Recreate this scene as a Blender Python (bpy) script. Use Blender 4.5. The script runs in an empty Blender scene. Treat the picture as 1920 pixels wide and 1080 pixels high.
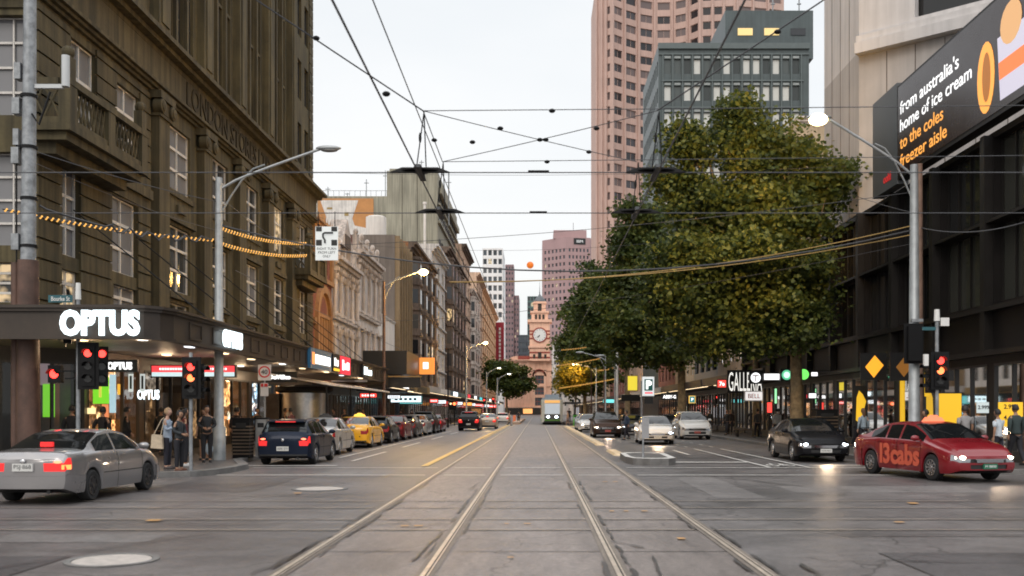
import bpy, math, random
from mathutils import Vector, Matrix
R=math.radians; PI=math.pi
scene=bpy.context.scene
random.seed(7)
# ---------------- camera (level, like a shifted 35 mm lens) ----------------
cam=bpy.data.cameras.new('camera'); camo=bpy.data.objects.new('camera',cam); scene.collection.objects.link(camo)
camo.location=(0,0,1.75); camo.rotation_euler=(R(90),0,0)
cam.sensor_width=36; cam.lens=35; cam.shift_x=-47/1920; cam.shift_y=230/1920
cam.clip_start=.1; cam.clip_end=6000
cam.dof.use_dof=True; cam.dof.focus_distance=45; cam.dof.aperture_fstop=1.7
scene.camera=camo
# ---------------- world: pale overcast dusk ----------------
world=bpy.data.worlds.new('World'); scene.world=world; world.use_nodes=True
nt=world.node_tree; N=nt.nodes; N.clear(); L=nt.links
out=N.new('ShaderNodeOutputWorld'); add=N.new('ShaderNodeAddShader')
bg=N.new('ShaderNodeBackground'); sky=N.new('ShaderNodeTexSky'); sky.sky_type='NISHITA'; sky.sun_disc=False
sky.sun_elevation=R(38); sky.sun_rotation=R(200); sky.dust_density=6; sky.air_density=1.5
bg.inputs['Strength'].default_value=.02; L.new(sky.outputs[0],bg.inputs['Color'])
bg2=N.new('ShaderNodeBackground'); tc=N.new('ShaderNodeTexCoord'); sp=N.new('ShaderNodeSeparateXYZ')
L.new(tc.outputs['Generated'],sp.inputs[0])
mr=N.new('ShaderNodeMapRange'); mr.inputs['From Min'].default_value=.42; mr.inputs['From Max'].default_value=.95
mr.inputs['To Min'].default_value=.94; mr.inputs['To Max'].default_value=2.1; L.new(sp.outputs['Z'],mr.inputs['Value'])
noi=N.new('ShaderNodeTexNoise'); noi.inputs['Scale'].default_value=1.7; noi.inputs['Detail'].default_value=5
mp=N.new('ShaderNodeMapping'); mp.inputs['Scale'].default_value=(1,1,3); L.new(tc.outputs['Generated'],mp.inputs[0]); L.new(mp.outputs[0],noi.inputs['Vector'])
cr=N.new('ShaderNodeValToRGB'); cr.color_ramp.elements[0].position=.3; cr.color_ramp.elements[0].color=(.84,.88,.91,1)
cr.color_ramp.elements[1].position=.7; cr.color_ramp.elements[1].color=(1,1.0,1.0,1); L.new(noi.outputs[0],cr.inputs[0])
L.new(cr.outputs[0],bg2.inputs['Color']); L.new(mr.outputs[0],bg2.inputs['Strength'])
L.new(bg.outputs[0],add.inputs[0]); L.new(bg2.outputs[0],add.inputs[1]); L.new(add.outputs[0],out.inputs[0])
sun=bpy.data.lights.new('sun','SUN'); sun.energy=.7; sun.angle=R(22); sun.color=(1,.93,.85)
suno=bpy.data.objects.new('sun',sun); scene.collection.objects.link(suno); suno.rotation_euler=(R(52),0,R(-20))
# ---------------- exposure ----------------
scene.view_settings.view_transform='Standard'; scene.view_settings.look='None'
scene.view_settings.exposure=0.0; scene.view_settings.gamma=1
scene.render.engine='CYCLES'
scene.cycles.filter_width=1.8
scene.cycles.max_bounces=5; scene.cycles.diffuse_bounces=2; scene.cycles.glossy_bounces=3; scene.cycles.transparent_max_bounces=6
scene.cycles.caustics_reflective=False; scene.cycles.caustics_refractive=False
# ======================= helpers =======================
C=scene.collection
class MB:
    def __init__(s): s.v=[]; s.f=[]; s.m=[]
    def poly(s,pts,mi=0):
        b=len(s.v); s.v+= [tuple(p) for p in pts]; s.f.append(tuple(range(b,b+len(pts)))); s.m.append(mi)
    def hexa(s,p,mi=0):
        b=len(s.v); s.v+=[tuple(q) for q in p]
        for q in ((0,3,2,1),(4,5,6,7),(0,1,5,4),(1,2,6,5),(2,3,7,6),(3,0,4,7)): s.f.append(tuple(b+i for i in q)); s.m.append(mi)
    def box(s,x0,x1,y0,y1,z0,z1,mi=0):
        s.hexa([(x0,y0,z0),(x1,y0,z0),(x1,y1,z0),(x0,y1,z0),(x0,y0,z1),(x1,y0,z1),(x1,y1,z1),(x0,y1,z1)],mi)
    def fbox(s,F,u0,u1,d0,d1,z0,z1,mi=0):
        s.hexa([F(u0,d0,z0),F(u1,d0,z0),F(u1,d1,z0),F(u0,d1,z0),F(u0,d0,z1),F(u1,d0,z1),F(u1,d1,z1),F(u0,d1,z1)],mi)
    def fquad(s,F,u0,u1,d,z0,z1,mi=0): s.poly([F(u0,d,z0),F(u1,d,z0),F(u1,d,z1),F(u0,d,z1)],mi)
    def prism(s,pts,z0,z1,mi=0,cap=True):
        n=len(pts)
        for i in range(n):
            a=pts[i]; b=pts[(i+1)%n]; s.poly([(a[0],a[1],z0),(b[0],b[1],z0),(b[0],b[1],z1),(a[0],a[1],z1)],mi)
        if cap: s.poly([(a[0],a[1],z1) for a in pts],mi); s.poly([(a[0],a[1],z0) for a in reversed(pts)],mi)
    def tube(s,pts,r,n=8,mi=0,cap=True):
        pts=[Vector(p) for p in pts]; k=len(pts)
        if not hasattr(r,'__len__'): r=[r]*k
        base=len(s.v); up=None
        for i,p in enumerate(pts):
            t=(pts[min(i+1,k-1)]-pts[max(i-1,0)]).normalized()
            if up is None: up=Vector((0,0,1)) if abs(t.z)<.9 else Vector((1,0,0))
            a=t.cross(up); a.normalize(); b=a.cross(t); up=b
            for j in range(n):
                q=p+(a*math.cos(2*PI*j/n)+b*math.sin(2*PI*j/n))*r[i]; s.v.append(tuple(q))
        for i in range(k-1):
            for j in range(n):
                j2=(j+1)%n; s.f.append((base+i*n+j,base+i*n+j2,base+(i+1)*n+j2,base+(i+1)*n+j)); s.m.append(mi)
        if cap:
            s.f.append(tuple(base+j for j in range(n))); s.m.append(mi)
            s.f.append(tuple(base+(k-1)*n+j for j in reversed(range(n)))); s.m.append(mi)
    def lathe(s,c,prof,n=16,mi=0,axis='z'):
        base=len(s.v)
        for (r,z) in prof:
            for j in range(n):
                a=2*PI*j/n; x,y=r*math.cos(a),r*math.sin(a)
                if axis=='z': s.v.append((c[0]+x,c[1]+y,c[2]+z))
                elif axis=='y': s.v.append((c[0]+x,c[1]+z,c[2]+y))
                else: s.v.append((c[0]+z,c[1]+x,c[2]+y))
        for i in range(len(prof)-1):
            for j in range(n):
                j2=(j+1)%n; s.f.append((base+i*n+j,base+i*n+j2,base+(i+1)*n+j2,base+(i+1)*n+j)); s.m.append(mi)
        for i in (0,len(prof)-1):
            if prof[i][0]>1e-4: s.f.append(tuple(base+i*n+j for j in range(n))); s.m.append(mi)
    def ball(s,c,r,n=10,mi=0):
        if not hasattr(r,'__len__'): r=(r,r,r)
        base=len(s.v); m=n
        for i in range(m+1):
            th=PI*i/m
            for j in range(n):
                a=2*PI*j/n; s.v.append((c[0]+r[0]*math.sin(th)*math.cos(a),c[1]+r[1]*math.sin(th)*math.sin(a),c[2]+r[2]*math.cos(th)))
        for i in range(m):
            for j in range(n):
                j2=(j+1)%n; s.f.append((base+i*n+j,base+(i+1)*n+j,base+(i+1)*n+j2,base+i*n+j2)); s.m.append(mi)
    def mesh(s,name,mats,smooth=False,ang=35):
        me=bpy.data.meshes.new(name); me.from_pydata(s.v,[],s.f)
        if not isinstance(mats,(list,tuple)): mats=[mats]
        for m in mats: me.materials.append(m)
        if len(mats)>1: me.polygons.foreach_set('material_index',s.m)
        if smooth:
            me.polygons.foreach_set('use_smooth',[True]*len(me.polygons)); me.set_sharp_from_angle(angle=R(ang))
        me.update(); return me
    def build(s,name,mats,parent=None,smooth=False,ang=35):
        return link(s.mesh(name,mats,smooth,ang),name,parent)
def link(me,name,parent=None,mat=None):
    o=bpy.data.objects.new(name,me); C.objects.link(o)
    if parent is not None:
        o.parent=parent
        if not parent.get('local_children'):     # world-space children of an unrotated root
            if parent.parent is None: o.matrix_parent_inverse=Matrix.Translation(-parent.location)
        else: o['local_children']=1
    if mat is not None: o.matrix_basis=mat
    return o
def tag(o,label,cat,group=None,kind=None):
    if label: o['label']=label
    if cat: o['category']=cat
    if group: o['group']=group
    if kind: o['kind']=kind
    return o
def root(name,label,cat,loc=(0,0,0),rz=0,group=None,local=False):
    o=bpy.data.objects.new(name,None); C.objects.link(o); o.empty_display_size=.3
    o.location=loc; o.rotation_euler=(0,0,rz); tag(o,label,cat,group)
    if local: o['local_children']=1
    return o
def copy_tree(o,parent=None):
    c=o.copy(); C.objects.link(c)
    if parent is not None: c.parent=parent
    for ch in list(o.children): copy_tree(ch,c)
    return c
def struct(mb,name,mats,smooth=False):
    o=mb.build(name,mats,None,smooth); o['kind']='structure'; return o
def frame(o,U,Nn):
    o=Vector(o); U=Vector(U).normalized(); Nn=Vector(Nn).normalized()
    def F(u,d,z): return (o.x+U.x*u+Nn.x*d, o.y+U.y*u+Nn.y*d, o.z+z)
    F.o,F.U,F.N=o,U,Nn
    return F
def FL(y0,x=-15): return frame((x,y0,0),(0,1,0),(1,0,0))      # facade on the left side of the street
def FR(y0,x=15): return frame((x,y0,0),(0,1,0),(-1,0,0))      # right side
def FC(x0,y): return frame((x0,y,0),(1,0,0),(0,-1,0))         # facing up the street
def fmat(F,u,d,z):
    M=Matrix.Identity(4); M.col[0][:3]=F.U; M.col[1][:3]=F.N; M.col[2][:3]=(0,0,1); M.col[3][:3]=F(u,d,z); return M
def wx(x,Y): return (x-1007)*Y/1867
def wz(y,Y): return 1.75+(770-y)*Y/1867
# ---------------- materials ----------------
def newmat(name):
    m=bpy.data.materials.new(name); m.use_nodes=True; nt=m.node_tree; return m,nt,nt.nodes['Principled BSDF']
def c4(c): return (c[0],c[1],c[2],1)
MC={}
def mat(name,col,rough=.7,metal=0,var=.18,scale=1.5,bump=0,bscale=25,emit=None,es=0,streak=0,coat=0,col2=None,spec=.5):
    if name in MC: return MC[name]
    m,nt,b=newmat(name); nd=nt.nodes; lk=nt.links
    b.inputs['Roughness'].default_value=rough; b.inputs['Metallic'].default_value=metal
    b.inputs['Specular IOR Level'].default_value=spec
    if coat: b.inputs['Coat Weight'].default_value=coat; b.inputs['Coat Roughness'].default_value=.04
    tc=nd.new('ShaderNodeTexCoord')
    if var:
        n=nd.new('ShaderNodeTexNoise'); n.inputs['Scale'].default_value=scale; n.inputs['Detail'].default_value=7; n.inputs['Roughness'].default_value=.65
        lk.new(tc.outputs['Object'],n.inputs['Vector'])
        r=nd.new('ShaderNodeValToRGB'); r.color_ramp.elements[0].position=.32; r.color_ramp.elements[1].position=.68
        a=[max(0,x*(1-var)) for x in col]; c=[min(1,x*(1+var)) for x in (col2 or col)]
        r.color_ramp.elements[0].color=c4(a); r.color_ramp.elements[1].color=c4(c)
        lk.new(n.outputs[0],r.inputs[0]); src=r.outputs[0]
        if streak:
            mp=nd.new('ShaderNodeMapping'); mp.inputs['Scale'].default_value=(2.2,2.2,.12)
            n2=nd.new('ShaderNodeTexNoise'); n2.inputs['Scale'].default_value=1.6; n2.inputs['Detail'].default_value=6
            lk.new(tc.outputs['Object'],mp.inputs[0]); lk.new(mp.outputs[0],n2.inputs['Vector'])
            r2=nd.new('ShaderNodeValToRGB'); r2.color_ramp.elements[0].position=.38; r2.color_ramp.elements[1].position=.6
            k=1-streak; r2.color_ramp.elements[0].color=(k,k,k,1); r2.color_ramp.elements[1].color=(1,1,1,1)
            lk.new(n2.outputs[0],r2.inputs[0])
            mx=nd.new('ShaderNodeMixRGB'); mx.blend_type='MULTIPLY'; mx.inputs[0].default_value=1
            lk.new(src,mx.inputs[1]); lk.new(r2.outputs[0],mx.inputs[2]); src=mx.outputs[0]
        lk.new(src,b.inputs['Base Color'])
        mr=nd.new('ShaderNodeMapRange'); mr.inputs['To Min'].default_value=max(0,rough-.08); mr.inputs['To Max'].default_value=min(1,rough+.1)
        lk.new(n.outputs[0],mr.inputs['Value']); lk.new(mr.outputs[0],b.inputs['Roughness'])
    else: b.inputs['Base Color'].default_value=c4(col)
    if bump:
        n3=nd.new('ShaderNodeTexNoise'); n3.inputs['Scale'].default_value=bscale; n3.inputs['Detail'].default_value=5
        lk.new(tc.outputs['Object'],n3.inputs['Vector']); bp=nd.new('ShaderNodeBump'); bp.inputs['Strength'].default_value=bump; bp.inputs['Distance'].default_value=.03
        lk.new(n3.outputs[0],bp.inputs['Height']); lk.new(bp.outputs[0],b.inputs['Normal'])
    if emit: b.inputs['Emission Color'].default_value=c4(emit); b.inputs['Emission Strength'].default_value=es
    MC[name]=m; return m
def glow(name,col,s):
    return mat(name,[c*.5 for c in col],.5,var=0,emit=col,es=s)
def brick(name,c1,c2,mortar,scale=3.0):
    if name in MC: return MC[name]
    m,nt,b=newmat(name); nd=nt.nodes; lk=nt.links
    tc=nd.new('ShaderNodeTexCoord'); sp=nd.new('ShaderNodeSeparateXYZ'); cb=nd.new('ShaderNodeCombineXYZ'); ad=nd.new('ShaderNodeMath')
    lk.new(tc.outputs['Object'],sp.inputs[0]); lk.new(sp.outputs[0],ad.inputs[0]); lk.new(sp.outputs[1],ad.inputs[1])
    lk.new(ad.outputs[0],cb.inputs[0]); lk.new(sp.outputs[2],cb.inputs[1])
    t=nd.new('ShaderNodeTexBrick'); t.inputs['Scale'].default_value=scale; t.inputs['Color1'].default_value=c4(c1); t.inputs['Color2'].default_value=c4(c2); t.inputs['Mortar'].default_value=c4(mortar)
    lk.new(cb.outputs[0],t.inputs['Vector'])
    n=nd.new('ShaderNodeTexNoise'); n.inputs['Scale'].default_value=.6; n.inputs['Detail'].default_value=8; lk.new(tc.outputs['Object'],n.inputs['Vector'])
    r=nd.new('ShaderNodeMapRange'); r.inputs['To Min'].default_value=.55; r.inputs['To Max'].default_value=1.35; lk.new(n.outputs[0],r.inputs['Value'])
    mx=nd.new('ShaderNodeMixRGB'); mx.blend_type='MULTIPLY'; mx.inputs[0].default_value=1; lk.new(t.outputs[0],mx.inputs[1]); lk.new(r.outputs[0],mx.inputs[2])
    lk.new(mx.outputs[0],b.inputs['Base Color']); b.inputs['Roughness'].default_value=.85
    bp=nd.new('ShaderNodeBump'); bp.inputs['Strength'].default_value=.4; bp.inputs['Distance'].default_value=.02; lk.new(t.outputs[1],bp.inputs['Height']); bp.invert=True; lk.new(bp.outputs[0],b.inputs['Normal'])
    MC[name]=m; return m
def shopmat(name,cols,s,scale=1.3,dark=.5):
    """lit shop interior: blocks of shelves, posters and lamps behind the pane"""
    if name in MC: return MC[name]
    m,nt,b=newmat(name); nd=nt.nodes; lk=nt.links
    tc=nd.new('ShaderNodeTexCoord'); mp=nd.new('ShaderNodeMapping'); mp.inputs['Scale'].default_value=(scale,scale,scale*1.4); lk.new(tc.outputs['Object'],mp.inputs[0])
    v=nd.new('ShaderNodeTexVoronoi'); v.distance='CHEBYCHEV'; v.inputs['Scale'].default_value=1.5; lk.new(mp.outputs[0],v.inputs['Vector'])
    r=nd.new('ShaderNodeValToRGB'); r.color_ramp.interpolation='CONSTANT'
    el=r.color_ramp.elements; el[0].color=(cols[0][0]*.13,cols[0][1]*.12,cols[0][2]*.12,1); el[1].position=dark; el[1].color=c4(cols[0])
    for i,c in enumerate(cols[1:]): e=el.new(dark+(1-dark)*(i+1)/len(cols)); e.color=c4(c)
    sx=nd.new('ShaderNodeSeparateXYZ'); lk.new(v.outputs['Color'],sx.inputs[0]); lk.new(sx.outputs[0],r.inputs[0])
    n=nd.new('ShaderNodeTexNoise'); n.inputs['Scale'].default_value=6; n.inputs['Detail'].default_value=4; lk.new(tc.outputs['Object'],n.inputs['Vector'])
    mr=nd.new('ShaderNodeMapRange'); mr.inputs['From Min'].default_value=.35; mr.inputs['From Max'].default_value=.7; mr.inputs['To Min'].default_value=.1; mr.inputs['To Max'].default_value=1.3; lk.new(n.outputs[0],mr.inputs['Value'])
    mu=nd.new('ShaderNodeMath'); mu.operation='MULTIPLY'; mu.inputs[1].default_value=s; lk.new(mr.outputs[0],mu.inputs[0])
    lk.new(r.outputs[0],b.inputs['Emission Color']); lk.new(mu.outputs[0],b.inputs['Emission Strength']); b.inputs['Base Color'].default_value=(.03,.025,.02,1)
    MC[name]=m; return m
def panemat():
    m=bpy.data.materials.new('clear_pane'); m.use_nodes=True; nt=m.node_tree; nd=nt.nodes; nd.clear(); lk=nt.links
    o=nd.new('ShaderNodeOutputMaterial'); t=nd.new('ShaderNodeBsdfTransparent'); g=nd.new('ShaderNodeBsdfGlossy'); g.inputs['Roughness'].default_value=.03
    t.inputs['Color'].default_value=(.8,.82,.82,1)
    f=nd.new('ShaderNodeFresnel'); f.inputs['IOR'].default_value=1.5; mx=nd.new('ShaderNodeMixShader')
    lk.new(f.outputs[0],mx.inputs[0]); lk.new(t.outputs[0],mx.inputs[1]); lk.new(g.outputs[0],mx.inputs[2]); lk.new(mx.outputs[0],o.inputs[0]); return m
PANE=panemat()
def winglass(name,c=(.02,.025,.03),lit=None,ls=0,p=.12,blind_sheen=None,bp=.3):
    """dark reflecting window glass; object random decides blinds, painted reflections and lit rooms"""
    if name in MC: return MC[name]
    m,nt,b=newmat(name); nd=nt.nodes; lk=nt.links
    oi=nd.new('ShaderNodeObjectInfo'); b.inputs['Roughness'].default_value=.08
    tc=nd.new('ShaderNodeTexCoord'); n=nd.new('ShaderNodeTexNoise'); n.inputs['Scale'].default_value=1.2; lk.new(tc.outputs['Object'],n.inputs['Vector'])
    bp2=nd.new('ShaderNodeBump'); bp2.inputs['Strength'].default_value=.08; lk.new(n.outputs[0],bp2.inputs['Height']); lk.new(bp2.outputs[0],b.inputs['Normal'])
    r=nd.new('ShaderNodeValToRGB'); r.color_ramp.interpolation='CONSTANT'; el=r.color_ramp.elements
    el[0].color=c4(c); el[1].position=min(.45,(1-bp)*.5) if blind_sheen else .45; el[1].color=c4([x*1.8+.01 for x in c])
    if blind_sheen: e=el.new(1-bp); e.color=c4(blind_sheen)
    lk.new(oi.outputs['Random'],r.inputs[0]); lk.new(r.outputs[0],b.inputs['Base Color'])
    if lit:
        lt=nd.new('ShaderNodeMath'); lt.operation='LESS_THAN'; lt.inputs[1].default_value=p; lk.new(oi.outputs['Random'],lt.inputs[0])
        n2=nd.new('ShaderNodeTexNoise'); n2.inputs['Scale'].default_value=2.5; n2.inputs['Detail'].default_value=2; lk.new(tc.outputs['Object'],n2.inputs['Vector'])
        mr=nd.new('ShaderNodeMapRange'); mr.inputs['From Min'].default_value=.4; mr.inputs['From Max'].default_value=.62; mr.inputs['To Max'].default_value=ls; lk.new(n2.outputs[0],mr.inputs['Value'])
        mu=nd.new('ShaderNodeMath'); mu.operation='MULTIPLY'; lk.new(lt.outputs[0],mu.inputs[0]); lk.new(mr.outputs[0],mu.inputs[1])
        b.inputs['Emission Color'].default_value=c4(lit); lk.new(mu.outputs[0],b.inputs['Emission Strength'])
    MC[name]=m; return m
# ---------------- text ----------------
def text(s,h,M,material,parent,name='lettering',ext=.01,bold=0.0,width=None,align='CENTER',shear=0):
    """M: matrix whose X is the reading direction, Y is up, Z the outward normal"""
    cu=bpy.data.curves.new(name,'FONT'); cu.body=s; cu.size=1; cu.extrude=0.001; cu.offset=bold; cu.align_x=align; cu.align_y='CENTER'; cu.shear=shear; cu.resolution_u=3
    o=bpy.data.objects.new(name,cu); C.objects.link(o); bpy.context.view_layer.update()
    me=bpy.data.meshes.new_from_object(o.evaluated_get(bpy.context.evaluated_depsgraph_get()))
    bpy.data.objects.remove(o); me.name=name
    xs=[v.co.x for v in me.vertices]; ys=[v.co.y for v in me.vertices]
    k=h/.72; kx=k if width is None else width/max(1e-3,(max(xs)-min(xs)))
    cy=(max(ys)+min(ys))/2
    for v in me.vertices: v.co.x*=kx; v.co.y=(v.co.y-cy)*k; v.co.z=ext if v.co.z>0 else 0
    me.materials.clear(); me.materials.append(material)
    return link(me,name,parent,M)
def tm(o,U,Nn=None,up=(0,0,1)):
    U=Vector(U).normalized(); up=Vector(up); Nn=U.cross(up).normalized(); up=Nn.cross(U)
    M=Matrix.Identity(4); M.col[0][:3]=U; M.col[1][:3]=up; M.col[2][:3]=Nn; M.col[3][:3]=o; return M
# ---------------- facade machinery ----------------
def wallholes(mb,F,L0,L1,z0,z1,ops,r=.25,mi=0,mr=None):
    mr=mi if mr is None else mr
    us=sorted({L0,L1}|{round(o[0],4) for o in ops}|{round(o[1],4) for o in ops}); zs=sorted({z0,z1}|{round(o[2],4) for o in ops}|{round(o[3],4) for o in ops})
    us=[u for u in us if L0<=u<=L1]; zs=[z for z in zs if z0<=z<=z1]
    for i in range(len(us)-1):
        run=None
        for j in range(len(zs)-1):
            cu,cz=(us[i]+us[i+1])/2,(zs[j]+zs[j+1])/2
            solid=not any(o[0]<cu<o[1] and o[2]<cz<o[3] for o in ops)
            if solid:
                if run is None: run=zs[j]
            elif run is not None: mb.fquad(F,us[i],us[i+1],0,run,zs[j],mi); run=None
        if run is not None: mb.fquad(F,us[i],us[i+1],0,run,zs[-1],mi)
    for (a,b,c,d) in [o[:4] for o in ops]:
        mb.poly([F(a,0,c),F(a,-r,c),F(a,-r,d),F(a,0,d)],mr); mb.poly([F(b,0,c),F(b,-r,c),F(b,-r,d),F(b,0,d)],mr)
        mb.poly([F(a,0,c),F(b,0,c),F(b,-r,c),F(a,-r,c)],mr); mb.poly([F(a,0,d),F(b,0,d),F(b,-r,d),F(a,-r,d)],mr)
WM={}
def winmesh(w,h,nx,nz,fm,gm,t=.06,sill=None,key=''):
    k=(round(w,2),round(h,2),nx,nz,fm.name,gm.name,sill.name if sill else 0,t)
    if k in WM: return WM[k]
    mb=MB(); I=frame((0,0,0),(1,0,0),(0,1,0))
    mb.poly([I(0,-.03,0),I(w,-.03,0),I(w,-.03,h),I(0,-.03,h)],1)
    for i in range(nx+1):
        tt=t if i in (0,nx) else t*.7; x=w*i/nx; x0=max(0,x-tt/2); x1=min(w,x+tt/2); mb.fbox(I,x0,x1,-.02,.05,0,h,0)
    for j in range(nz+1):
        z=h*j/nz; z0=max(0,z-t/2); z1=min(h,z+t/2)
        for i in range(nx): mb.fbox(I,w*i/nx+t/2,w*(i+1)/nx-t/2,-.018,.048,z0,z1,0)
    mats=[fm,gm]
    if sill: mats.append(sill); mb.fbox(I,-.08,w+.08,-.05,.34,-.16,-.01,2)
    WM[k]=mb.mesh('window',mats); return WM[k]
def place_windows(F,ops,parent,fm,gm,nx=2,nz=2,r=.25,sill=None,t=.06,maxn=100,panes=False):
    ops=list(ops)
    for o in ops[:maxn]:
        me=winmesh(o[1]-o[0],o[3]-o[2],nx,nz,fm,gm,t,sill)
        link(me,'window',parent,fmat(F,o[0],-r,o[2]))
    rest=ops[maxn:]
    if rest:
        mb=MB()
        for o in rest:
            mb.fquad(F,o[0],o[1],-r-.02,o[2],o[3],1)
            for q in ((o[0],o[0]+t,o[2],o[3]),(o[1]-t,o[1],o[2],o[3]),(o[0]+t,o[1]-t,o[2],o[2]+t),(o[0]+t,o[1]-t,o[3]-t,o[3])): mb.fbox(F,q[0],q[1],-r-.02,-r+.04,q[2],q[3],0)
        w=mb.build('windows',[fm,gm],parent); w['kind']='stuff'
def hull(mb,F,L,depth,z0,z1,mi=0,front=False,r=None,near=True):
    """back, ends and roof of a block behind facade F"""
    if near: mb.poly([F(0,0,z0),F(0,-depth,z0),F(0,-depth,z1),F(0,0,z1)],mi)
    mb.poly([F(L,0,z0),F(L,-depth,z0),F(L,-depth,z1),F(L,0,z1)],mi)
    mb.poly([F(0,-depth,z0),F(L,-depth,z0),F(L,-depth,z1),F(0,-depth,z1)],mi); mb.poly([F(0,0,z1),F(L,0,z1),F(L,-depth,z1),F(0,-depth,z1)],mi)
    if front: mb.fquad(F,0,L,0,z0,z1,mi)
def grid_ops(L0,L1,n,w,zs,h):
    st=(L1-L0)/n; return [(L0+st*(i+.5)-w/2,L0+st*(i+.5)+w/2,z,z+h) for z in zs for i in range(n)]
def cornice(mb,F,L,z,h,p,mi=0,e=.0,steps=3):
    for k in range(steps):
        q=p*(k+1)/steps; mb.fbox(F,-e*q,L+e*q,0.002*k-.02,q,z+h*k/steps,z+h*(k+1)/steps-.002,mi)
# shared materials
M_black=mat('black_metal',(.008,.008,.009),.5,var=.2,spec=.2)
M_steel=mat('brushed_steel',(.42,.42,.42),.3,.9,var=.15,scale=6)
M_galv=mat('galvanised_steel',(.27,.285,.30),.5,.35,var=.35,scale=5,bump=.1)
M_white=mat('white_paint',(.75,.75,.73),.5,var=.1)
M_frame=mat('white_window_frame',(.62,.59,.55),.55,var=.15,scale=4)
M_dframe=mat('dark_window_frame',(.03,.03,.032),.4,var=.1)
G_dark=winglass('dark_glass',(.015,.017,.02))
G_lit=winglass('office_glass',(.03,.035,.04),(1,.75,.45),1.2,.08,(.25,.25,.25),.2)
# ======================= ground, road, rails, footpaths =======================
def asphalt(name,c0,c1,rough=.55,crack=.0,stretch=(1,1,1)):
    m,nt,b=newmat(name); nd=nt.nodes; lk=nt.links; tc=nd.new('ShaderNodeTexCoord')
    mp=nd.new('ShaderNodeMapping'); mp.inputs['Scale'].default_value=stretch; lk.new(tc.outputs['Object'],mp.inputs[0])
    def nz(s,d,vec): n=nd.new('ShaderNodeTexNoise'); n.inputs['Scale'].default_value=s; n.inputs['Detail'].default_value=d; n.inputs['Roughness'].default_value=.65; lk.new(vec,n.inputs['Vector']); return n.outputs[0]
    big=nz(.35,6,mp.outputs[0]); fine=nz(14,8,tc.outputs['Object']); grit=nz(90,3,tc.outputs['Object'])
    r=nd.new('ShaderNodeValToRGB'); r.color_ramp.elements[0].position=.33; r.color_ramp.elements[1].position=.67; r.color_ramp.elements[0].color=c4(c0); r.color_ramp.elements[1].color=c4(c1); lk.new(big,r.inputs[0])
    def mul(src,f,lo,hi,a=.3,bb=.7):
        q=nd.new('ShaderNodeMapRange'); q.inputs['From Min'].default_value=a; q.inputs['From Max'].default_value=bb; q.inputs['To Min'].default_value=lo; q.inputs['To Max'].default_value=hi; lk.new(f,q.inputs['Value'])
        x=nd.new('ShaderNodeMixRGB'); x.blend_type='MULTIPLY'; x.inputs[0].default_value=1; lk.new(src,x.inputs[1]); lk.new(q.outputs[0],x.inputs[2]); return x.outputs[0]
    mid=nz(3.2,7,mp.outputs[0]); s=mul(r.outputs[0],mid,.76,1.2); s=mul(s,fine,.68,1.28); s=mul(s,grit,.68,1.35)
    if crack:
        v=nd.new('ShaderNodeTexVoronoi'); v.feature='DISTANCE_TO_EDGE'; v.inputs['Scale'].default_value=.22
        wn=nd.new('ShaderNodeTexNoise'); wn.inputs['Scale'].default_value=1.5; wn.inputs['Detail'].default_value=6; lk.new(tc.outputs['Object'],wn.inputs['Vector'])
        ad=nd.new('ShaderNodeMixRGB'); ad.blend_type='ADD'; ad.inputs[0].default_value=.9; lk.new(tc.outputs['Object'],ad.inputs[1]); lk.new(wn.outputs['Color'],ad.inputs[2]); lk.new(ad.outputs[0],v.inputs['Vector'])
        s=mul(s,v.outputs[0],crack,1,.0,.006)
    lk.new(s,b.inputs['Base Color'])
    q=nd.new('ShaderNodeMapRange'); q.inputs['To Min'].default_value=rough-.17; q.inputs['To Max'].default_value=rough+.13; lk.new(big,q.inputs['Value']); lk.new(q.outputs[0],b.inputs['Roughness'])
    bp=nd.new('ShaderNodeBump'); bp.inputs['Strength'].default_value=.4; bp.inputs['Distance'].default_value=.012; lk.new(grit,bp.inputs['Height']); lk.new(bp.outputs[0],b.inputs['Normal'])
    return m
A_road=asphalt('asphalt',(.062,.056,.056),(.158,.143,.140),.47,.25)
A_slab=asphalt('track_concrete',(.125,.105,.097),(.245,.208,.192),.5,.45,(1.6,.35,1))
A_foot=asphalt('bluestone_paving',(.075,.07,.068),(.12,.11,.105),.5)
A_kerb=mat('bluestone_kerb',(.16,.155,.15),.6,var=.3,scale=3)
A_bed=asphalt('rail_bed',(.115,.093,.078),(.20,.165,.135),.55,0,(4,.5,1))
A_rail=mat('worn_rail_steel',(.52,.44,.36),.42,.55,var=.25,scale=4)
A_groove=mat('dark_rail_groove',(.045,.035,.03),.8,var=.3)  # flat dark strip drawn as the groove beside the rail head
A_line=mat('worn_white_road_paint',(.62,.60,.57),.55,var=.22,scale=5)
A_yel=mat('worn_yellow_road_paint',(.62,.42,.13),.55,var=.22,scale=5)
A_org=mat('orange_utility_paint',(.48,.26,.09),.6,var=.35,scale=12)
A_cover=mat('manhole_concrete',(.42,.38,.35),.6,var=.2,scale=9)
A_crack=mat('tar_crack',(.040,.036,.035),.4,var=.2)
mb=MB(); mb.poly([(-3000,-200,0),(3000,-200,0),(3000,5000,0),(-3000,5000,0)]); struct(mb,'road',A_road)
def sheet(mb,x0,x1,y0,y1,z,mi=0): mb.poly([(x0,y0,z),(x1,y0,z),(x1,y1,z),(x0,y1,z)],mi)
mb=MB()
for a,b in ((-20,125),): sheet(mb,-2.87,2.57,a,b,.004)
struct(mb,'tram_track_slab',A_slab)
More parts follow.
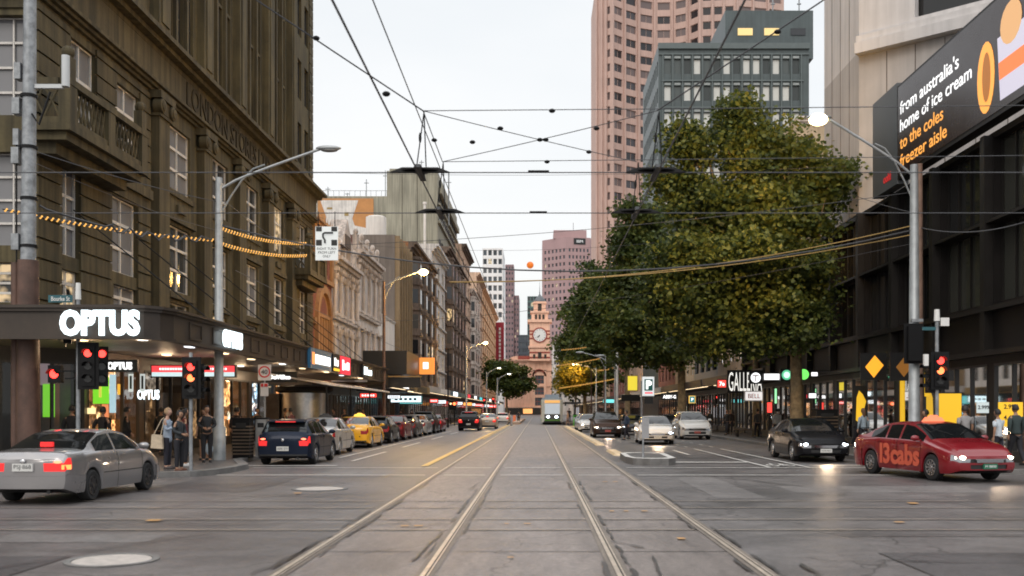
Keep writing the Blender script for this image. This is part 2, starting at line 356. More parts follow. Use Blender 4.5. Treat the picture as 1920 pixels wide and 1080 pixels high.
# joints
mb=MB()
for y in [5.5,8.9,12.3,22.4,25.1,33,37.5,42,47,52,58,64,71,79,88,100]:
    sheet(mb,-2.87,2.57,y,y+.03,.0085)
struct(mb,'slab_joints',A_crack)
EL=[-2.75,-1.186,.889,2.45]; BK=[14.5,15.9,17.8,19.1]
mb=MB()
def railbed(mb,along,c,a,b):
    for (o0,o1,z,mi) in ((-.105,.105,.0125,0),(-.05,.05,.0165,2),(-.045,.006,.0205,1),(.026,.045,.0205,1)):
        if along=='y': sheet(mb,c+o0,c+o1,a,b,z,mi)
        elif mi: sheet(mb,a,b,c+o0*.62,c+o1*.62,z,mi)
for x in EL: railbed(mb,'y',x,-10,300)
def segs(lo,hi):
    pts=[lo]; 
    for x in EL: pts+= [x-.105,x+.105]
    pts.append(hi); return list(zip(pts[::2],pts[1::2]))
for y in BK:
    for a,b in segs(-60,60): railbed(mb,'x',y,a,b)
struct(mb,'tram_rails',[A_bed,A_rail,A_groove])
# track edge dirt and cracks
mb=MB(); random.seed(3)
def crack(mb,pts,w):
    for (a,b) in zip(pts[:-1],pts[1:]):
        a=Vector((a[0],a[1],0)); b=Vector((b[0],b[1],0)); t=(b-a).normalized(); n=Vector((-t.y,t.x,0))*w*random.uniform(.5,1.3)
        mb.poly([(a.x-n.x,a.y-n.y,.0235),(b.x-n.x*.7,b.y-n.y*.7,.0235),(b.x+n.x*.7,b.y+n.y*.7,.0235),(a.x+n.x,a.y+n.y,.0235)])
def wander(x,y,dx,dy,n,j=.12):
    p=[(x,y)]
    for i in range(n): x+=dx+random.uniform(-j,j); y+=dy+random.uniform(-j,j); p.append((x,y))
    return p
for a in [(3.0,7.8,.02,.28,9,.06,.025),(2.75,9.6,.02,.2,8,.05,.03),(-3.05,10.6,.01,.3,10,.05,.022),(4.6,26.2,.22,-.45,10,.08,.02),(5.2,25.2,.2,-.5,8,.08,.02),
          (8.2,27.6,.3,-.12,8,.06,.025),(8.9,24.4,.25,-.2,7,.06,.022),(-7.5,27.8,-.4,-.45,9,.1,.02),(-5.2,26,-.35,-.6,7,.1,.02),(5,19.45,.6,.02,12,.03,.02),(4.2,13.85,.7,0,14,.02,.025),
          (-9,12.2,.45,.03,12,.05,.02),(-9.5,15.2,.6,0,14,.02,.02),(4.3,11.5,.5,-.06,9,.03,.018),(5.6,8.5,.05,.5,6,.03,.018),(-6.5,9.6,.2,.5,9,.1,.018),(-1.5,22,.02,.4,5,.05,.02),(.5,28.5,.03,.5,8,.06,.012),(-6.9,22.6,.3,.2,8,.08,.015),(1.25,9,.01,.35,8,.03,.02),(-1.45,11.5,.01,.3,9,.03,.02)]:
    crack(mb,wander(*a[:6]),a[6])
struct(mb,'road_cracks',A_crack)
mb=MB()
for (x0,x1,y0,y1,mi) in ((-9.5,-5.6,9.2,11.9,0),(-7.4,-5.2,13.2,14.1,1),(4.2,7.6,10.2,12.2,0),(5.5,9.8,21.2,23.1,1),(-8.6,-6.2,21.4,25.6,0),(3.6,4.6,19.9,26,1),(7.5,11,12.6,14,0),(-6.1,-4.2,26.2,30.6,1),(-13,-9.8,13,16.5,1),(5.0,5.7,36,55,0),(-5.2,-4.6,33,60,0),(9.8,12.6,16.2,19.8,0)): sheet(mb,x0,x1,y0,y1,.003+.001*mi,mi)
struct(mb,'road_patches',[asphalt('dark_patch_asphalt',(.042,.039,.041),(.095,.088,.09),.45,.4),asphalt('pale_patch_asphalt',(.11,.10,.098),(.185,.17,.165),.55,.4)])
mb=MB()
for (x0,x1,y0,y1) in ((-9.5,-5.6,9.2,11.9),(4.2,7.6,10.2,12.2),(-8.6,-6.2,21.4,25.6),(7.5,11,12.6,14)):
    for q in ((x0,x1,y0-.025,y0),(x0,x1,y1,y1+.025),(x0-.025,x0,y0,y1),(x1,x1+.025,y0,y1)): sheet(mb,*q,.0075)
struct(mb,'patch_seams',A_crack)
mb=MB(); random.seed(21)
for x in EL:
    for s in (-1,1):
        y=4.5
        while y<24:
            L_=random.uniform(.5,2.2)
            if random.random()<.62: crack(mb,[(x+s*(.115+random.uniform(0,.05)),y+L_*k/6) for k in range(7)],random.uniform(.012,.035))
            y+=L_+random.uniform(.1,.9)
crack(mb,wander(2.62,9.0,.09,.12,8,.05),.03); crack(mb,wander(2.7,7.6,.1,.05,7,.04),.025); crack(mb,wander(.98,13.2,.07,-.1,5,.03),.02)
struct(mb,'rail_edge_cracks',A_crack)
# paint
mb=MB(); Z=.0245
for y in (26.65,30.1): sheet(mb,-8.6,-3.0,y,y+.13,Z); sheet(mb,-2.5,-1.4,y,y+.13,Z); sheet(mb,-.98,.7,y,y+.13,Z); sheet(mb,1.1,2.25,y,y+.13,Z); sheet(mb,2.7,10.9,y,y+.13,Z)
sheet(mb,-9.2,-6.3,31.2,31.45,Z); sheet(mb,4.6,7.05,33.2,33.6,Z); sheet(mb,8.6,11.1,31.4,31.55,Z)
for a,b in ((34.2,41.8),(47,54),(60,67),(73,80),(86,93),(100,108)): sheet(mb,-6.42,-6.28,a,b,Z)
sheet(mb,-7.3,-7.19,36.5,84,Z)
for a,b in ((39,43.6),(56,60),(70,74)): sheet(mb,5.88,6.02,a,b,Z)
sheet(mb,7.04,7.16,30.4,45,Z); sheet(mb,8.24,8.36,30.4,45,Z)
for y in (47,50,53,56): sheet(mb,7.05,7.15,y,y+1,Z); sheet(mb,8.25,8.35,y,y+1,Z)
for y in (34.5,37.2): sheet(mb,9.0,11.0,y,y+.1,Z)
# bicycle symbol
for cx,cy in ((7.45,31.5),(7.95,31.5)):
    for k in range(12):
        a,b=2*PI*k/12,2*PI*(k+1)/12
        mb.poly([(cx+.19*math.cos(a),cy+.55*math.sin(a),Z),(cx+.19*math.cos(b),cy+.55*math.sin(b),Z),(cx+.13*math.cos(b),cy+.4*math.sin(b),Z),(cx+.13*math.cos(a),cy+.4*math.sin(a),Z)])
for x0,y0,x1,y1 in ((7.45,31.5,7.6,32.6),(7.6,32.6,7.9,32.6),(7.9,32.6,7.95,31.5),(7.45,31.5,7.72,31.5),(7.72,31.5,7.9,32.6)):
    d=Vector((x1-x0,y1-y0,0)).normalized(); n=(-d.y*.03,d.x*.03); mb.poly([(x0-n[0],y0-n[1],Z+.001),(x1-n[0],y1-n[1],Z+.001),(x1+n[0],y1+n[1],Z+.001),(x0+n[0],y0+n[1],Z+.001)])
struct(mb,'road_markings',A_line)
mb=MB()
sheet(mb,-3.62,-3.40,31,122,Z); sheet(mb,-3.3,-3.22,60,122,Z)
struct(mb,'tram_lane_line',A_yel)
mb=MB()
for x,y,w,d in ((-6.15,15.6,.28,.35),(-2.05,14.9,.16,.2),(-1.85,14.9,.18,.2),(-.5,15.2,.09,.16),(-.2,15.2,.14,.16),(5.55,15.4,.2,.2),(6.95,18.5,.22,.4),(1.6,24.2,.15,.22),(1.85,24.2,.15,.22),(1.25,17.1,.1,.2),(1.5,17.1,.1,.2),(1.8,17.1,.14,.2),(1.9,13.4,.14,.25),(-.35,11.7,.1,.12),(-5.1,20.8,.2,.3)):
    sheet(mb,x,x+w*.75,y,y+d*.6,Z)
struct(mb,'utility_paint_marks',A_org)
for (x,y,r) in ((-4.85,22.2,.62),(-4.95,11.6,.52)):
    rt=root('manhole_cover','pale round manhole cover '+('in the asphalt left of the rails near the crossing' if y>20 else 'in the asphalt at the bottom left corner of the road'),'manhole cover',(x,y,0))
    m=MB(); m.lathe((x,y,.004),[(.02,.012),(r*.82,.012),(r*.84,.006)],28,0); m.build('lid',A_cover,rt)
    m=MB(); m.lathe((x,y,.004),[(r*.86,.0),(r*.86,.013),(r,.013),(r,0)],28,0); m.build('rim',A_kerb,rt)
# tram separators and traffic island
def island(name,label,pts,h,m1,inner):
    rt=root(name,label,'traffic island',(pts[0][0],pts[0][1],0)); m=MB(); m.prism(pts,0,h); m.build('kerb',A_kerb,rt); m=MB(); m.poly([(p[0],p[1],h+.002) for p in pts]); m.build('painted_edge',m1,rt)
    cx=sum(p[0] for p in pts)/len(pts); cy=sum(p[1] for p in pts)/len(pts)
    m=MB(); m.poly([(cx+(p[0]-cx)*.74,cy+(p[1]-cy)*.80,h+.006) for p in pts]); m.build('top',inner,rt); return rt
island('traffic_island','small raised concrete island with white painted kerb holding the keep left sign',[(2.95,33.2),(3.1,32.2),(3.6,31.7),(4.2,31.8),(4.5,32.3),(4.6,36.0),(3.9,36.6),(3.3,36.5),(3.0,36)],.22,A_line,A_foot)
M_sep=mat('painted_separator',(.62,.5,.33),.5,var=.2,scale=4)
for (y0,y1,l) in ((38.6,43,'short raised painted strip just beyond the small traffic island'),(50,112,'long raised yellowish strip between tram track and traffic lane')):
    m=MB(); m.hexa([(2.98,y0,0),(3.42,y0,0),(3.42,y1,0),(2.98,y1,0),(3.04,y0+.1,.09),(3.36,y0+.1,.09),(3.36,y1-.1,.09),(3.04,y1-.1,.09)]); tag(m.build('lane_separator',M_sep),l,'kerb strip')
# footpaths
LP=[(-120,25.8),(-10.7,25.8),(-9.9,25.95),(-9.2,26.4),(-8.8,27.2),(-8.65,28.4),(-8.7,30),(-9.2,31.4),(-9.8,33),(-9.95,35),(-9.95,400),(-120,400)]
RP=[(11.3,400),(11.3,32),(11.35,30.3),(11.7,28.6),(12.6,27.4),(13.8,26.9),(15,26.8),(120,26.8),(120,400)]
def inset(pts,d,closed_from,closed_to):
    out=[]
    for i,p in enumerate(pts):
        a=Vector(pts[i-1]); b=Vector(pts[(i+1)%len(pts)]); t=(b-a).normalized(); n=Vector((-t.y,t.x)); out.append((p[0]+n.x*d,p[1]+n.y*d))
    return out
for nm,P,rng in (('footpath_left',LP,range(0,11)),('footpath_right',RP,range(0,8))):
    m=MB(); m.prism(P,0,.13); struct(m,nm,A_foot)
    m=MB(); Q=inset(P,.3,0,0); P=inset(P,-.008,0,0)
    idx=list(rng)
    for i in idx[:-1] if nm=='footpath_right' else idx[:-1]:
        a,b,c,d=P[i],P[i+1],Q[i+1],Q[i]
        m.hexa([(a[0],a[1],-.01),(b[0],b[1],-.01),(c[0],c[1],-.01),(d[0],d[1],-.01),(a[0],a[1],.145),(b[0],b[1],.145),(c[0],c[1],.145),(d[0],d[1],.145)])
    struct(m,'kerb_'+nm.split('_')[1],A_kerb)
# ======================= left side buildings =======================
M_olive=mat('olive_stucco',(.104,.083,.040),.85,var=.3,scale=.7,bump=.3,bscale=12,streak=.5)
M_olive_d=mat('olive_stucco_trim',(.092,.073,.036),.85,var=.3,scale=.9,bump=.3,bscale=14,streak=.5)
G_stores=winglass('stores_glass',(.02,.022,.024),(1,.72,.4),.8,.15,(.20,.20,.21),.45)
G_slot=winglass('slot_glass',(.008,.009,.01),(1,.9,.7),.5,.04,(.02,.02,.02),.2)
def building(name,label,F,L,depth,H,wall,ops,fm,gm,nx=2,nz=2,r=.22,z0=0,corn=(),sill=None,trim=None,hullmi=0,maxn=100,t=.06,cat='building',band=()):
    rt=root(name,label,cat,F(L/2,-depth/2,z0))
    m=MB(); wallholes(m,F,0,L,z0,H,ops,r); hull(m,F,L,depth,z0,H); m.build('wall',wall,rt)
    if corn or band:
        m=MB()
        for (z,h,p) in corn: cornice(m,F,L,z,h,p)
        for (z,h,p) in band: m.fbox(F,.001,L-.001,-.01,p,z,z+h)
        m.build('cornice',trim or wall,rt)
    if ops: place_windows(F,ops,rt,fm,gm,nx,nz,r,sill,t,maxn)
    return rt
def courses(mb,F,u0,u1,z0,z1,ops,step=.62,p=.07,gap=.07):
    z=z0
    while z<z1-.2:
        a,b=z,min(z+step-gap,z1); cur=[(u0,u1)]
        for o in ops:
            if o[2]<b and o[3]>a:
                nc=[]
                for (c,d) in cur:
                    if o[1]<=c or o[0]>=d: nc.append((c,d))
                    else:
                        if o[0]>c: nc.append((c,o[0]))
                        if o[1]<d: nc.append((o[1],d))
                cur=nc
        for (c,d) in cur:
            if d-c>.05: mb.fbox(F,c,d,-.02,p,a,b)
        z+=step
Y0=29.8; F=FL(Y0); L=36.6; H=46
rt=root('stores_building','tall olive stucco corner building with carved LONDON STORES frieze and narrow window slots','building',(-25,48,0))
bays=[39.2-Y0+5.25*i for i in range(5)]     # column centres
op=[]; low=[]
for b in bays[:-1]:
    c=b+2.62; low+= [(c-1.25,c+1.25,10.9,13.5),(c-1.25,c+1.25,6.7,9.4)]; low.append((c-1.1,c+1.1,5.0,6.2))
crn=[(2.1,4.0,10.3,13.8),(5.6,7.7,10.9,13.5),(5.2,7.5,6.7,9.4),(5.3,7.5,5.0,6.25),(1.5,2.8,6.7,9.6),(1.5,2.8,5.0,6.25),(32.9,34.9,10.3,13.6),(32.9,34.9,6.7,9.4),(32.9,34.9,5.0,6.2)]
up=[]
for b in bays[:-1]:
    for k in range(3):
        u=b+.78+k*1.25
        for f in range(7): up.append((u,u+.95,17.0+f*4.0,20.85+f*4.0))
for f in range(7):
    z=17.4+f*4.0
    for u in (2.1,5.6,32.5,34.4): up.append((u,u+1.05,z,z+2.5))
allops=low+crn+up
m=MB(); wallholes(m,F,0,L,4.3,H,allops,.2); hull(m,F,L,25,4.3,H,near=False); m.build('wall',M_olive,rt)
for (a_,b_,c_,d_) in ((.0,8.7,4.5,14.0),(30.9,L,4.5,14.0),(0,1.9,16.6,H),(31.2,32.3,16.6,H),(35.6,L,16.6,H)):
    m=MB(); courses(m,F,a_,b_,c_,d_,allops); m.build('rusticated_stone',M_olive_d,rt)
m=MB()
G=frame((-40,Y0,0),(1,0,0),(0,-1,0))
fr=[(3+4*i,4.8+4*i,z,z+h) for i in range(6) for z,h in ((5.0,1.2),(6.7,2.8),(10.6,3))]
m2=MB(); wallholes(m2,G,0,24.99,4.31,H-.01,fr,.3); m2.build('side_wall',M_olive,rt); courses(m,G,0,24.9,4.5,14,fr)
m.build('rusticated_stone',M_olive_d,rt)
place_windows(G,fr,rt,M_frame,G_stores,3,4,.3,None,.07)
# pilasters with scrolled capitals
for b in bays:
    m=MB(); m.fbox(F,b-.55,b+.55,-.01,.34,4.5,13.2); m.fbox(F,b-.66,b+.66,-.01,.42,4.5,5.2); m.fbox(F,b-.64,b+.64,-.01,.42,13.2,13.32); m.fbox(F,b-.78,b+.78,-.01,.5,13.86,14.15)
    for s in (-1,1):
        c=F(b+s*.55,.36,13.58); m.lathe((c[0],c[1],c[2]),[(.04,-.2),(.28,-.18),(.28,.14),(.2,.18),(.2,.2),(.07,.24)],14,0,'x'); 
    m.fbox(F,b-.5,b+.5,-.01,.4,13.36,13.84); m.build('pilaster',M_olive_d,rt,True)
# upper piers and mullions
for i,b in enumerate(bays):
    m=MB(); m.fbox(F,b-.62,b+.62,-.01,.36,16.6,H); m.fbox(F,b-.4,b+.4,.36,.42,16.9,H); m.build('pier',M_olive,rt)
for b in bays[:-1]:
    m=MB()
    for k in (1,2): u=b+.78+k*1.25-.15; m.fbox(F,u-.11,u+.11,-.01,.16,16.6,H)
    m.build('mullion',M_olive_d,rt)
m=MB()
cornice(m,F,L,14.15,.35,.42,0); m.fbox(F,.0,L,-.01,.3,14.5,15.62); cornice(m,F,L,15.62,.55,.95,0,.3); m.fbox(F,0,L,-.01,.5,16.17,16.55)
cornice(m,G,24.9,14.15,.35,.42,0); m.fbox(G,.0,24.9,-.01,.3,14.5,15.62); cornice(m,G,24.9,15.62,.55,.95,0,.0); m.fbox(G,0,24.9,-.01,.5,16.17,16.55)
m.fbox(F,.3,8.6,-.01,.2,9.85,10.2); m.fbox(F,31,L,-.01,.2,9.85,10.2)
for b in bays[:-1]:
    c=b+2.62; m.fbox(F,c-1.6,c+1.6,-.01,.16,9.55,9.75); m.fbox(F,c-1.5,c+1.5,-.01,.1,10.6,10.8); m.fbox(F,c-.5,c+.5,-.01,.12,10.0,10.3); m.fbox(F,c-1.45,c+1.45,-.01,.14,6.38,6.6)
m.build('entablature',M_olive_d,rt)
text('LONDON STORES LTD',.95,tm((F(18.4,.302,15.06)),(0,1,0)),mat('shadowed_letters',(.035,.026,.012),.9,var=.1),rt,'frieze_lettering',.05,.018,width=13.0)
place_windows(F,low+crn,rt,M_frame,G_stores,2,3,.18,None,.11)
place_windows(F,up,rt,M_dframe,G_slot,1,3,.19,None,.05,maxn=64)
for (u0,u1) in ((-.6,5.3),(30.4,35.2)):
    m=MB(); m.fbox(F,u0,u1,-.01,1.3,10.0,10.22); m.fbox(F,u0+.15,u1-.15,-.01,1.12,9.75,10.0); m.fbox(F,u0+.4,u1-.4,-.01,.7,9.4,9.75)
    m.fbox(F,u0+.04,u1-.04,1.05,1.24,10.22,10.4); m.fbox(F,u0,u1,1.0,1.3,11.35,11.55)
    for u in (u0+.02,(u0+u1)/2-.25,u1-.52):
        m.fbox(F,u,u+.5,.95,1.28,10.22,11.36)
    for u in (u0+.02,u1-.52): m.fbox(F,u+.05,u+.45,.97,1.26,11.55,12.2); m.ball(F(u+.25,1.12,12.35),.2,8)
    for e in (u0+.02,u1-.2): m.fbox(F,e,e+.18,.0,.95,11.35,11.55); m.fbox(F,e+.02,e+.16,0,.95,10.22,10.4)
    m.build('balcony',M_olive_d,rt)
    m=MB(); n=8; a0=u0+.5
    for sg,(p,q) in enumerate(((u0+.52,(u0+u1)/2-.25),((u0+u1)/2+.25,u1-.52))):
        w=(q-p)/n
        for k in range(n):
            for (x0,z0,x1,z1) in ((p+k*w,10.42,p+k*w+w,11.33),(p+k*w,11.33,p+k*w+w,10.42)): m.tube([F(x0,1.14,z0),F(x1,1.14,z1)],.035,5)
    for e in (u0+.1,u1-.12):
        for k in range(2):
            for (z0,z1) in ((10.42,11.33),(11.33,10.42)): m.tube([F(e,.05+k*.45,z0),F(e,.5+k*.45,z1)],.035,5)
    m.build('balustrade',M_olive_d,rt)
# ground floor with chamfered corner and lit shops
M_shopw=mat('dark_shop_cladding',(.025,.022,.02),.5,var=.3,scale=2)
M_stonew=mat('polished_brown_stone',(.13,.09,.06),.3,var=.3,scale=2)
S_warm=shopmat('warm_shop_interior',[(1,.45,.15),(1,.62,.3),(.9,.35,.12),(1,.85,.6)],3.4,1.0,.48)
S_cool=shopmat('cool_shop_interior',[(.6,.8,1),(.9,.95,1),(.3,.6,.8),(1,.9,.8)],3.4,1.2,.45)
S_red=shopmat('red_shop_interior',[(1,.1,.08),(1,.5,.3),(1,.9,.8),(.8,.1,.1)],3.2,1.6,.43)
S_mix=shopmat('mixed_shop_interior',[(1,.6,.25),(.9,.95,1),(1,.2,.1),(.2,.8,.5)],3.8,1.8,.42)
S_dim=shopmat('dim_shop_interior',[(.8,.45,.2),(.5,.4,.3),(.3,.2,.12)],.9,.8,.55)
def shopfront(F,u0,u1,rt,im,z1=3.3,z0=.5,n=3,dep=.9,fm=None,door=None):
    fm=fm or M_dframe; m=MB(); w=(u1-u0)/n
    for k in range(n+1): m.fbox(F,u0+k*w-.04 if k else u0,u0+k*w+.04 if k<n else u1,-.1,.02,z0,z1)
    for k in range(n): m.fbox(F,u0+k*w+.04,u0+(k+1)*w-.04,-.09,.015,z0,z0+.08); m.fbox(F,u0+k*w+.04,u0+(k+1)*w-.04,-.09,.015,z1-.08,z1)
    m.fbox(F,u0,u1,-.08,.05,.13,z0-.002); f=m.build('shop_window',fm,rt)
    m=MB(); m.fquad(F,u0+.01,u1-.01,-.05,z0,z1); m.build('pane',PANE,f)
    m=MB(); m.fquad(F,u0,u1,-dep,z0-.3,z1); m.build('shop_interior',im,rt)
def lower(F,L,rt,ints,wall=None,z1=4.3,head=3.3,pier=.5,z0s=.45):
    wall=wall or M_shopw; n=len(ints); w=L/n; ops=[(k*w+pier/2,(k+1)*w-pier/2,.13,head) for k in range(n)]
    m=MB(); wallholes(m,F,0,L,.0,z1,ops,.95); m.build('shopfront_wall',wall,rt)
    for k,im in enumerate(ints): shopfront(F,ops[k][0],ops[k][1],rt,im,head,z0s,3)
E1=frame((-15,33,0),(0,1,0),(1,0,0))
lower(E1,33.4,rt,[S_warm,S_dim,S_dim,S_warm,S_cool,S_warm,S_mix],M_stonew)
CH=frame((-18,29.8,0),(3,3.2,0),(3.2,-3,0)); CL=math.hypot(3,3.2)
m=MB(); wallholes(m,CH,0,CL,0,4.3,[(.25,CL-.25,.13,3.35)],.5); m.build('corner_wall',M_shopw,rt)
S_green=glow('green_display_panel',(.22,.75,.03),.9); S_darkin=mat('dark_interior',(.02,.02,.022),.6)
shopfront(CH,.25,CL-.25,rt,S_darkin,3.35,.45,5,1.2)
def lit(name,F,u0,u1,d,z0,z1,m1,parent,t=.04):
    m=MB(); m.fbox(F,u0,u1,d-t,d,z0,z1); return m.build(name,m1,parent)
def panel_px(x0,x1,y0,y1,Y,mm,nm='display_panel'):
    m=MB(); m.box(wx(x0,Y),wx(x1,Y),Y,Y+.06,wz(y1,Y),wz(y0,Y)); return m.build(nm,mm,rt)
panel_px(80,101,720,782,32.5,S_green); panel_px(66,98,662,722,32.6,glow('pinkish_panel',(.5,.36,.4),.4)); panel_px(147,162,726,766,33.15,S_green); panel_px(174,203,707,757,33.3,S_green); panel_px(185,190,722,745,33.28,glow('yellow_panel',(.8,.75,.1),.8))
panel_px(205,216,702,774,33.3,glow('pale_blue_panel',(.50,.72,.80),.8)); panel_px(191,202,758,782,33.35,glow('orange_panel',(1,.30,.12),.8)); panel_px(160,178,765,776,33.2,glow('cream_lamp',(1,.8,.4),1.2)); panel_px(220,224,720,740,33.4,glow('orange_strip',(1,.5,.05),.9))
BF=frame((-40,29.8,0),(1,0,0),(0,-1,0)); lower(BF,22,rt,[S_dim,S_darkin,S_mix,S_dim],M_shopw)
# big yellow letter shapes in the bourke side window
M_yglow=glow('yellow_neon',(1,.75,.06),1.3)
t=root('neon_sign','glowing yellow rounded shapes in the dark shop window left of the brown pole','sign',(-18.7,29.2,2))
m=MB(); m.tube([(-19.3,29.3,1.6),(-18.9,29.3,3.0),(-18.75,29.3,2.2),(-18.65,29.3,1.3)],[.1,.2,.16,.1],10); m.build('tube',M_yglow,t,True)
t=root('ring_sign','small glowing yellow ring between the brown pole and green panels','sign',(-15.4,30,2.4))
m=MB(); pts=[(-15.35+.26*math.cos(a*PI/8),29.9,2.25+.3*math.sin(a*PI/8)) for a in range(17)]; m.tube(pts,.1,8,cap=False); m.build('tube',M_yglow,t,True)
# awning round the corner
path=[(-60,26.3),(-14,26.3),(-12,26.3),(-10.9,26.3),(-10.45,26.45),(-10.15,26.8),(-10.0,27.4),(-10,33),(-10,40),(-10,48),(-10,57),(-10,66.4)]
M_fascia=mat('brown_awning_fascia',(.04,.028,.02),.5,var=.25,scale=2); M_soffit=mat('ribbed_awning_soffit',(.27,.235,.20),.45,var=.2,scale=1)
def ribbed(m):
    nt=m.node_tree; b=nt.nodes['Principled BSDF']; w=nt.nodes.new('ShaderNodeTexWave'); w.bands_direction='Y'; w.inputs['Scale'].default_value=2.2; tc=nt.nodes.new('ShaderNodeTexCoord'); nt.links.new(tc.outputs['Object'],w.inputs['Vector'])
    bp=nt.nodes.new('ShaderNodeBump'); bp.inputs['Strength'].default_value=.6; bp.inputs['Distance'].default_value=.03; nt.links.new(w.outputs[1],bp.inputs['Height']); nt.links.new(bp.outputs[0],b.inputs['Normal'])
ribbed(M_soffit)
aw=root('corner_awning','long brown panelled awning curving round the corner above the footpath','awning',(-12,30,3.7))
def offs(pts,d):
    out=[]
    for i,p in enumerate(pts):
        a=Vector(pts[max(i-1,0)]); b=Vector(pts[min(i+1,len(pts)-1)]); t=(b-a).normalized(); out.append((p[0]+t.y*d,p[1]-t.x*d))
    return out
def strip(mb,pts,d0,d1,z0,z1,mi=0):
    A=offs(pts,d0); B=offs(pts,d1)
    for i in range(len(pts)-1):
        mb.hexa([(A[i][0],A[i][1],z0),(A[i+1][0],A[i+1][1],z0),(B[i+1][0],B[i+1][1],z0),(B[i][0],B[i][1],z0),(A[i][0],A[i][1],z1),(A[i+1][0],A[i+1][1],z1),(B[i+1][0],B[i+1][1],z1),(B[i][0],B[i][1],z1)],mi)
m=MB(); strip(m,path,-.15,0,3.72,4.38); strip(m,path,-.18,.08,4.38,4.46); strip(m,path,-.18,.14,4.462,4.54); strip(m,path,-.18,.06,3.64,3.718)
for y in [28.6+2.05*i for i in range(19)]: m.box(-10.001,-9.965,y,y+.07,3.8,4.3); m.box(-10.001,-9.965,y+1.0,y+1.07,3.8,4.3); m.box(-10.001,-9.96,y+.07,y+1,3.8,3.85); m.box(-10.001,-9.96,y+.07,y+1,4.25,4.3)
m.build('fascia',M_fascia,aw)
P=[(x,y) for x,y in path]+[(-14.98,66.4),(-14.98,33),(-18,29.78),(-60,29.78)]
m=MB(); m.poly([(x,y,3.78) for x,y in P]); m.build('soffit',M_soffit,aw)
m=MB(); m.poly([(x,y,4.3) for x,y in P]); m.build('roof',M_fascia,aw)
M_dl=glow('awning_downlight',(1,.75,.45),2.5); M_dlw=glow('awning_white_light',(.9,.95,1),2)
for i,(x,y) in enumerate([(-11.2,28.2),(-13,28.4),(-16,28),(-11,31.5),(-11,35),(-11.2,39),(-11,43),(-11.2,47.5),(-11,52),(-11.2,57),(-11,62),(-13.4,36),(-13.4,45),(-13.4,54)]):
    m=MB(); m.box(x-.1,x+.1,y-.22,y+.22,3.745,3.775); m.build('ceiling_light',M_dl if i%3 else M_dlw,aw)
    if i in (0,1,4,6,8,10,11,12,13):
        l=bpy.data.lights.new('awning_lamp','POINT'); l.energy=36; l.color=(1,.70,.42); l.shadow_soft_size=.25; lo_=link(l,'awning_lamp',aw); lo_.location=(x,y,3.55)
# tie rods from facade to awning
m=MB()
for y in (32,37,42,47,52,57,62): m.tube([(-14.9,y,8.2),(-10.3,y-.1,4.5)],.022,5)
m.build('tie_rod',M_black,aw)
def sign_letters(label,s,h,o,U,mat_,width,cat='sign',back=None,name='illuminated_sign',bold=.03,bx=None):
    t=root(name,label,cat,o); M=tm(o,U); text(s,h,M,mat_,t,'lettering',.06,bold,width)
    if back:
        hw=(bx[0] if bx else width+.2)/2; hh=(bx[1] if bx else h*1.5)/2; U=Vector(U).normalized(); Nn=U.cross(Vector((0,0,1)))
        Fm=frame(o,U,Nn); m=MB(); m.fbox(Fm,-hw,hw,-.14,-.003,-hh,hh); m.build('sign_box',back,t)
    return t
M_wglow=glow('white_letter_glow',(.82,.95,1),2.2); M_wg2=glow('white_sign_glow',(1,1,1),1.5); M_signblk=mat('black_sign_panel',(.012,.012,.013),.4,var=0)
sign_letters('large glowing white OPTUS letters on the front of the corner awning','OPTUS',.62,(-11.5,26.2,4.06),(1,0,0),M_wglow,2.1,bold=.05)
sign_letters('smaller glowing white OPTUS letters on the street side of the corner awning','OPTUS',.5,(-9.9,32.3,4.05),(0,1,0),M_wglow,2.0,bold=.05)
sign_letters('white OPTUS letters on a black box under the corner awning','OPTUS',.24,(-14.25,34,3.28),(1,0,0),M_wg2,.85,back=M_signblk,bx=(1.2,.42),bold=.04)
sign_letters('glowing white OPTUS letters low behind the brown shop window','OPTUS',.34,(-14.6,37.4,2.35),(1,.25,0),M_wglow,.78,bold=.04)
for x,lb in ((-14.0,'left'),(-13.6,'right')):
    t=root('banner_sign','narrow pale vertical banner below the small black sign box, %s of the pair'%lb,'sign',(x,34.1,2.9),group='pale hanging banners')
    m=MB(); m.box(x-.08,x+.08,34.3,34.33,2.4,3.02); m.build('panel',glow('pale_banner',(.75,.8,.78),.7),t); m=MB(); m.box(x-.03,x+.04,34.28,34.298,2.5,2.95); m.build('print',M_signblk,t)
t=root('light_box_sign','long red white and pale blue light box sign under the awning behind the signal','sign',(-13,38,3.4))
m=MB(); m.box(-14.75,-11.5,38,38.2,3.02,3.5); m.build('sign_box',M_signblk,t)
m=MB(); m.box(-14.7,-11.55,37.98,37.998,3.22,3.46); m.build('red_panel',glow('red_sign',(.9,.06,.07),1.3),t)
m=MB(); m.box(-14.7,-11.55,37.98,37.998,3.06,3.216); m.build('white_panel',glow('pale_sign',(.6,.8,.85),1.0),t)
m=MB(); 
for k in range(9): m.box(-14.4+k*.1,-14.34+k*.1,37.96,37.978,3.3,3.38)
for k in range(11): m.box(-12.9+k*.1,-12.84+k*.1,37.96,37.978,3.3,3.38)
m.build('lettering',M_wg2,t)
sign_letters('black hanging sign reading DeVilles in white beneath the awning','DeVilles',.2,(-11.9,46,3.3),(1,0,0),M_wg2,1.0,back=M_signblk,bx=(1.6,.5),bold=.03)
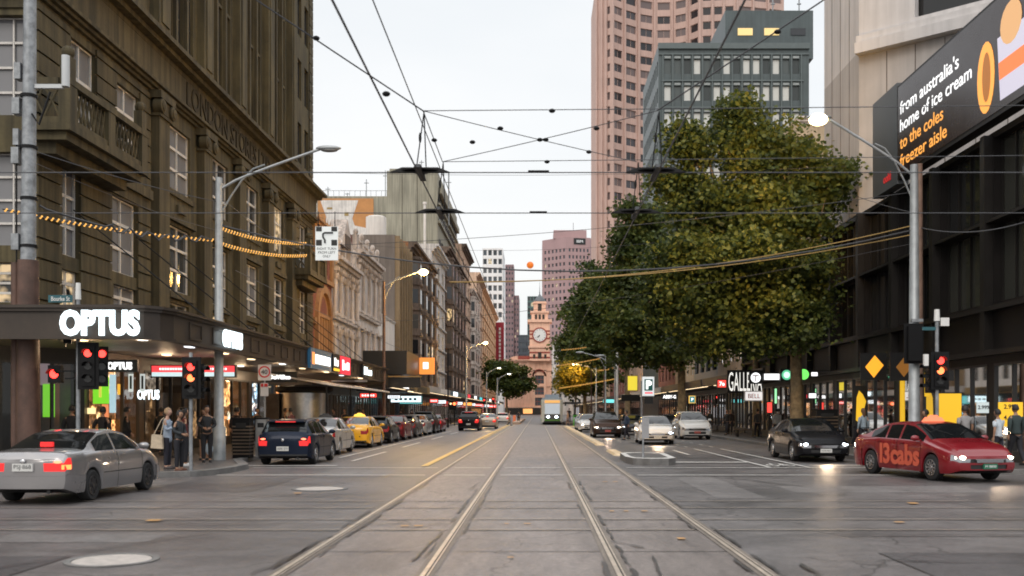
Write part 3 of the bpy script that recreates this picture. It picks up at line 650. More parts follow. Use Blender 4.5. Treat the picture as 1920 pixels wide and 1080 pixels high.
# fascia light boxes
def fascia_box(y0,y1,z0,z1,label,parts):
    t=root('fascia_sign',label,'sign',(-9.85,(y0+y1)/2,z0)); m=MB(); m.box(-9.96,-9.82,y0,y1,z0,z1); m.build('sign_box',parts[0],t)
    for (a,b,c,d,mm,nm) in parts[1:]:
        m=MB(); m.box(-9.819,-9.80,y0+a*(y1-y0),y0+b*(y1-y0),z0+c*(z1-z0),z0+d*(z1-z0)); m.build(nm,mm,t)
M_navy=mat('navy_sign',(.01,.03,.06),.3,var=0,emit=(.02,.08,.14),es=.6); M_redg=glow('red_glow',(.9,.04,.07),1.0)
fascia_box(43.2,47.6,3.62,4.5,'navy light box with white wording on the awning fascia',[M_navy]+[(.06,.16,.2,.8,glow('orange_glow',(1,.35,.1),1.2),'emblem')]+[(.2+k*.105,.285+k*.105,.25,.72,M_wg2,'lettering') for k in range(7)])
fascia_box(47.9,49.6,3.62,4.5,'black and yellow striped little box on the awning fascia',[M_signblk,(.1,.9,.08,.22,glow('yellow_glow',(1,.6,.05),1.2),'stripe'),(.2,.4,.35,.8,M_wg2,'lettering'),(.5,.75,.35,.7,M_wg2,'lettering')])
fascia_box(49.8,52.4,3.62,4.5,'red light box with white wording on the awning fascia',[M_redg,(.15,.3,.2,.8,M_wg2,'lettering'),(.36,.55,.25,.6,M_wg2,'lettering'),(.6,.85,.25,.7,M_wg2,'lettering')])
fascia_box(56.2,59.4,3.66,4.4,'dark box with small glowing white word on the awning fascia',[M_signblk,(.1,.42,.2,.8,M_wglow,'lettering'),(.5,.9,.2,.62,M_wglow,'lettering')])
# sloping canopy and stainless kiosk
t=root('canopy','sloping grey sheet canopy hanging below the awning','canopy',(-11,54,3.1))
m=MB(); 
for k in range(14):
    y0=46+k*1.35; m.hexa([(-12.6,y0,3.45),(-9.6,y0,2.92),(-9.6,y0+1.3,2.92),(-12.6,y0+1.3,3.45),(-12.6,y0,3.52),(-9.6,y0,3.0),(-9.6,y0+1.3,3.0),(-12.6,y0+1.3,3.52)])
m.build('sheet',mat('canopy_sheet',(.70,.64,.58),.6,var=.2),t)
m=MB()
for y in (46.1,52,58,64.7): m.tube([(-9.75,y,.1),(-9.75,y,2.95)],.045,8); 
m.build('post',M_black,t)
t=root('steel_kiosk','rounded stainless steel kiosk on the footpath behind the parked cars','kiosk',(-11.7,50,0))
m=MB(); m.lathe((-11.7,50,.13),[(1.15,0),(1.15,2.5)],32); m.build('drum',M_steel,t,True)
m=MB(); m.lathe((-11.7,50,2.63),[(1.15,0),(1.45,.1),(1.45,.3),(.2,.42)],32); m.build('roof',M_black,t,True)
m=MB(); m.box(-13.5,-12.8,49.4,50.8,.13,2.6); m.build('counter',M_stonew,t)

# ---------- second: red brick with ochre arch ----------
BR=brick('red_brick',(.20,.045,.03),(.26,.07,.045),(.22,.16,.12)); OC=mat('ochre_render',(.40,.22,.10),.8,var=.18,scale=1,streak=.25)
F=FL(66.4); rt=root('brick_building','narrow red brick building with tall ochre arch beside the olive building','building',(-20,69.5,0))
m=MB(); wallholes(m,F,0,6.2,3.6,14.6,[(1.1,2.3,11.4,13.4),(3.7,4.9,11.4,13.4)],.2); hull(m,F,6.2,14,3.6,14.6); m.build('wall',BR,rt)
place_windows(F,[(1.1,2.3,11.4,13.4),(3.7,4.9,11.4,13.4)],rt,M_frame,G_lit,2,2)
lower(F,6.2,rt,[S_warm,S_mix],M_shopw,3.6,3.0)
def archpts(c,r,z,n=14): return [(c-r*math.cos(PI*i/n),z+r*math.sin(PI*i/n)) for i in range(n+1)]
m=MB(); c=3.1
o=archpts(c,2.45,8.0); i_=archpts(c,1.95,8.0)
o=[(c-2.45,4.6)]+o+[(c+2.45,4.6)]; i_=[(c-1.95,4.6)]+i_+[(c+1.95,4.6)]
for a in range(len(o)-1):
    q=[o[a],o[a+1],i_[a+1],i_[a]]; m.hexa([F(p[0],.002,p[1]) for p in q]+[F(p[0],.28,p[1]) for p in q])
m.fbox(F,-.0,.62,0,.2,7.6,8.0); m.fbox(F,5.6,6.2,0,.2,7.6,8.0)
m.build('arch_surround',OC,rt)
m=MB(); m.poly([F(p[0],.05,p[1]) for p in i_]); m.build('arch_panel',OC,rt)
m=MB()
for k in range(5): u=c-1.7+k*.85; m.fbox(F,u-.08,u+.08,.051,.16,4.6,8.2)
m.fbox(F,c-1.9,c+1.9,.051,.2,8.2,8.4); m.build('arch_mullion',OC,rt)
m=MB(); m.poly([F(p[0],.07,p[1]) for p in archpts(c,1.2,8.5)]); m.build('fanlight',BR,rt)
m=MB(); cornice(m,F,6.2,14.1,.6,.5); m.fbox(F,.05,.55,0,.2,11,14.1); m.fbox(F,5.6,6.1,0,.2,11,14.1); m.fbox(F,0,6.2,-.01,.25,10.7,11.0)
for k in range(8): u=6.2*k/8; m.poly([F(u,.15,14.7),F(u+6.2/8,.15,14.7),F(u+3.1/8,.15,15.4)])
m.build('cornice',OC,rt)

# ---------- white ornate pair ----------
WH=mat('white_stucco',(.80,.73,.69),.8,var=.1,scale=1.2,streak=.2,bump=.2,bscale=10); WH2=mat('cream_stucco_trim',(.70,.60,.53),.8,var=.2,scale=1.5,streak=.45)
def ornate(y0,y1,H,label,nb,wall,trim,rows,ped,parap,name='terrace_building',gm=G_lit,base=3.6,ints=None,arch=True,colr=.17):
    F=FL(y0); L=y1-y0; st=L/nb; ops=[]
    for (z,h) in rows:
        for k in range(nb): ops.append((st*(k+.5)-st*.24,st*(k+.5)+st*.24,z,z+h))
    rt=building(name,label,F,L,16,H,wall,ops,M_frame,gm,2,2,.25,z0=base,corn=((rows[-1][0]+rows[-1][1]+.7,.8,.75),),trim=trim,band=[(z-.5,.22,.3) for z,h in rows])
    for (z,h) in rows:
        for k in range(nb+1):
            m=MB(); u=min(max(st*k,colr+.02),L-colr-.02); c=F(u,.22,0); m.lathe((c[0],c[1],z-.3),[(colr*1.4,0),(colr*1.3,.2),(colr,.25),(colr*.85,h+.1),(colr*1.2,h+.15),(colr*1.7,h+.5)],10); m.build('column',trim,rt,True)
    for j,(z,h) in enumerate(rows):
        for k in range(nb):
            m=MB(); c=st*(k+.5); w=st*.3
            if ped and j==0: m.poly([F(c-w,.32,z+h+.05),F(c+w,.32,z+h+.05),F(c,.32,z+h+.7)]); m.fbox(F,c-w,c+w,0,.4,z+h,z+h+.15)
            else: 
                a=archpts(c,w,z+h-.05,8); b=archpts(c,w*.75,z+h-.05,8)
                for q in range(8): p=[a[q],a[q+1],b[q+1],b[q]]; m.hexa([F(s[0],.0,s[1]) for s in p]+[F(s[0],.2,s[1]) for s in p])
            m.fbox(F,c-w,c+w,-.01,.34,z-.22,z-.02)
            for e in (-.8,.8): m.fbox(F,c+e*w-.08,c+e*w+.08,0,.26,z-.55,z-.22)
            m.build('window_hood',trim,rt)
    m=MB(); n=int(L/.8)
    zc=rows[-1][0]+rows[-1][1]+.45
    for k in range(n): u=L*(k+.5)/n; m.fbox(F,u-.12,u+.12,0,.5,zc,zc+.26)
    m.build('cornice_bracket',trim,rt)
    m=MB(); z=H
    m.fbox(F,0,L,-.2,.1,z+.001,z+.25)
    for k in range(nb+1):
        u=min(max(st*k,.3),L-.3); m.fbox(F,u-.28,u+.28,-.22,.14,z+.25,z+1.3); m.ball(F(u,0,z+1.55),(.22,.22,.3),8)
    if parap: 
        for k in range(int(L/.35)): u=.2+k*.35; m.fbox(F,u,u+.15,-.1,.02,z+.25,z+.95)
        m.fbox(F,0,L,-.16,.1,z+.95,z+1.1)
    m.build('parapet',trim,rt)
    lower(F,L,rt,ints or [S_warm,S_mix,S_cool],M_shopw,base,3.0)
    return rt
ornate(72.6,82,13.0,'white stucco building with column rows and cream dormer front nearest the brick one',4,WH,WH2,[(4.8,2.8),(9.0,2.6)],False,False)
ornate(82,93.7,15.0,'taller white stucco building with triangular window pediments and dark cornice brackets',4,WH,WH2,[(5.2,3.4),(10.2,3.4)],True,True)
# gable on the first
t=[o for o in C.objects if o.name.startswith('terrace_building')][0]; F=FL(72.6)
m=MB(); m.poly([F(2.3,.3,14.3),F(7.1,.3,14.3),F(4.7,.3,16.6)]); m.poly([F(2.3,-1,14.3),F(7.1,-1,14.3),F(4.7,-1,16.6)]); m.poly([F(2.3,.3,14.3),F(4.7,.3,16.6),F(4.7,-1,16.6),F(2.3,-1,14.3)]); m.poly([F(7.1,.3,14.3),F(4.7,.3,16.6),F(4.7,-1,16.6),F(7.1,-1,14.3)]); m.build('gable',WH2,t)
m=MB(); m.fbox(F,3.6,5.8,-.1,.36,14.35,15.3); m.build('gable_panel',mat('weathered_dark_stone',(.17,.12,.09),.85,var=.35,scale=2,streak=.4),t)
MDS=MC['weathered_dark_stone']
# plain white low box
WP=mat('smooth_white_wall',(.82,.77,.72),.75,var=.08,scale=.6,streak=.15)
F=FL(93.7); L=11.2
rt=building('plain_shop_building','low plain white building with a row of small square windows',F,L,14,11,WP,[(1.5+k*2.2,2.9+k*2.2,4.8,6.9) for k in range(4)],M_dframe,G_dark,1,2,z0=3.6,corn=((10.8,.25,.12),))
lower(F,L,rt,[S_red,S_mix,S_warm],M_shopw,3.6,3.0)
# grey brown slab with ribs
GB=mat('grey_brown_render',(.20,.165,.14),.85,var=.12,scale=.5,streak=.2)
F=FL(104.9); L=11; rt=root('ribbed_building','grey brown block with blank side wall and vertical ribs on its front','building',(-22,110,0))
ops=[(.7+k*2.1,1.9+k*2.1,4.8+j*3.6,7.6+j*3.6) for k in range(5) for j in range(4)]
m=MB(); wallholes(m,F,0,L,3.6,20.3,ops,.3); hull(m,F,L,30,3.6,20.3); m.build('wall',GB,rt)
place_windows(F,ops,rt,M_dframe,G_dark,1,1,.3)
for k in range(6): m=MB(); u=.1+k*2.1; m.fbox(F,u,u+.45,-.01,.5,3.6,20.2); m.build('rib',mat('ochre_brown_rib',(.26,.18,.10),.8,var=.15),rt)
lower(F,L,rt,[S_cool,S_warm,S_mix],M_shopw,3.6,3.0)
m=MB(); m.lathe((-17.3,107,20.3),[(1.1,0),(1.1,2.2),(.9,2.3)],16); tag(m.build('water_tank',WP,None,True),'white drum tank on the roof of the grey brown block','tank')
t=root('roof_sculpture','rust red rounded roof ornament on a white plinth above the white terrace','roof ornament',(-21,96,14))
m=MB(); m.box(-23,-18.5,95,97,11.0,15.6); m.build('plinth',WP,t)
m=MB(); m.ball((-18.9,95.5,17.1),(.9,.7,1.3),10); m.ball((-18.2,95.5,18.0),(.5,.4,.9),8); m.build('ornament',mat('rust_red',(.16,.04,.03),.7),t,True)
# ornate brown with oriels
BO=brick('brown_orange_brick',(.34,.13,.05),(.42,.20,.08),(.14,.09,.06)); 
def oriel_building(y0,y1,H,label,nb,wall,trim,name,floors,ints,gm=G_lit,bays=True,top=None,depth=18,ow=.30,base=3.9):
    F=FL(y0); L=y1-y0; st=L/nb; ops=[]
    fh=(H-base-1.5)/floors
    for j in range(floors):
        z=base+.8+j*fh
        for k in range(nb):
            if bays: ops+=[(st*k+.25,st*k+.25+st*.16,z,z+fh*.6),(st*(k+1)-.25-st*.16,st*(k+1)-.25,z,z+fh*.6)]
            else: ops.append((st*(k+.5)-st*.2,st*(k+.5)+st*.2,z,z+fh*.6))
    rt=building(name,label,F,L,depth,H,wall,ops,M_frame if not bays else M_dframe,gm,1,2,z0=base,corn=((H-1.0,1.0,1.0),),trim=trim,band=[(base+.35+j*fh,.2,.3) for j in range(floors)])
    if bays:
        for k in range(nb):
            c=st*(k+.5); w=st*ow; pr=1.1
            pl=[(c-w,0),(c-w*.55,pr),(c+w*.55,pr),(c+w,0)]
            m=MB()
            pw=[F(a,b,0)[:2] for a,b in pl]; m.prism(pw,base+1.0,H-1.6)
            pb=[F(c+(a-c)*1.12,b*1.12,0)[:2] for a,b in pl]
            for j in range(floors+1): m.prism(pb,base+.9+j*(H-2.6-base)/floors-.15,base+.9+j*(H-2.6-base)/floors+.2)
            o=m.build('oriel',trim,rt)
            for j in range(floors):
                z=base+1.6+j*(H-2.6-base)/floors; h=(H-2.6-base)/floors*.55
                m=MB()
                for (p,q) in zip(pl[:-1],pl[1:]):
                    a=Vector(F(p[0],p[1],0)); b=Vector(F(q[0],q[1],0)); d=(b-a); n=Vector((d.y,-d.x,0)).normalized()
                    if n.x<0: n=-n
                    A=a+d*.18+n*.02; B=a+d*.82+n*.02; m.poly([(A.x,A.y,z),(B.x,B.y,z),(B.x,B.y,z+h),(A.x,A.y,z+h)])
                m.build('oriel_window',gm,o)
    lower(F,L,rt,ints,M_shopw,base,3.1)
    return rt
SG=winglass('street_glass',(.02,.02,.022),(1,.7,.35),1.0,.10,(.1,.09,.08),.2)
oriel_building(116,141.5,21.5,'dark brown ornate building with orange brick top and stacked bay windows',4,BO,MDS,'oriel_building',5,[S_cool,S_mix,S_red,S_warm],SG)
LG=mat('light_grey_stone',(.72,.68,.65),.8,var=.12,scale=1,streak=.35)
oriel_building(141.5,162,25.5,'pale grey narrow building with single columns of sash windows',3,LG,LG,'grey_building',6,[S_mix,S_red,S_warm],SG,False)
oriel_building(162,198,28.5,'blackened brown building with bay windows beyond the pale grey one',5,MDS,MDS,'dark_oriel_building',6,[S_warm,S_mix,S_cool,S_red],SG)
TN=mat('tan_sandstone',(.72,.50,.36),.85,var=.2,scale=.6,streak=.4)
oriel_building(198,222,35,'tan stone building with heavy dark cornice in the middle of the left row',3,TN,MDS,'tan_building',7,[S_red,S_mix],SG,False)
RB=brick('far_red_brick',(.26,.08,.05),(.3,.1,.07),(.2,.15,.12),2)
oriel_building(222,246,29,'red brick and cream banded building past the tan one',3,RB,WH2,'banded_building',6,[S_red,S_warm],SG)
oriel_building(246,273,36,'plain tan concrete slab building past the banded brick one',3,TN,TN,'slab_building',8,[S_mix,S_red],SG,False)
OR=mat('orange_cream_render',(.82,.48,.26),.85,var=.1,scale=.3,streak=.2)
oriel_building(273,366,35.5,'orange cream block with rows of square windows at the far left corner',8,OR,OR,'cream_block',9,[S_red,S_mix,S_warm,S_red],G_dark,False)
t=root('vertical_banner_sign','tall narrow red vertical sign on the far orange cream block','sign',(-13.5,352,20)); 
m=MB(); m.box(-14.6,-11.7,352,352.5,15.5,33); m.build('panel',mat('crimson_sign',(.35,.02,.04),.5,var=.05),t)
m=MB()
for k in range(10): m.box(-13.5,-12.8,351.9,351.95,18+k*1.35,18.95+k*1.35)
m.build('lettering',M_white,t)
# big concrete building with painted wall
CO=mat('grey_green_concrete',(.34,.32,.25),.85,var=.12,scale=.25,streak=.3)
rt=root('concrete_building','large stepped grey concrete building with painted side wall rising behind the terraces','building',(-26,185,0))
m=MB(); m.box(-24.9,-16.5,165,205,0,41.5); m.box(-36.5,-24.9,165,205,0,37.3); m.build('wall',CO,rt)
m=MB(); m.box(-24.6,-18,166,190,41.5,42.1); m.box(-16.5,-15.9,166,204,38,39); m.box(-16.5,-16.1,165.5,204,33,33.4)
m.box(-16.5,-16.1,165.5,204,36,36.3); m.build('cornice',CO,rt)
FF=FL(166,-16.5); place_windows(FF,grid_ops(0,38,9,2.2,[29,33.6,36.6],1.6),rt,M_dframe,G_dark,1,1,-.1)
m=MB()
for x in (-22.4,-19.9,-28,-31): m.box(x,x+.08,164.9,164.998,0,41 if x>-24.9 else 37)
m.build('panel_joint',mat('dark_wall_joint',(.1,.09,.07),.9),rt)  # thin dark strips over the wall panel joints
m=MB(); m.box(-36.3,-27.1,164.88,164.96,27.2,36.9); m.build('mural_ground',mat('mural_orange',(.50,.235,.085),.8,var=.12,scale=.8),rt)
def blob(cx,cz,rx,rz,n=24,ph=0,w=.0): return [(cx+rx*math.cos(2*PI*k/n)*(1+w*math.sin(3*2*PI*k/n+ph)),164.84,cz+rz*math.sin(2*PI*k/n)*(1+w*math.sin(2*2*PI*k/n+ph))) for k in range(n)]
MW=mat('mural_white',(.70,.66,.62),.8,var=.14,scale=.9,streak=.2)
m=MB(); m.poly([(-35.9,164.84,36.6),(-29.6,164.84,36.6),(-30.6,164.84,33.6),(-30.2,164.84,32.4),(-28.3,164.84,32),(-28.3,164.84,30.2),(-31,164.84,29),(-32.3,164.84,27.4),(-34,164.84,27.4),(-34.3,164.84,30),(-35.2,164.84,31.6),(-34.9,164.84,33.8)]); m.build('mural_shape',MW,rt)
m=MB(); m.box(-34.6,-32.5,164.8,164.83,29.2,29.5); m.box(-33.6,-31.2,164.8,164.83,31.2,31.7); m.box(-34.8,-33.9,164.8,164.83,35.1,35.4); m.box(-31.9,-31.2,164.8,164.83,34,34.6); m.build('mural_marks',mat('mural_ochre',(.35,.25,.1),.8,var=.2),rt)
for i,(x,z,h) in enumerate(((-35.3,37.3,2.2),(-28.8,37.3,3.5),(-32,37.3,1.2),(-14.9,33,9),(-25.6,37.3,5),(-19.5,42,2))):
    m=MB(); m.tube([(x,168,z),(x,168,z+h)],.07 if i!=3 else .12,6); m.box(x-.4,x+.4,167.95,168.05,z+h*.8,z+h*.8+.12); tag(m.build('rooftop_aerial',M_galv),['short aerial at the left end above the painted wall','tall thin aerial above the painted wall','stubby vent pipe above the painted wall','slender mast at the front corner of the concrete building','aerial beside the step of the concrete roof','mast on the highest part of the concrete roof'][i],'aerial')
m=MB(); m.box(-36.5,-24.9,165.1,165.16,38.2,38.27)
for k in range(14): m.box(-36.4+k*.88,-36.34+k*.88,165.1,165.16,37.3,38.2)
m.build('roof_railing',M_galv,rt)
t=root('chimney_stack','tall thin white flue pipe rising before the concrete building','flue',(-17,140,22)); m=MB(); m.tube([(-15.9,141,20),(-15.9,141,31)],.18,8); m.build('pipe',WP,t,True); m=MB(); m.lathe((-15.9,141,31),[(.28,0),(.28,.3)],8); m.build('cap',WP,t)
# awnings of the next blocks
def awning2(y0,y1,z,label,c,signs,x0=-14.9,x1=-10.2):
    t=root('shop_awning',label,'awning',(-12,y0,z),group='awnings down the left row'); m=MB(); m.box(x0,x1,y0,y1,z,z+.18); m.build('canopy',M_fascia,t)
    m=MB(); m.box(x1+.002,x1+.12,y0,y1,z-.12,z+.5); m.build('fascia',c,t)
    for k,(a,b,mm) in enumerate(signs): m=MB(); m.box(x1+.121,x1+.16,a,b,z-.05,z+.43); m.build('fascia_panel',mm,t)
    m=MB(); m.box(x1-.6,x1-.45,y0+1,y1-1,z-.06,z-.004); m.build('strip_light',M_dl,t)
GY=mat('pale_fascia',(.42,.40,.38),.6,var=.1); BLf=mat('blue_grey_fascia',(.10,.17,.2),.6,var=.1); YB=mat('ochre_fascia',(.3,.2,.08),.6,var=.1)
awning2(66.6,82,3.5,'dark awning in front of the brick arch building',M_fascia,[(75,78,M_wg2)])
awning2(82.1,93.6,3.4,'ochre edged awning below the pedimented white building',YB,[(84,91,M_signblk)])
awning2(93.8,116,3.6,'pale panelled awning before the plain white building',GY,[(96,100,GY),(104,112,WP)])
awning2(116.2,141,3.6,'blue grey awning under the oriel building',BLf,[(120,126,M_wglow),(130,136,BLf)])
awning2(141.6,198,3.7,'long dark awning far along the left row',M_fascia,[(145,150,M_redg),(160,166,M_wg2),(175,182,glow('teal_glow',(.1,.7,.75),1))])
awning2(198.5,300,3.8,'furthest dark awning near the street end on the left',M_fascia,[(210,218,M_wg2),(230,240,M_redg),(255,262,M_wg2)])
# roof box signs on awning
t=root('roof_box_sign','big black box sign with orange end standing on the awning','sign',(-11,67.5,4.1)); m=MB(); m.box(-11.9,-8.9,68,75,4.25,5.85); m.build('black_box',M_signblk,t)
m=MB(); m.box(-8.88,-7.75,75.1,75.4,4.5,5.75); m.build('orange_box',glow('orange_sign_glow',(1,.32,.06),.85),t); m=MB(); m.box(-8.6,-8.2,75.06,75.09,4.9,5.4); m.build('emblem',M_wg2,t)
t=root('box_sign','long black box sign edging the awning under the orange ended one','sign',(-10,70,3.4)); m=MB(); m.box(-11.5,-7.9,67.4,67.7,3.32,4.0); m.build('panel',M_signblk,t); m=MB(); m.box(-11.6,-7.8,67.35,67.39,4.02,4.1); m.build('trim',YB,t)
# hanging lit signs beneath awnings
rnd=random.Random(5)
hs=[(-12.2,72,1.3,.4,'red'),(-11.5,80,1.1,.35,'white'),(-12.5,95,3.0,.7,'cyanw'),(-12.8,101,2.4,.9,'teal'),(-11.6,112,1,.5,'red'),(-12,125,1.2,.5,'white'),(-11.8,138,1.6,.5,'red'),(-12,150,1.6,.5,'white'),(-11.5,165,1.5,.6,'orange'),(-12,180,1.8,.5,'white'),(-11.6,200,1.8,.6,'red'),(-11.8,225,2,.6,'white'),(-11.2,250,2,.8,'red')]
GC={'red':glow('hang_red',(1,.08,.06),1.4),'white':glow('hang_white',(.9,.95,1),1.6),'cyanw':glow('hang_cyan_white',(.75,.95,1),1.5),'teal':glow('hang_teal',(.15,.55,.55),1.0),'orange':glow('hang_orange',(1,.4,.1),1.6)}
ad={'red':'red','white':'white','cyanw':'wide pale cyan','teal':'teal','orange':'orange'}
wh=['nearest the black box signs','second under the ochre awning','across the dark shopfront past the terrace','just beyond the cyan one','under the end of the pale awning','first under the blue grey awning','last under the blue grey awning','first under the long dark awning','second under the long dark awning','late under the long dark awning','first under the furthest awning','middle of the furthest awning','last under the furthest awning']
for i,(x,y,w,h,c) in enumerate(hs):
    t=root('hanging_sign','small glowing %s hanging sign %s'%(ad[c],wh[i]),'sign',(x,y,2.9),group='lit signs hanging under the left awnings')
    m=MB(); m.box(x-w/2,x+w/2,y,y+.15,2.85-h/2,2.85+h/2); m.build('sign_box',M_signblk,t); m=MB(); m.box(x-w/2+.06,x+w/2-.06,y-.02,y-.002,2.85-h/2+.06,2.85+h/2-.06); m.build('face',GC[c],t)
    if c in('white','red','cyanw'):
        m=MB()
        for k in range(5): m.box(x-w*.36+k*w*.15,x-w*.36+k*w*.15+w*.09,y-.03,y-.021,2.85-h*.16,2.85+h*.16)
        m.build('lettering',M_signblk if c!='red' else M_wg2,t)
# ======================= right side =======================
M_dk=mat('dark_bronze_cladding',(.012,.010,.0095),.45,var=.3,scale=1.2,spec=.25); M_dk2=mat('dark_mullion',(.014,.012,.011),.45,var=.2,spec=.3)
G_dkr=winglass('dark_facade_glass',(.006,.006,.006),None,0,0,(.045,.045,.038),.4)  # paler panes are reflections put into the glass colour
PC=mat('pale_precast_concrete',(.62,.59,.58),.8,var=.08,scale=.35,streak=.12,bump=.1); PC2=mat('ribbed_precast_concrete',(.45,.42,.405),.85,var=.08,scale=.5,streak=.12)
RX=15.0
F=FR(28.6,RX); L=43
rt=root('glass_building','dark glass and bronze corner building under the concrete upper block and big screen','building',(25,48,0))
bw=4.3
# upper glass bays z 4.4..11
ops=[]
for k in range(10):
    for (z,h) in ((5.3,2.6),(8.0,2.7)): ops.append((k*bw+.22,(k+1)*bw-.22,z,z+h))
m=MB(); wallholes(m,F,0,L,3.7,10.9,ops,.3); hull(m,F,L,30,3.7,10.9,near=False); m.build('wall',M_dk,rt)
place_windows(F,ops,rt,M_dk2,G_dkr,4,1,.3,None,.07)
m=MB()
for k in range(11): u=min(max(k*bw,.2),L-.2); m.fbox(F,u-.16,u+.16,-.01,.3,3.7,10.8)
m.build('fin',M_dk2,rt)
m=MB(); m.fbox(F,0,L,0,.34,5.0,5.15); m.fbox(F,0,L,0,.4,3.55,3.72); m.fbox(F,.0,L,.0,.25,7.9,8.0); m.build('ledge',M_dk2,rt)
# bourke side of the corner building
G=frame((RX,28.6,0),(1,0,0),(0,-1,0)); gops=[(k*4+.3,k*4+3.7,z,z+h) for k in range(7) for z,h in ((5.3,2.6),(8,2.7))]
m=MB(); wallholes(m,G,0,29.9,3.7,10.9,gops,.3); m.build('side_wall',M_dk,rt); place_windows(G,gops,rt,M_dk2,G_dkr,3,1,.3)
lower(G,29.9,rt,[S_dim]*5,M_dk,3.7,3.2)
S_yel=glow('yellow_bank_glow',(1,.58,.03),.7)
S_bank=shopmat('bank_interior',[(1,.6,.1),(.5,.3,.08),(.9,.6,.2)],.5,1.2,.6)
n=10; w=L/n; lops=[(k*w+.25,(k+1)*w-.25,.13,3.3) for k in range(n)]
m=MB(); wallholes(m,F,0,L,0,3.7,lops,.95); m.build('shopfront_wall',M_dk,rt)
for k in range(n): shopfront(F,lops[k][0],lops[k][1],rt,[S_darkin,S_darkin,S_bank,S_bank,S_dim,S_dim,S_cool,S_mix,S_warm,S_mix][k],3.3,.4,3)
for (u0,u1,z0,z1) in ((12.2,12.7,1,3.25),(10.4,11.4,2.3,3.25),(9.6,10.0,2.3,3.25)): lit('lit_panel',F,u0,u1,-.02,z0,z1,S_yel,rt,.03)
t=root('rate_poster','glowing yellow poster with black interest rates 2.99% and 4.47% behind the pedestrians','poster',(13.9,29.8,1.5))
m=MB(); m.box(13.55,14.25,29.2,29.26,1.28,2.0) ; m.build('panel',S_yel,t)
K_blk=mat('black_print',(.01,.01,.01),.5,var=0)
text('2.99%',.13,tm((13.9,29.19,1.87),(1,0,0)),K_blk,t,'lettering',.005,.02); text('4.47%',.13,tm((13.9,29.19,1.55),(1,0,0)),K_blk,t,'lettering',.005,.02)
t=root('white_poster','small white lit poster with dark wording beside the yellow rate poster','poster',(13.1,29.3,1.7))
m=MB(); m.box(12.95,13.3,29.3,29.35,1.68,2.0); m.build('panel',glow('dim_poster',(.7,.8,.8),.5),t); text('2.99%',.11,tm((13.15,29.29,1.85),(1,0,0)),K_blk,t,'lettering',.005,.02)
t=root('yellow_hoarding','plain glowing yellow panel standing behind the red signal','hoarding',(12.6,32,1)); m=MB(); m.box(12.9,13.62,31.95,32.0,1.3,2.3); m.build('panel',S_yel,t); m=MB(); m.box(12.86,13.66,32.001,32.05,.13,2.33); m.build('frame',M_dk2,t)
# diamond blade signs
for (x,y,z,s,lb,mm) in ((13.75,40.6,3.55,.45,'black square blade sign with bright amber diamond on the dark glass building',glow('amber_diamond',(1,.42,.03),1.0)),(14.35,38.9,3.47,.4,'dim brown diamond on dark panel just right of the bright amber one',mat('dim_diamond',(.35,.15,.03),.5,var=.05,emit=(1,.4,.05),es=.08))):
    t=root('diamond_sign',lb,'sign',(x,y,z)); m=MB(); m.box(x-.55,x+.5,y,y+.12,z-.55,z+.55); m.build('panel',M_signblk,t)
    m=MB(); q=.06; m.poly([(x-.37*s/.45,y-.01,z-.02),(x-.02,y-.01,z-.46*s/.45),(x+.38*s/.45,y-.01,z+.05),(x+.02,y-.01,z+.46*s/.45)]); m.build('diamond',mm,t)
    m=MB(); m.box(x+.5,15,y+.03,y+.09,z+.3,z+.36); m.build('bracket',M_dk2,t)
t=root('glowing_sign','small glowing yellow diamond emblem at head height on the dark wall','sign',(14,42,1.9)); m=MB(); m.poly([(13.45,41.9,2.3),(13.42,41.9,1.35),(13.6,41.9,1.2),(13.74,41.9,1.7),(13.85,41.9,2.15),(13.7,41.9,2.45),(13.55,41.9,2.6)]); m.build('emblem',S_yel,t); m=MB(); m.box(13.3,13.9,41.95,42.0,1.15,2.8); m.build('panel',M_signblk,t)
# upper concrete block, chamfered
up=root('concrete_block','pale concrete upper block with chamfered corner and big dark windows above the screen','building',(28,50,11))
ch=Vector((1.15,-1,0)).normalized()
A=Vector((RX,46.4,0)); B=A+ch*17; 
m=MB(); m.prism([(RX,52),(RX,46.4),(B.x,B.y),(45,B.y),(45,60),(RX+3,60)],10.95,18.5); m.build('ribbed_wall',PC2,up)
ops2=[(2.6+k*4.6,5.9+k*4.6,19.4,22.6) for k in range(3)]+[(2.6+k*4.6,5.9+k*4.6,25,28) for k in range(3)]
HF=frame((A.x,A.y,0),ch,(-1,-1.15,0))
m=MB(); wallholes(m,HF,0,17,18.5,34,ops2,.5)
for a,b in (((RX,46.4),(RX,52)),((RX,52),(RX+3,60)),((RX+3,60),(45,60))): m.poly([(a[0],a[1],18.5),(b[0],b[1],18.5),(b[0],b[1],34),(a[0],a[1],34)])
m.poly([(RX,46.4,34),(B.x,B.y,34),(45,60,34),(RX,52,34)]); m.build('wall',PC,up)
place_windows(HF,ops2,up,M_dk2,G_dkr,1,1,.5)
m=MB(); m.fbox(HF,-.0,17,-.1,.5,18.25,18.75); m.fbox(HF,0,17,-.02,.35,18.75,19.1); m.build('ledge',PC,up)
m=MB()
for k in range(1,13): m.fbox(HF,k*1.3,k*1.3+.04,-.01,.012,11,18.2)
for y in (47.8,49.2,50.6): m.box(RX-.012,RX+.01,y,y+.04,11,34)
m.build('panel_joint',mat('dark_joint',(.12,.10,.09),.9),up)
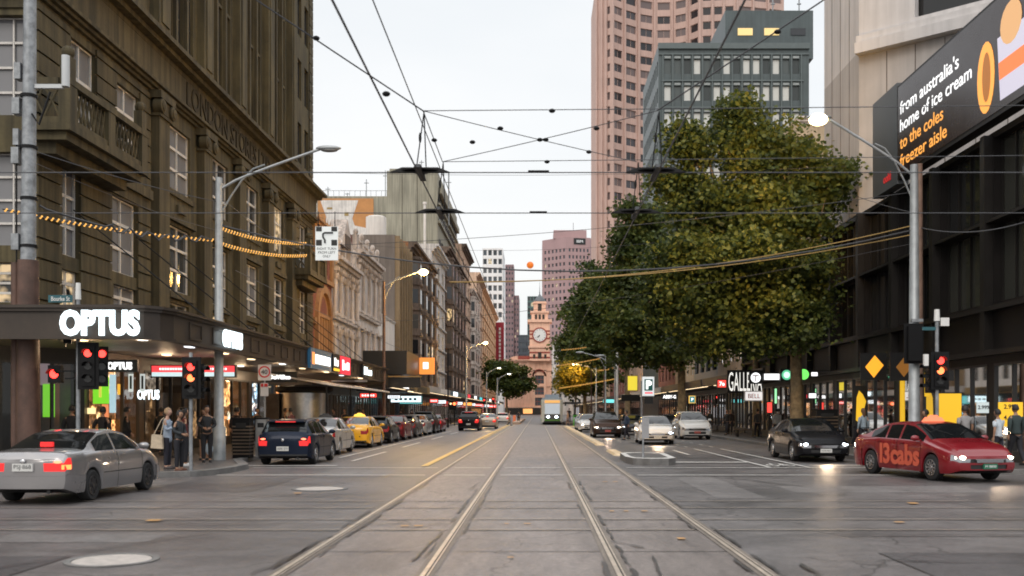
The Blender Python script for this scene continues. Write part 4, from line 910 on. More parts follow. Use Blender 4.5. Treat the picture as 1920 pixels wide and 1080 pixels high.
# billboard screen
bb=root('billboard','huge lit advertising screen about ice cream mounted on the corner building','billboard',(14.6,34,11))
BX=14.45
m=MB(); m.box(BX,BX+.45,26.5,39.9,11.0,14.75); m.build('casing',M_dk,bb)
m=MB(); m.box(BX-.02,BX+.45,39.92,42.8,10.85,14.9); m.build('side_panel',mat('slate_grey_panel',(.085,.09,.095),.5,var=.12),bb)
scr=mat('screen_surface',(.01,.008,.008),.25,var=.1,emit=(.05,.02,.02),es=.25)
m=MB(); m.poly([(BX-.02,26.6,11.15),(BX-.02,39.8,11.15),(BX-.02,39.8,14.65),(BX-.02,26.6,14.65)]); m.build('screen',scr,bb)
SW=glow('screen_white_letters',(1,1,1),1.05); SO=glow('screen_orange_letters',(1,.42,.08),1.0)
for i,(s,w_,m_) in enumerate((("from australia's",5.5,SW),('home of ice cream',6.5,SW),('to the coles',4.2,SO),('freezer aisle',4.5,SO))):
    z=13.75-i*.70; y0=39.55; M=tm((BX-.022,y0-w_/2,z),(0,-1,0)); text(s,.50,M,m_,bb,'lettering',.01,.006,width=w_)
t_=MB(); t_.poly([(BX-.03,32.0+.62*math.cos(2*PI*k/20),12.45+1.15*math.sin(2*PI*k/20)) for k in range(20)]); t_.build('picture',SO,bb)
t_=MB(); t_.poly([(BX-.034,31.95+.3*math.cos(2*PI*k/20),12.45+.8*math.sin(2*PI*k/20)) for k in range(20)]); t_.build('picture',glow('screen_brown',(.45,.16,.03),.8),bb)
t_=MB(); t_.poly([(BX-.03,31.2,13.4),(BX-.03,31.0,11.4),(BX-.03,29.3,11.4),(BX-.03,28.6,13.4)]); t_.build('picture',glow('screen_cream',(.80,.76,.90),.62),bb)
t_=MB(); t_.poly([(BX-.035,31.1,12.6),(BX-.035,31.05,12.05),(BX-.035,29.1,12.05),(BX-.035,28.9,12.6)]); t_.build('picture',glow('screen_red_band',(1,.22,.07),1.0),bb)
t_=MB(); t_.poly([(BX-.032,30.3+.7*math.cos(2*PI*k/16),13.6+.65*math.sin(2*PI*k/16)) for k in range(16)]); t_.build('picture',glow('screen_gold',(.9,.5,.22),.7),bb)
text('ooh!',.34,tm((BX-.03,41.0,11.35),(0,-1,0)),glow('small_red_letters',(.6,.03,.03),.6),bb,'lettering',.01,.03)
# mid shops y 71.6..95
MS=mat('beige_stone_front',(.42,.33,.25),.8,var=.15,scale=.7,streak=.25)
F=FR(71.6); 
S_gal=shopmat('arcade_interior',[(1,.8,.5),(1,.5,.2),(.9,.9,1)],2.2,.9,.5)
rt=building('arcade_building','beige arcade building behind the street trees',F,11,20,14,MS,grid_ops(0,11,3,2.6,[5.5,9.5],2.6),M_dk2,S_gal,2,1,z0=4,corn=((13.4,.6,.4),))
lower(F,11,rt,[S_mix,S_warm,S_cool],M_dk,4,3.2)
F=FR(82.6); rt=building('grey_clad_building','grey metal clad building with strip windows right of the parking sign',F,12.4,20,15,mat('grey_metal_cladding',(.16,.17,.18),.5,var=.1),grid_ops(0,12.4,4,2.2,[5.2,9.2],2.2),M_dk2,G_dark,2,1,z0=4)
lower(F,12.4,rt,[S_warm,S_mix,S_warm],M_dk,4,3.2)
F=FR(95); CR=mat('cream_render',(.55,.42,.28),.8,var=.12,scale=.5,streak=.25)
rt=building('cream_building','cream and pink fronted building just before the green office block',F,13,22,15,CR,grid_ops(0,13,4,1.5,[5.2,9.2],2.6),M_frame,SG,2,2,z0=4,corn=((14,.8,.6),),trim=WH2); lower(F,13,rt,[S_red,S_warm,S_mix],M_dk,4,3.2)
F=FR(108); rt=building('red_shop_building','red brick shop building at the foot of the green office block',F,15,22,14,RB,grid_ops(0,15,5,1.4,[5.2,9],2.4),M_frame,SG,2,2,z0=4,corn=((13.2,.8,.5),),trim=WH2); lower(F,15,rt,[S_red,S_mix,S_warm],M_dk,4,3.2)
# green office block
GG=mat('dark_green_tile',(.070,.092,.096),.45,var=.15,scale=.5,streak=.15); GG2=mat('green_trim',(.10,.125,.128),.5,var=.1)
G_gr=winglass('green_office_glass',(.04,.05,.05),None,0,0,(.66,.67,.64),.66)
rt=root('green_office_block','dark green office block with rows of small pale blinded windows above the street tree','building',(25,132,0))
F=frame((15.0,123,0),(1,0,0),(0,-1,0)); L=18.6; rows=[43.35-3.3*k for k in range(9)]; ops=[(.7+i*1.22,.7+i*1.22+.86,z,z+1.85) for z in rows for i in range(14)]
m=MB(); wallholes(m,F,0,L,0,47,ops,.25); m.build('wall',GG,rt)
Fs=FR(123); sops=[(.6+i*1.5,1.5+i*1.5,z,z+1.85) for z in rows for i in range(11)]
m=MB(); wallholes(m,Fs,0,18,0,47,sops,.25); m.poly([(15,123,47),(33.6,123,47),(33.6,141,47),(15,141,47)]); m.poly([(33.6,123,0),(33.6,141,0),(33.6,141,47),(33.6,123,47)]); m.poly([(15,141,0),(33.6,141,0),(33.6,141,47),(15,141,47)]); m.build('side_wall',GG,rt)
m=MB()
for z in rows: m.fbox(F,.4,17.9,-.01,.22,z-.95,z-.78)
for i in range(15): m.fbox(F,.46+i*1.22,.6+i*1.22,.0,.2,rows[-1],45.7)
m.fbox(F,-.05,L+.05,0,.3,46.4,47.1); m.fbox(F,0,L,0,.16,45.7,45.85)
m.build('mullion',GG2,rt)
for z in rows[:6]:
    for i in range(14): m=MB(); m.fbox(F,.74+i*1.22,1.5+i*1.22,.0,.06,z+1.92,z+2.2); m.build('transom_panel',mat('pale_green_panel',(.3,.33,.33),.5,var=.1),rt)
place_windows(F,ops,rt,GG2,G_gr,1,1,.22,None,.08,maxn=98); place_windows(Fs,sops,rt,GG2,G_dark,1,1,.22,None,.06,maxn=0)
m=MB(); m.box(24.2,35.5,128,140,47,53.2); m.build('penthouse',GG,rt)
for i,x in enumerate((25.8,29.2,32.6)): 
    m=MB(); m.box(x,x+1.9,127.9,127.99,50,50.9); m.build('penthouse_window',glow('penthouse_light',(1,.72,.3),.7) if i<2 else G_dark,rt)
for i,x in enumerate((31.5,35)): m=MB(); m.tube([(x,133,53),(x,133,57.5)],.09,6); m.box(x-.25,x+.25,132.9,133.1,56,56.15); tag(m.build('roof_aerial',M_galv),'aerial on the green penthouse roof, %s one'%('left' if i==0 else 'right'),'aerial')
# pale building between green block and concrete
F=frame((27.6,106,0),(1,0,0),(0,-1,0)); building('cream_tower','pale cream building showing between the green block and the concrete corner',F,9,10,33,CR,grid_ops(0,5,2,1.4,[29,25,21,17],2),M_frame,G_dark,2,1,corn=((32.2,.8,.5),),trim=WH2)
# pink fan tower
PK=mat('pink_precast',(.56,.39,.335),.8,var=.08,scale=.12,streak=.12); G_pk=winglass('pink_tower_glass',(.028,.026,.03),None,0,0,(.16,.12,.115),.4)
rt=root('pink_tower','tall pink concrete fan shaped tower with curved window bays','building',(40,265,0))
cx,cy=32.0,222.0
pl=[(15.2,250.0)]; pl+= [(18.6,246.5)]
import math as _m
segp=[(18.6,246.5),(21.8,249.3),(25.6,252.0),(30.0,253.8),(34.6,253.6),(38.2,251.5),(40.6,248.2),(49.5,247.0)]
faces=[((15.2,250.0),(18.6,246.5))]+list(zip(segp[:-1],segp[1:]))+[((49.5,247),(62,250))]
m=MB(); wins=[]; HT=112
zf=[8+3.55*k for k in range(29)]
for i,(a,b) in enumerate(faces):
    U=Vector((b[0]-a[0],b[1]-a[1],0)); ln=U.length; Ff=frame((a[0],a[1],0),U,(U.y,-U.x,0)); 
    if Ff.N.y>0: Ff=frame((a[0],a[1],0),U,(-U.y,U.x,0))
    nb=1 if 0<i<len(faces)-2 else 3
    if i==0: o=[(ln*.55,ln*.85,z,z+1.9) for z in zf]
    else: o=grid_ops(.35,ln-.35,nb,(ln-.7)/nb-.7,zf,1.95)
    wallholes(m,Ff,0,ln,0,HT,o,.3); wins.append((Ff,o,ln,nb))
m.poly([(15.2,250,HT)]+[(p[0],p[1],HT) for p in segp]+[(62,250,HT),(62,280,HT),(15.2,280,HT)])
m.poly([(15.2,250,0),(15.2,280,0),(15.2,280,HT),(15.2,250,HT)]); m.poly([(62,250,0),(62,280,0),(62,280,HT),(62,250,HT)])
m.build('wall',PK,rt)
allw=[]; 
for Ff,o,ln,nb in wins:
    m=MB(); m.fbox(Ff,-.22,.22,-.02,.5,0,HT); 
    if nb==3:
        for k in (1,2): u=.35+(ln-.7)*k/3; m.fbox(Ff,u-.2,u+.2,0,.4,0,HT)
    m.build('fin',PK,rt)
    hi=[q for q in o if 34<q[2]<101]; lo=[q for q in o if not 34<q[2]<101]
    allw.append((Ff,o,hi,lo))
for j,(Ff,o,hi,lo) in enumerate(allw):
    if 1<=j<=5: place_windows(Ff,hi,rt,PK,G_pk,2,1,.28,None,.1,maxn=19); place_windows(Ff,lo,rt,PK,G_pk,2,1,.28,None,.1,maxn=0)
    else: place_windows(Ff,o,rt,PK,G_pk,2,1,.28,None,.1,maxn=0)
# right far row
for (y0,y1,H,lb,mm,gm) in ((141,170,22,'tan building past the green block mostly hidden by trees',TN,SG),(170,205,26,'red brick building in the middle of the right row',RB,SG),(205,262,24,'cream building two doors before the pink tower front',CR,SG),(262,330,20,'grey building far down the right row',LG,SG),(330,400,22,'pale stone building at the far end of the right row',WP,SG)):
    F=FR(y0); L=y1-y0; n=int(L/5); rt=building('street_building',lb,F,L,20,H,mm,grid_ops(0,L,n,2.4,[5+3.6*k for k in range(int((H-6)/3.6))],2.1),M_frame,gm,2,1,z0=4,corn=((H-.9,.9,.7),),trim=WH2,maxn=30)
    lower(F,L,rt,[S_warm,S_red,S_mix,S_cool,S_warm],M_dk,4,3.2)
for (y0,y1,lb,fc) in ((52,71,'dark awning before the lit shops under the tree branches',M_fascia),(71.8,94.8,'long dark awning behind the parked white van',M_fascia),(95.2,140,'pale awning before the cream building on the right',GY),(140.4,260,'long awning far down the right row',M_fascia),(262,398,'furthest awning on the right row',GY)):
    t=root('shop_awning',lb,'awning',(13,y0,3.5)); m=MB(); m.box(11.9,14.95,y0,y1,3.55,3.7); m.build('canopy',M_fascia,t); m=MB(); m.box(11.78,11.898,y0,y1,3.45,4.0); m.build('fascia',fc,t); m=MB(); m.box(12.4,12.5,y0+1,y1-1,3.5,3.547); m.build('strip_light',M_dl,t)
# right side signs
def boxsign(name,label,x0,x1,y,z0,z1,face,back=M_signblk,t=.15,inset_=.05,txt=None,tmat=None,th=.2,tw=None,bold=.03):
    r_=root(name,label,'sign',((x0+x1)/2,y,z0)); m=MB(); m.box(x0,x1,y,y+t,z0,z1); m.build('sign_box',back,r_)
    if face: m=MB(); m.box(x0+inset_,x1-inset_,y-.02,y-.002,z0+inset_,z1-inset_); m.build('face',face,r_)
    if txt: text(txt,th,tm(((x0+x1)/2,y-.022,(z0+z1)/2),(1,0,0)),tmat,r_,'lettering',.01,bold,tw)
    return r_
boxsign('lettering_sign','tall white GALLERIA lettering on a dark band across the arcade entrance',wx(1364,51),wx(1430,51),51,wz(737,51),wz(694,51),None,M_dk,txt='GALLERIA',tmat=glow('gal_white',(.95,.92,.85),1.0),th=1.0,tw=1.72,bold=.0)
boxsign('shop_sign','white lit sign with red BELL lettering below the tall white letters',wx(1396,50.6),wx(1431,50.6),50.6,wz(752,50.6),wz(733,50.6),glow('soft_white_sign',(1,.95,.92),.85),M_white,txt='BELL',tmat=mat('red_print',(.5,.02,.02),.5,var=0),th=.24,tw=.62,bold=0.01)
boxsign('shop_sign','red lit sign at the left of the tall white letters',wx(1344,51),wx(1363,51),51,wz(728,51),wz(711,51),GC['red'],txt='7e',tmat=M_wg2,th=.2)
boxsign('shop_sign','slanted white lit bar sign between the two round signs',wx(1431,50.5),wx(1463,50.5),50.5,wz(714,50.5),wz(699,50.5),M_wg2,M_signblk)
def roundsign(label,x,y,z,r,ring,face,mark):
    t=root('round_sign',label,'sign',(x,y,z)); m=MB(); m.box(x-r*1.25,x+r*1.25,y,y+.15,z-r*1.25,z+r*1.25); m.build('sign_box',M_signblk,t)
    m=MB(); m.poly([(x+r*math.cos(2*PI*k/24),y-.01,z+r*math.sin(2*PI*k/24)) for k in range(24)]); m.build('face',face,t)
    m=MB()
    for q in mark: m.poly([(x+a*r,y-.02,z+b*r) for a,b in q])
    m.build('emblem',ring,t); m=MB(); m.box(x+r*1.25,14.9,y+.04,y+.1,z+r*.8,z+r*.9); m.build('bracket',M_dk2,t)
roundsign('white round sign with a dark T like mark in a black square',wx(1417,50),50,wz(708,50),.25,mat('maroon_mark',(.2,.03,.03),.5,var=0),M_wg2,[[(-.1,-.8),(.1,-.8),(.1,.3),(-.1,.3)],[(-.7,.3),(.7,.3),(.6,.5),(-.6,.5)]])
roundsign('green round lit sign in a black square beside the tree trunk',wx(1475,49.5),49.5,wz(703,49.5),.25,glow('pale_green_ring',(.65,1,.8),1.3),glow('green_round',(.12,.55,.3),1.1),[[(.62*math.cos(2*PI*k/16),.62*math.sin(2*PI*k/16)) for k in range(16)]])
t=root('green_logo','small bright green lit emblem right of the tree trunk','sign',(14.4,50,3.6)); m=MB(); m.ball((wx(1507,49),49,wz(702,49)),(.26,.03,.26),12); m.build('emblem',glow('bright_green',(.2,.9,.15),1.2),t); m=MB(); m.box(wx(1522,49),wx(1533,49),49,49.05,wz(705,49),wz(698,49)); m.build('lettering',M_wg2,t)
boxsign('parking_sign','tall white parking sign with a white P on a dark green square',wx(1204,62),wx(1227,62),62,wz(743,62),wz(706,62),None,M_white,t=.2)
t=[o for o in C.objects if o.name.startswith('parking_sign')][0]
x0,x1=wx(1209,62),wx(1223,62); z0,z1=wz(732,62),wz(711,62); m=MB(); m.box(x0-.02,x1+.02,61.97,61.998,z0,z1); m.build('green_square',mat('park_green',(.01,.07,.06),.4,var=0,emit=(.01,.09,.08),es=.4),t)
text('P',.5,tm(((x0+x1)/2,61.965,(z0+z1)/2),(1,0,0)),M_wg2,t,'lettering',.01,.05)
m=MB(); m.box(x0,x1+.02,61.97,61.998,wz(738,62),wz(735.5,62)); m.build('red_lettering',M_redg,t); m=MB(); m.tube([(x0-.2,62.1,.13),(x0-.2,62.1,3.6)],.05,8); m.build('post',M_galv,t)
m=MB(); m.box(x0-.02,x1+.05,62,62.1,wz(757,62),wz(744,62)); m.build('lower_board',M_signblk,t)
M_face=glow('parking_white',(.85,.9,.92),.7)
m=MB(); m.box(wx(1204,62)+.03,wx(1227,62)-.03,61.975,61.998,wz(742,62),wz(733,62)); m.box(wx(1204,62)+.03,x0-.03,61.975,61.998,wz(733,62)+.002,wz(707,62)); m.box(x1+.03,wx(1227,62)-.03,61.975,61.998,wz(733,62)+.002,wz(707,62)); m.box(x0-.029,x1+.029,61.975,61.998,z1+.002,wz(707,62)); m.build('face',M_face,t)
boxsign('banner_sign','bright yellow banner sign on a pole left of the parking sign',wx(1176,75),wx(1196,75),75,wz(733,75),wz(704,75),glow('yellow_banner',(.85,.68,.05),.8),YB,t=.08)
boxsign('shop_sign','teal lit sign with glowing white strip far down the right side',wx(1130,110),wx(1158,110),110,wz(756,110),wz(748,110),glow('teal_sign',(.2,.8,.8),1.2))
boxsign('shop_sign','black sign with a thin white strip near the cream building',wx(1165,85),wx(1200,85),85,wz(752,85),wz(740,85),None)
boxsign('shop_sign','black sign with white capitals under the nearer street tree',wx(1240,72),wx(1271,72),72,wz(750,72),wz(738,72),None,txt='ABBY-G',tmat=M_wg2,th=.24,tw=.95)
boxsign('shop_sign','small teal parking sign on yellow frame right of the nearer tree trunk',wx(1292,72),wx(1304,72),72,wz(756,72),wz(742,72),glow('teal_small',(.02,.25,.28),.8),glow('yellow_frame',(1,.6,.1),.8),txt='P',tmat=M_wg2,th=.22)
boxsign('shop_sign','red lit panel in the window behind the tree trunk',wx(1437,58),wx(1449,58),58,wz(775,58),wz(753,58),GC['red'])
boxsign('shop_sign','green and white lit column in the shop window left of the trunk',wx(1451,58),wx(1458,58),58,wz(758,58),wz(727,58),glow('green_col',(.4,1,.5),1.1))
boxsign('shop_sign','white lit menu board right of the tree trunk',wx(1515,52),wx(1532,52),52,wz(748,52),wz(736,52),M_wg2)
# ======================= far buildings =======================
def tower(name,label,x0,x1,y,dep,H,wall,glass,nx,floors,wfrac=.6,hfrac=.55,maxn=100,z0=3,side=None,cat='tower',zlo=0):
    F=frame((x0,y,0),(1,0,0),(0,-1,0)); L=x1-x0; fh=(H-z0)/floors
    ops=[]
    for j in reversed(range(floors)):
        z=z0+fh*j
        for i in range(nx): ops.append((L*(i+.5)/nx-L/nx*wfrac/2,L*(i+.5)/nx+L/nx*wfrac/2,z+fh*.2,z+fh*(.2+hfrac)))
    rt=root(name,label,cat,((x0+x1)/2,y+dep/2,0)); m=MB(); wallholes(m,F,0,L,0,H,ops,.4); hull(m,F,L,dep,0,H)
    m.build('wall',wall,rt); place_windows(F,ops,rt,wall,glass,1,1,.4,None,.12,maxn)
    if side:
        sF=frame((x1,y,0),(0,1,0),(1,0,0)) if side=='r' else frame((x0,y,0),(0,1,0),(-1,0,0))
        m=MB()
        for j in range(floors):
            z=z0+fh*j
            for i in range(int(dep/4)): m.fquad(sF,i*4+1,i*4+3,.05,z+fh*.2,z+fh*.75)
        w=m.build('side_windows',glass,rt); w['kind']='stuff'
    return rt
G_far=winglass('far_glass',(.035,.045,.055),(1,.8,.5),1.2,.05,(.10,.11,.12),.2)
WT=mat('white_grid_concrete',(.8,.8,.8),.8,var=.06,scale=.2); PT=mat('mauve_granite',(.27,.18,.19),.6,var=.08,scale=.1); PT2=mat('mauve_granite_light',(.40,.26,.26),.6,var=.08,scale=.1)
tower('white_grid_tower','white gridded office tower rising over the orange cream block',-24.8,-15.6,452,30,75.5,WT,G_far,4,18,.72,.62,side='r')
F=frame((-24.8,451.9,0),(1,0,0),(0,-1,0))
tower('slim_white_building','slim plain white building to the right of the orange cream block',-17.2,-13.6,400,20,38,WT,G_far,1,9,.3,.4)
tower('mauve_tower','slender mauve tower with stepped shoulder left of the clock tower',-22.4,-16.4,700,30,104.5,PT,G_far,3,26,.5,.45)
tower('mauve_tower','lower shoulder block of the slender mauve tower',-16.3,-12.8,702,30,83,PT,G_far,2,21,.5,.45)
DT=mat('dark_slate_tower',(.05,.06,.075),.4,var=.1)
tower('dark_tower','low dark glass tower just left of the clock tower',-12.4,-6.0,660,30,52,DT,G_far,5,12,.8,.6)
TE=mat('teal_glass_frame',(.13,.24,.23),.4,var=.1)
tower('teal_tower','teal glass tower directly behind the clock tower',-7,2.2,720,30,84.5,TE,G_far,4,20,.75,.7)
# mauve IBM tower, two faces
rt=root('mauve_office_tower','broad mauve granite office tower with IBM sign behind the clock tower','tower',(20,690,0))
y=650; A=(wx(1017,y),y+14); B=(wx(1062,y),y); Cc=(wx(1107,y),y+4); D=(wx(1117,y+10),y+16)
HT=wz(444,y)
m=MB(); wl=[]
for (a,b,n) in ((A,B,6),(B,Cc,6),(Cc,D,2)):
    U=Vector((b[0]-a[0],b[1]-a[1],0)); ln=U.length; Ff=frame((a[0],a[1],0),U,(U.y,-U.x,0)); o=[q for q in grid_ops(1.0,ln-.4,n,(ln-1.4)/n*.5,[HT-9.5-4.5*k for k in range(24)],2.2)]
    wallholes(m,Ff,0,ln,0,HT,o,.5); wl.append((Ff,o))
m.poly([(A[0],A[1],HT),(B[0],B[1],HT),(Cc[0],Cc[1],HT),(D[0],D[1],HT),(D[0],D[1]+30,HT),(A[0],A[1]+30,HT)]); m.poly([(A[0],A[1],0),(A[0],A[1]+30,0),(A[0],A[1]+30,HT),(A[0],A[1],HT)]); m.poly([(D[0],D[1],0),(D[0],D[1]+30,0),(D[0],D[1]+30,HT),(D[0],D[1],HT)])
m.build('wall',PT2,rt)
for i,(Ff,o) in enumerate(wl): place_windows(Ff,o,rt,PT,G_far,1,1,.5,None,.1,maxn=(48,48,0)[i])
m=MB(); m.box(wx(1038,655),wx(1100,655),656,680,HT,wz(431,655)); m.build('plant_level',PT2,rt)
Ff=wl[1][0]; m=MB(); m.fbox(Ff,5.0,13,.0,.3,HT-4.6,HT-.6); m.build('sign_panel',M_signblk,rt)
text('IBM',1.7,tm(Ff(9,.32,HT-2.6),Ff.U),glow('ibm_white',(1,1,1),.5),rt,'lettering',.1,.0,width=4.2)
m=MB(); m.tube([(wx(1075,665),665,HT+5),(wx(1075,665),665,HT+12)],.2,5); m.build('mast',M_galv,rt)
tower('pale_ornate_building','pale stone building showing between the clock tower and the right trees',wx(1068,330),wx(1118,330),330,20,wz(598,330),WP,G_far,4,8,.4,.5)
tower('pale_ornate_building','lower grey and white building beside the right of the clock tower',wx(1036,400),wx(1075,400),400,20,wz(640,400),LG,G_far,4,8,.4,.5)
# station with clock tower
ST=mat('salmon_render',(.85,.52,.375),.8,var=.1,scale=.2,streak=.15); SR=mat('red_band_brick',(.30,.07,.05),.8,var=.12,scale=.3); LD=mat('lead_dome',(.10,.11,.12),.5,var=.2)
rt=root('railway_station','salmon and red banded railway station closing the end of the street','building',(0,440,0))
F=frame((-30,430,0),(1,0,0),(0,-1,0)); L=60
ops=[(2+i*4.2,4.6+i*4.2,12.8,15.6) for i in range(4)]+[(2+i*4.2,4.6+i*4.2,8.4,11.2) for i in range(4)]
cx=wx(984,430); u=cx+30
sx=wx(1000,430)+30
wops=[]
for c,w in ((wx(968,430)+30,2.2),(wx(982,430)+30,2.2),(wx(1011,430)+30,4.4)):
    wops+=[(c-w/2,c+w/2,13.4,17.0),(c-w/2,c+w/2,8.6,11.8)]
wops+=[(wx(1011,430)+30-2.4,wx(1011,430)+30+2.4,3.9,7.4)]
m=MB(); wallholes(m,F,0,L,0,23.2,wops,.6); hull(m,F,L,25,0,23.2); m.build('wall',ST,rt)
place_windows(F,wops,rt,SR,G_far,3,2,.6,None,.2)
m=MB(); cornice(m,F,L,22.6,1.2,1.4); m.fbox(F,0,L,-.01,.5,18.9,19.3); m.fbox(F,0,L,-.01,.4,12.2,12.6); m.fbox(F,0,L,-.01,1.8,3.0,3.5)
for c in (wx(975,430)+30,wx(990,430)+30,wx(1001,430)+30,wx(1022,430)+30): m.fbox(F,c-.5,c+.5,0,.5,3.5,22.5)
m.build('cornice',ST,rt)
m=MB(); c=wx(1011,430)+30
for r0,z in ((3.2,16.6),): 
    a=archpts(c,3.1,z); b=archpts(c,2.3,z)
    for q in range(14): p=[a[q],a[q+1],b[q+1],b[q]]; m.hexa([F(s[0],.02,s[1]) for s in p]+[F(s[0],.5,s[1]) for s in p])
m.fbox(F,u-3,u+3,-.2,.3,23.8,25.4) ; m.build('arch',SR,rt)
c2=wx(972,430)+30; m=MB(); m.poly([F(c2-5,.2,23.8)]+[F(c2-4*math.cos(PI*k/10),.2,23.8+1.6*math.sin(PI*k/10)) for k in range(11)]+[F(c2+5,.2,23.8)]); m.build('pediment',ST,rt)
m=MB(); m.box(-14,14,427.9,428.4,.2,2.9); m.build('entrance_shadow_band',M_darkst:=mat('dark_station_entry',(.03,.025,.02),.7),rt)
m=MB(); m.box(-6,-2,427.6,427.89,.5,2.6); m.build('lit_entry',glow('station_amber',(1,.45,.15),1.2),rt)
# tower stage by stage
tw=root('clock_tower','banded salmon and red clock tower with lead dome at the end of the street','tower',(wx(1012,428),432,23))
X=wx(1012,427); yy=427
def stage(hw,z0,z1,mm,name): m=MB(); m.box(X-hw,X+hw,yy-hw+5,yy+hw+5,z0,z1); return m.build(name,mm,tw)
hw=wz(0,1) and (wx(1031,427)-wx(993,427))/2
zz=lambda y: wz(y,427)
stage(hw,23.2,zz(600),ST,'shaft')
m=MB()
for k in range(7):
    z=24.2+k*2.15; 
    if z<zz(648): m.box(X-hw-.08,X+hw+.08,yy-hw+4.92,yy+hw+5.08,z,z+.75)
for yq in (636,628,622): m.box(X-hw-.07,X-hw*.5,yy-hw+4.93,yy+hw+5.07,zz(yq),zz(yq)+.7); m.box(X+hw*.5,X+hw+.07,yy-hw+4.93,yy+hw+5.07,zz(yq),zz(yq)+.7)
m.build('red_band',SR,tw)
m=MB()
for (a,ex,h) in ((652,.5,.9),(604,.9,1.2),(586,.5,.8),(568,.4,.6)): 
    q=hw if a>590 else hw*.82 if a>570 else hw*.6
    m.box(X-q-ex,X+q+ex,yy-q+5-ex,yy+q+5+ex,zz(a),zz(a)+h)
m.build('cornice',ST,tw)
stage(hw*.82,zz(600),zz(584),ST,'belfry'); stage(hw*.6,zz(584),zz(564),ST,'lantern')
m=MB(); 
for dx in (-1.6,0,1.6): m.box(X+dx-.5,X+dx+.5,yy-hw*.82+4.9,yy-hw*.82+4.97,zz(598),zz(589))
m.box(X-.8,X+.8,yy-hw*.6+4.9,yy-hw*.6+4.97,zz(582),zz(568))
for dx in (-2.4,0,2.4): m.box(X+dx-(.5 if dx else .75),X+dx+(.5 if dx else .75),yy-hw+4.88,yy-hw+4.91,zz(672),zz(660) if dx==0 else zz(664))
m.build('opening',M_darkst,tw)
m=MB(); m.lathe((X,yy+5,zz(565)),[(hw*.6,0),(hw*.55,1.0),(hw*.35,2.2),(hw*.15,3.0),(.25,3.6),(.12,5.5),(.02,10)],16); m.build('dome',LD,tw,True,60)
cz=zz(628); r=wz(616,427)-wz(628,427)
m=MB(); m.lathe((X,yy-hw+4.7,cz),[(r*1.2,.25),(r*1.2,0),(r,-.02),(r,.2)],28,0,'y'); m.build('clock_surround',SR,tw)
ck=MB(); ck.lathe((X,yy-hw+4.75,cz),[(r,0.0),(.01,-.01)],28,0,'y'); ckf=ck.build('clock_face',mat('clock_white',(.7,.7,.68),.5,var=.05),tw)
m=MB()
for k in range(12): a=k*PI/6; m.box(X+r*.82*math.sin(a)-.09,X+r*.82*math.sin(a)+.09,yy-hw+4.66,yy-hw+4.7,cz+r*.82*math.cos(a)-.2,cz+r*.82*math.cos(a)+.2)
m.tube([(X,yy-hw+4.66,cz),(X-.55,yy-hw+4.66,cz-.95)],.12,4); m.tube([(X,yy-hw+4.65,cz),(X-1.2,yy-hw+4.65,cz-1.1)],.09,4); m.build('clock_hand',M_black,ckf)
# ======================= trees =======================
import numpy as np
def leafmat(name,c1,c2,c3):
    m,nt,b=newmat(name); nd=nt.nodes; lk=nt.links
    g=nd.new('ShaderNodeNewGeometry'); tc=nd.new('ShaderNodeTexCoord'); n=nd.new('ShaderNodeTexNoise'); n.inputs['Scale'].default_value=.45; n.inputs['Detail'].default_value=3; lk.new(tc.outputs['Object'],n.inputs['Vector'])
    ad=nd.new('ShaderNodeMath'); ad.operation='MULTIPLY_ADD'; ad.inputs[1].default_value=.45; lk.new(g.outputs['Random Per Island'],ad.inputs[0])
    mr=nd.new('ShaderNodeMapRange'); mr.inputs['From Min'].default_value=.3; mr.inputs['From Max'].default_value=.7; mr.inputs['To Max'].default_value=.55; lk.new(n.outputs[0],mr.inputs['Value']); lk.new(mr.outputs[0],ad.inputs[2])
    r=nd.new('ShaderNodeValToRGB'); e=r.color_ramp.elements; e[0].position=.1; e[0].color=c4(c1); e[1].position=.6; e[1].color=c4(c2); x=e.new(.97); x.color=c4(c3); lk.new(ad.outputs[0],r.inputs[0])
    lk.new(r.outputs[0],b.inputs['Base Color']); b.inputs['Roughness'].default_value=.55; b.inputs['Specular IOR Level'].default_value=.35
    t=nd.new('ShaderNodeBsdfTranslucent'); lk.new(r.outputs[0],t.inputs['Color']); mx=nd.new('ShaderNodeMixShader'); mx.inputs[0].default_value=.35
    lk.new(b.outputs[0],mx.inputs[1]); lk.new(t.outputs[0],mx.inputs[2]); lk.new(mx.outputs[0],nd['Material Output'].inputs[0]); return m
LF=leafmat('plane_leaf',(.020,.036,.010),(.086,.116,.028),(.18,.18,.032)); LFY=leafmat('lamplit_leaf',(.10,.10,.015),(.25,.20,.02),(.45,.33,.03))  # second mix has yellow lamp light put into its leaf colours
BK=mat('mottled_plane_bark',(.20,.15,.085),.85,var=.45,scale=4,bump=.4,bscale=12)
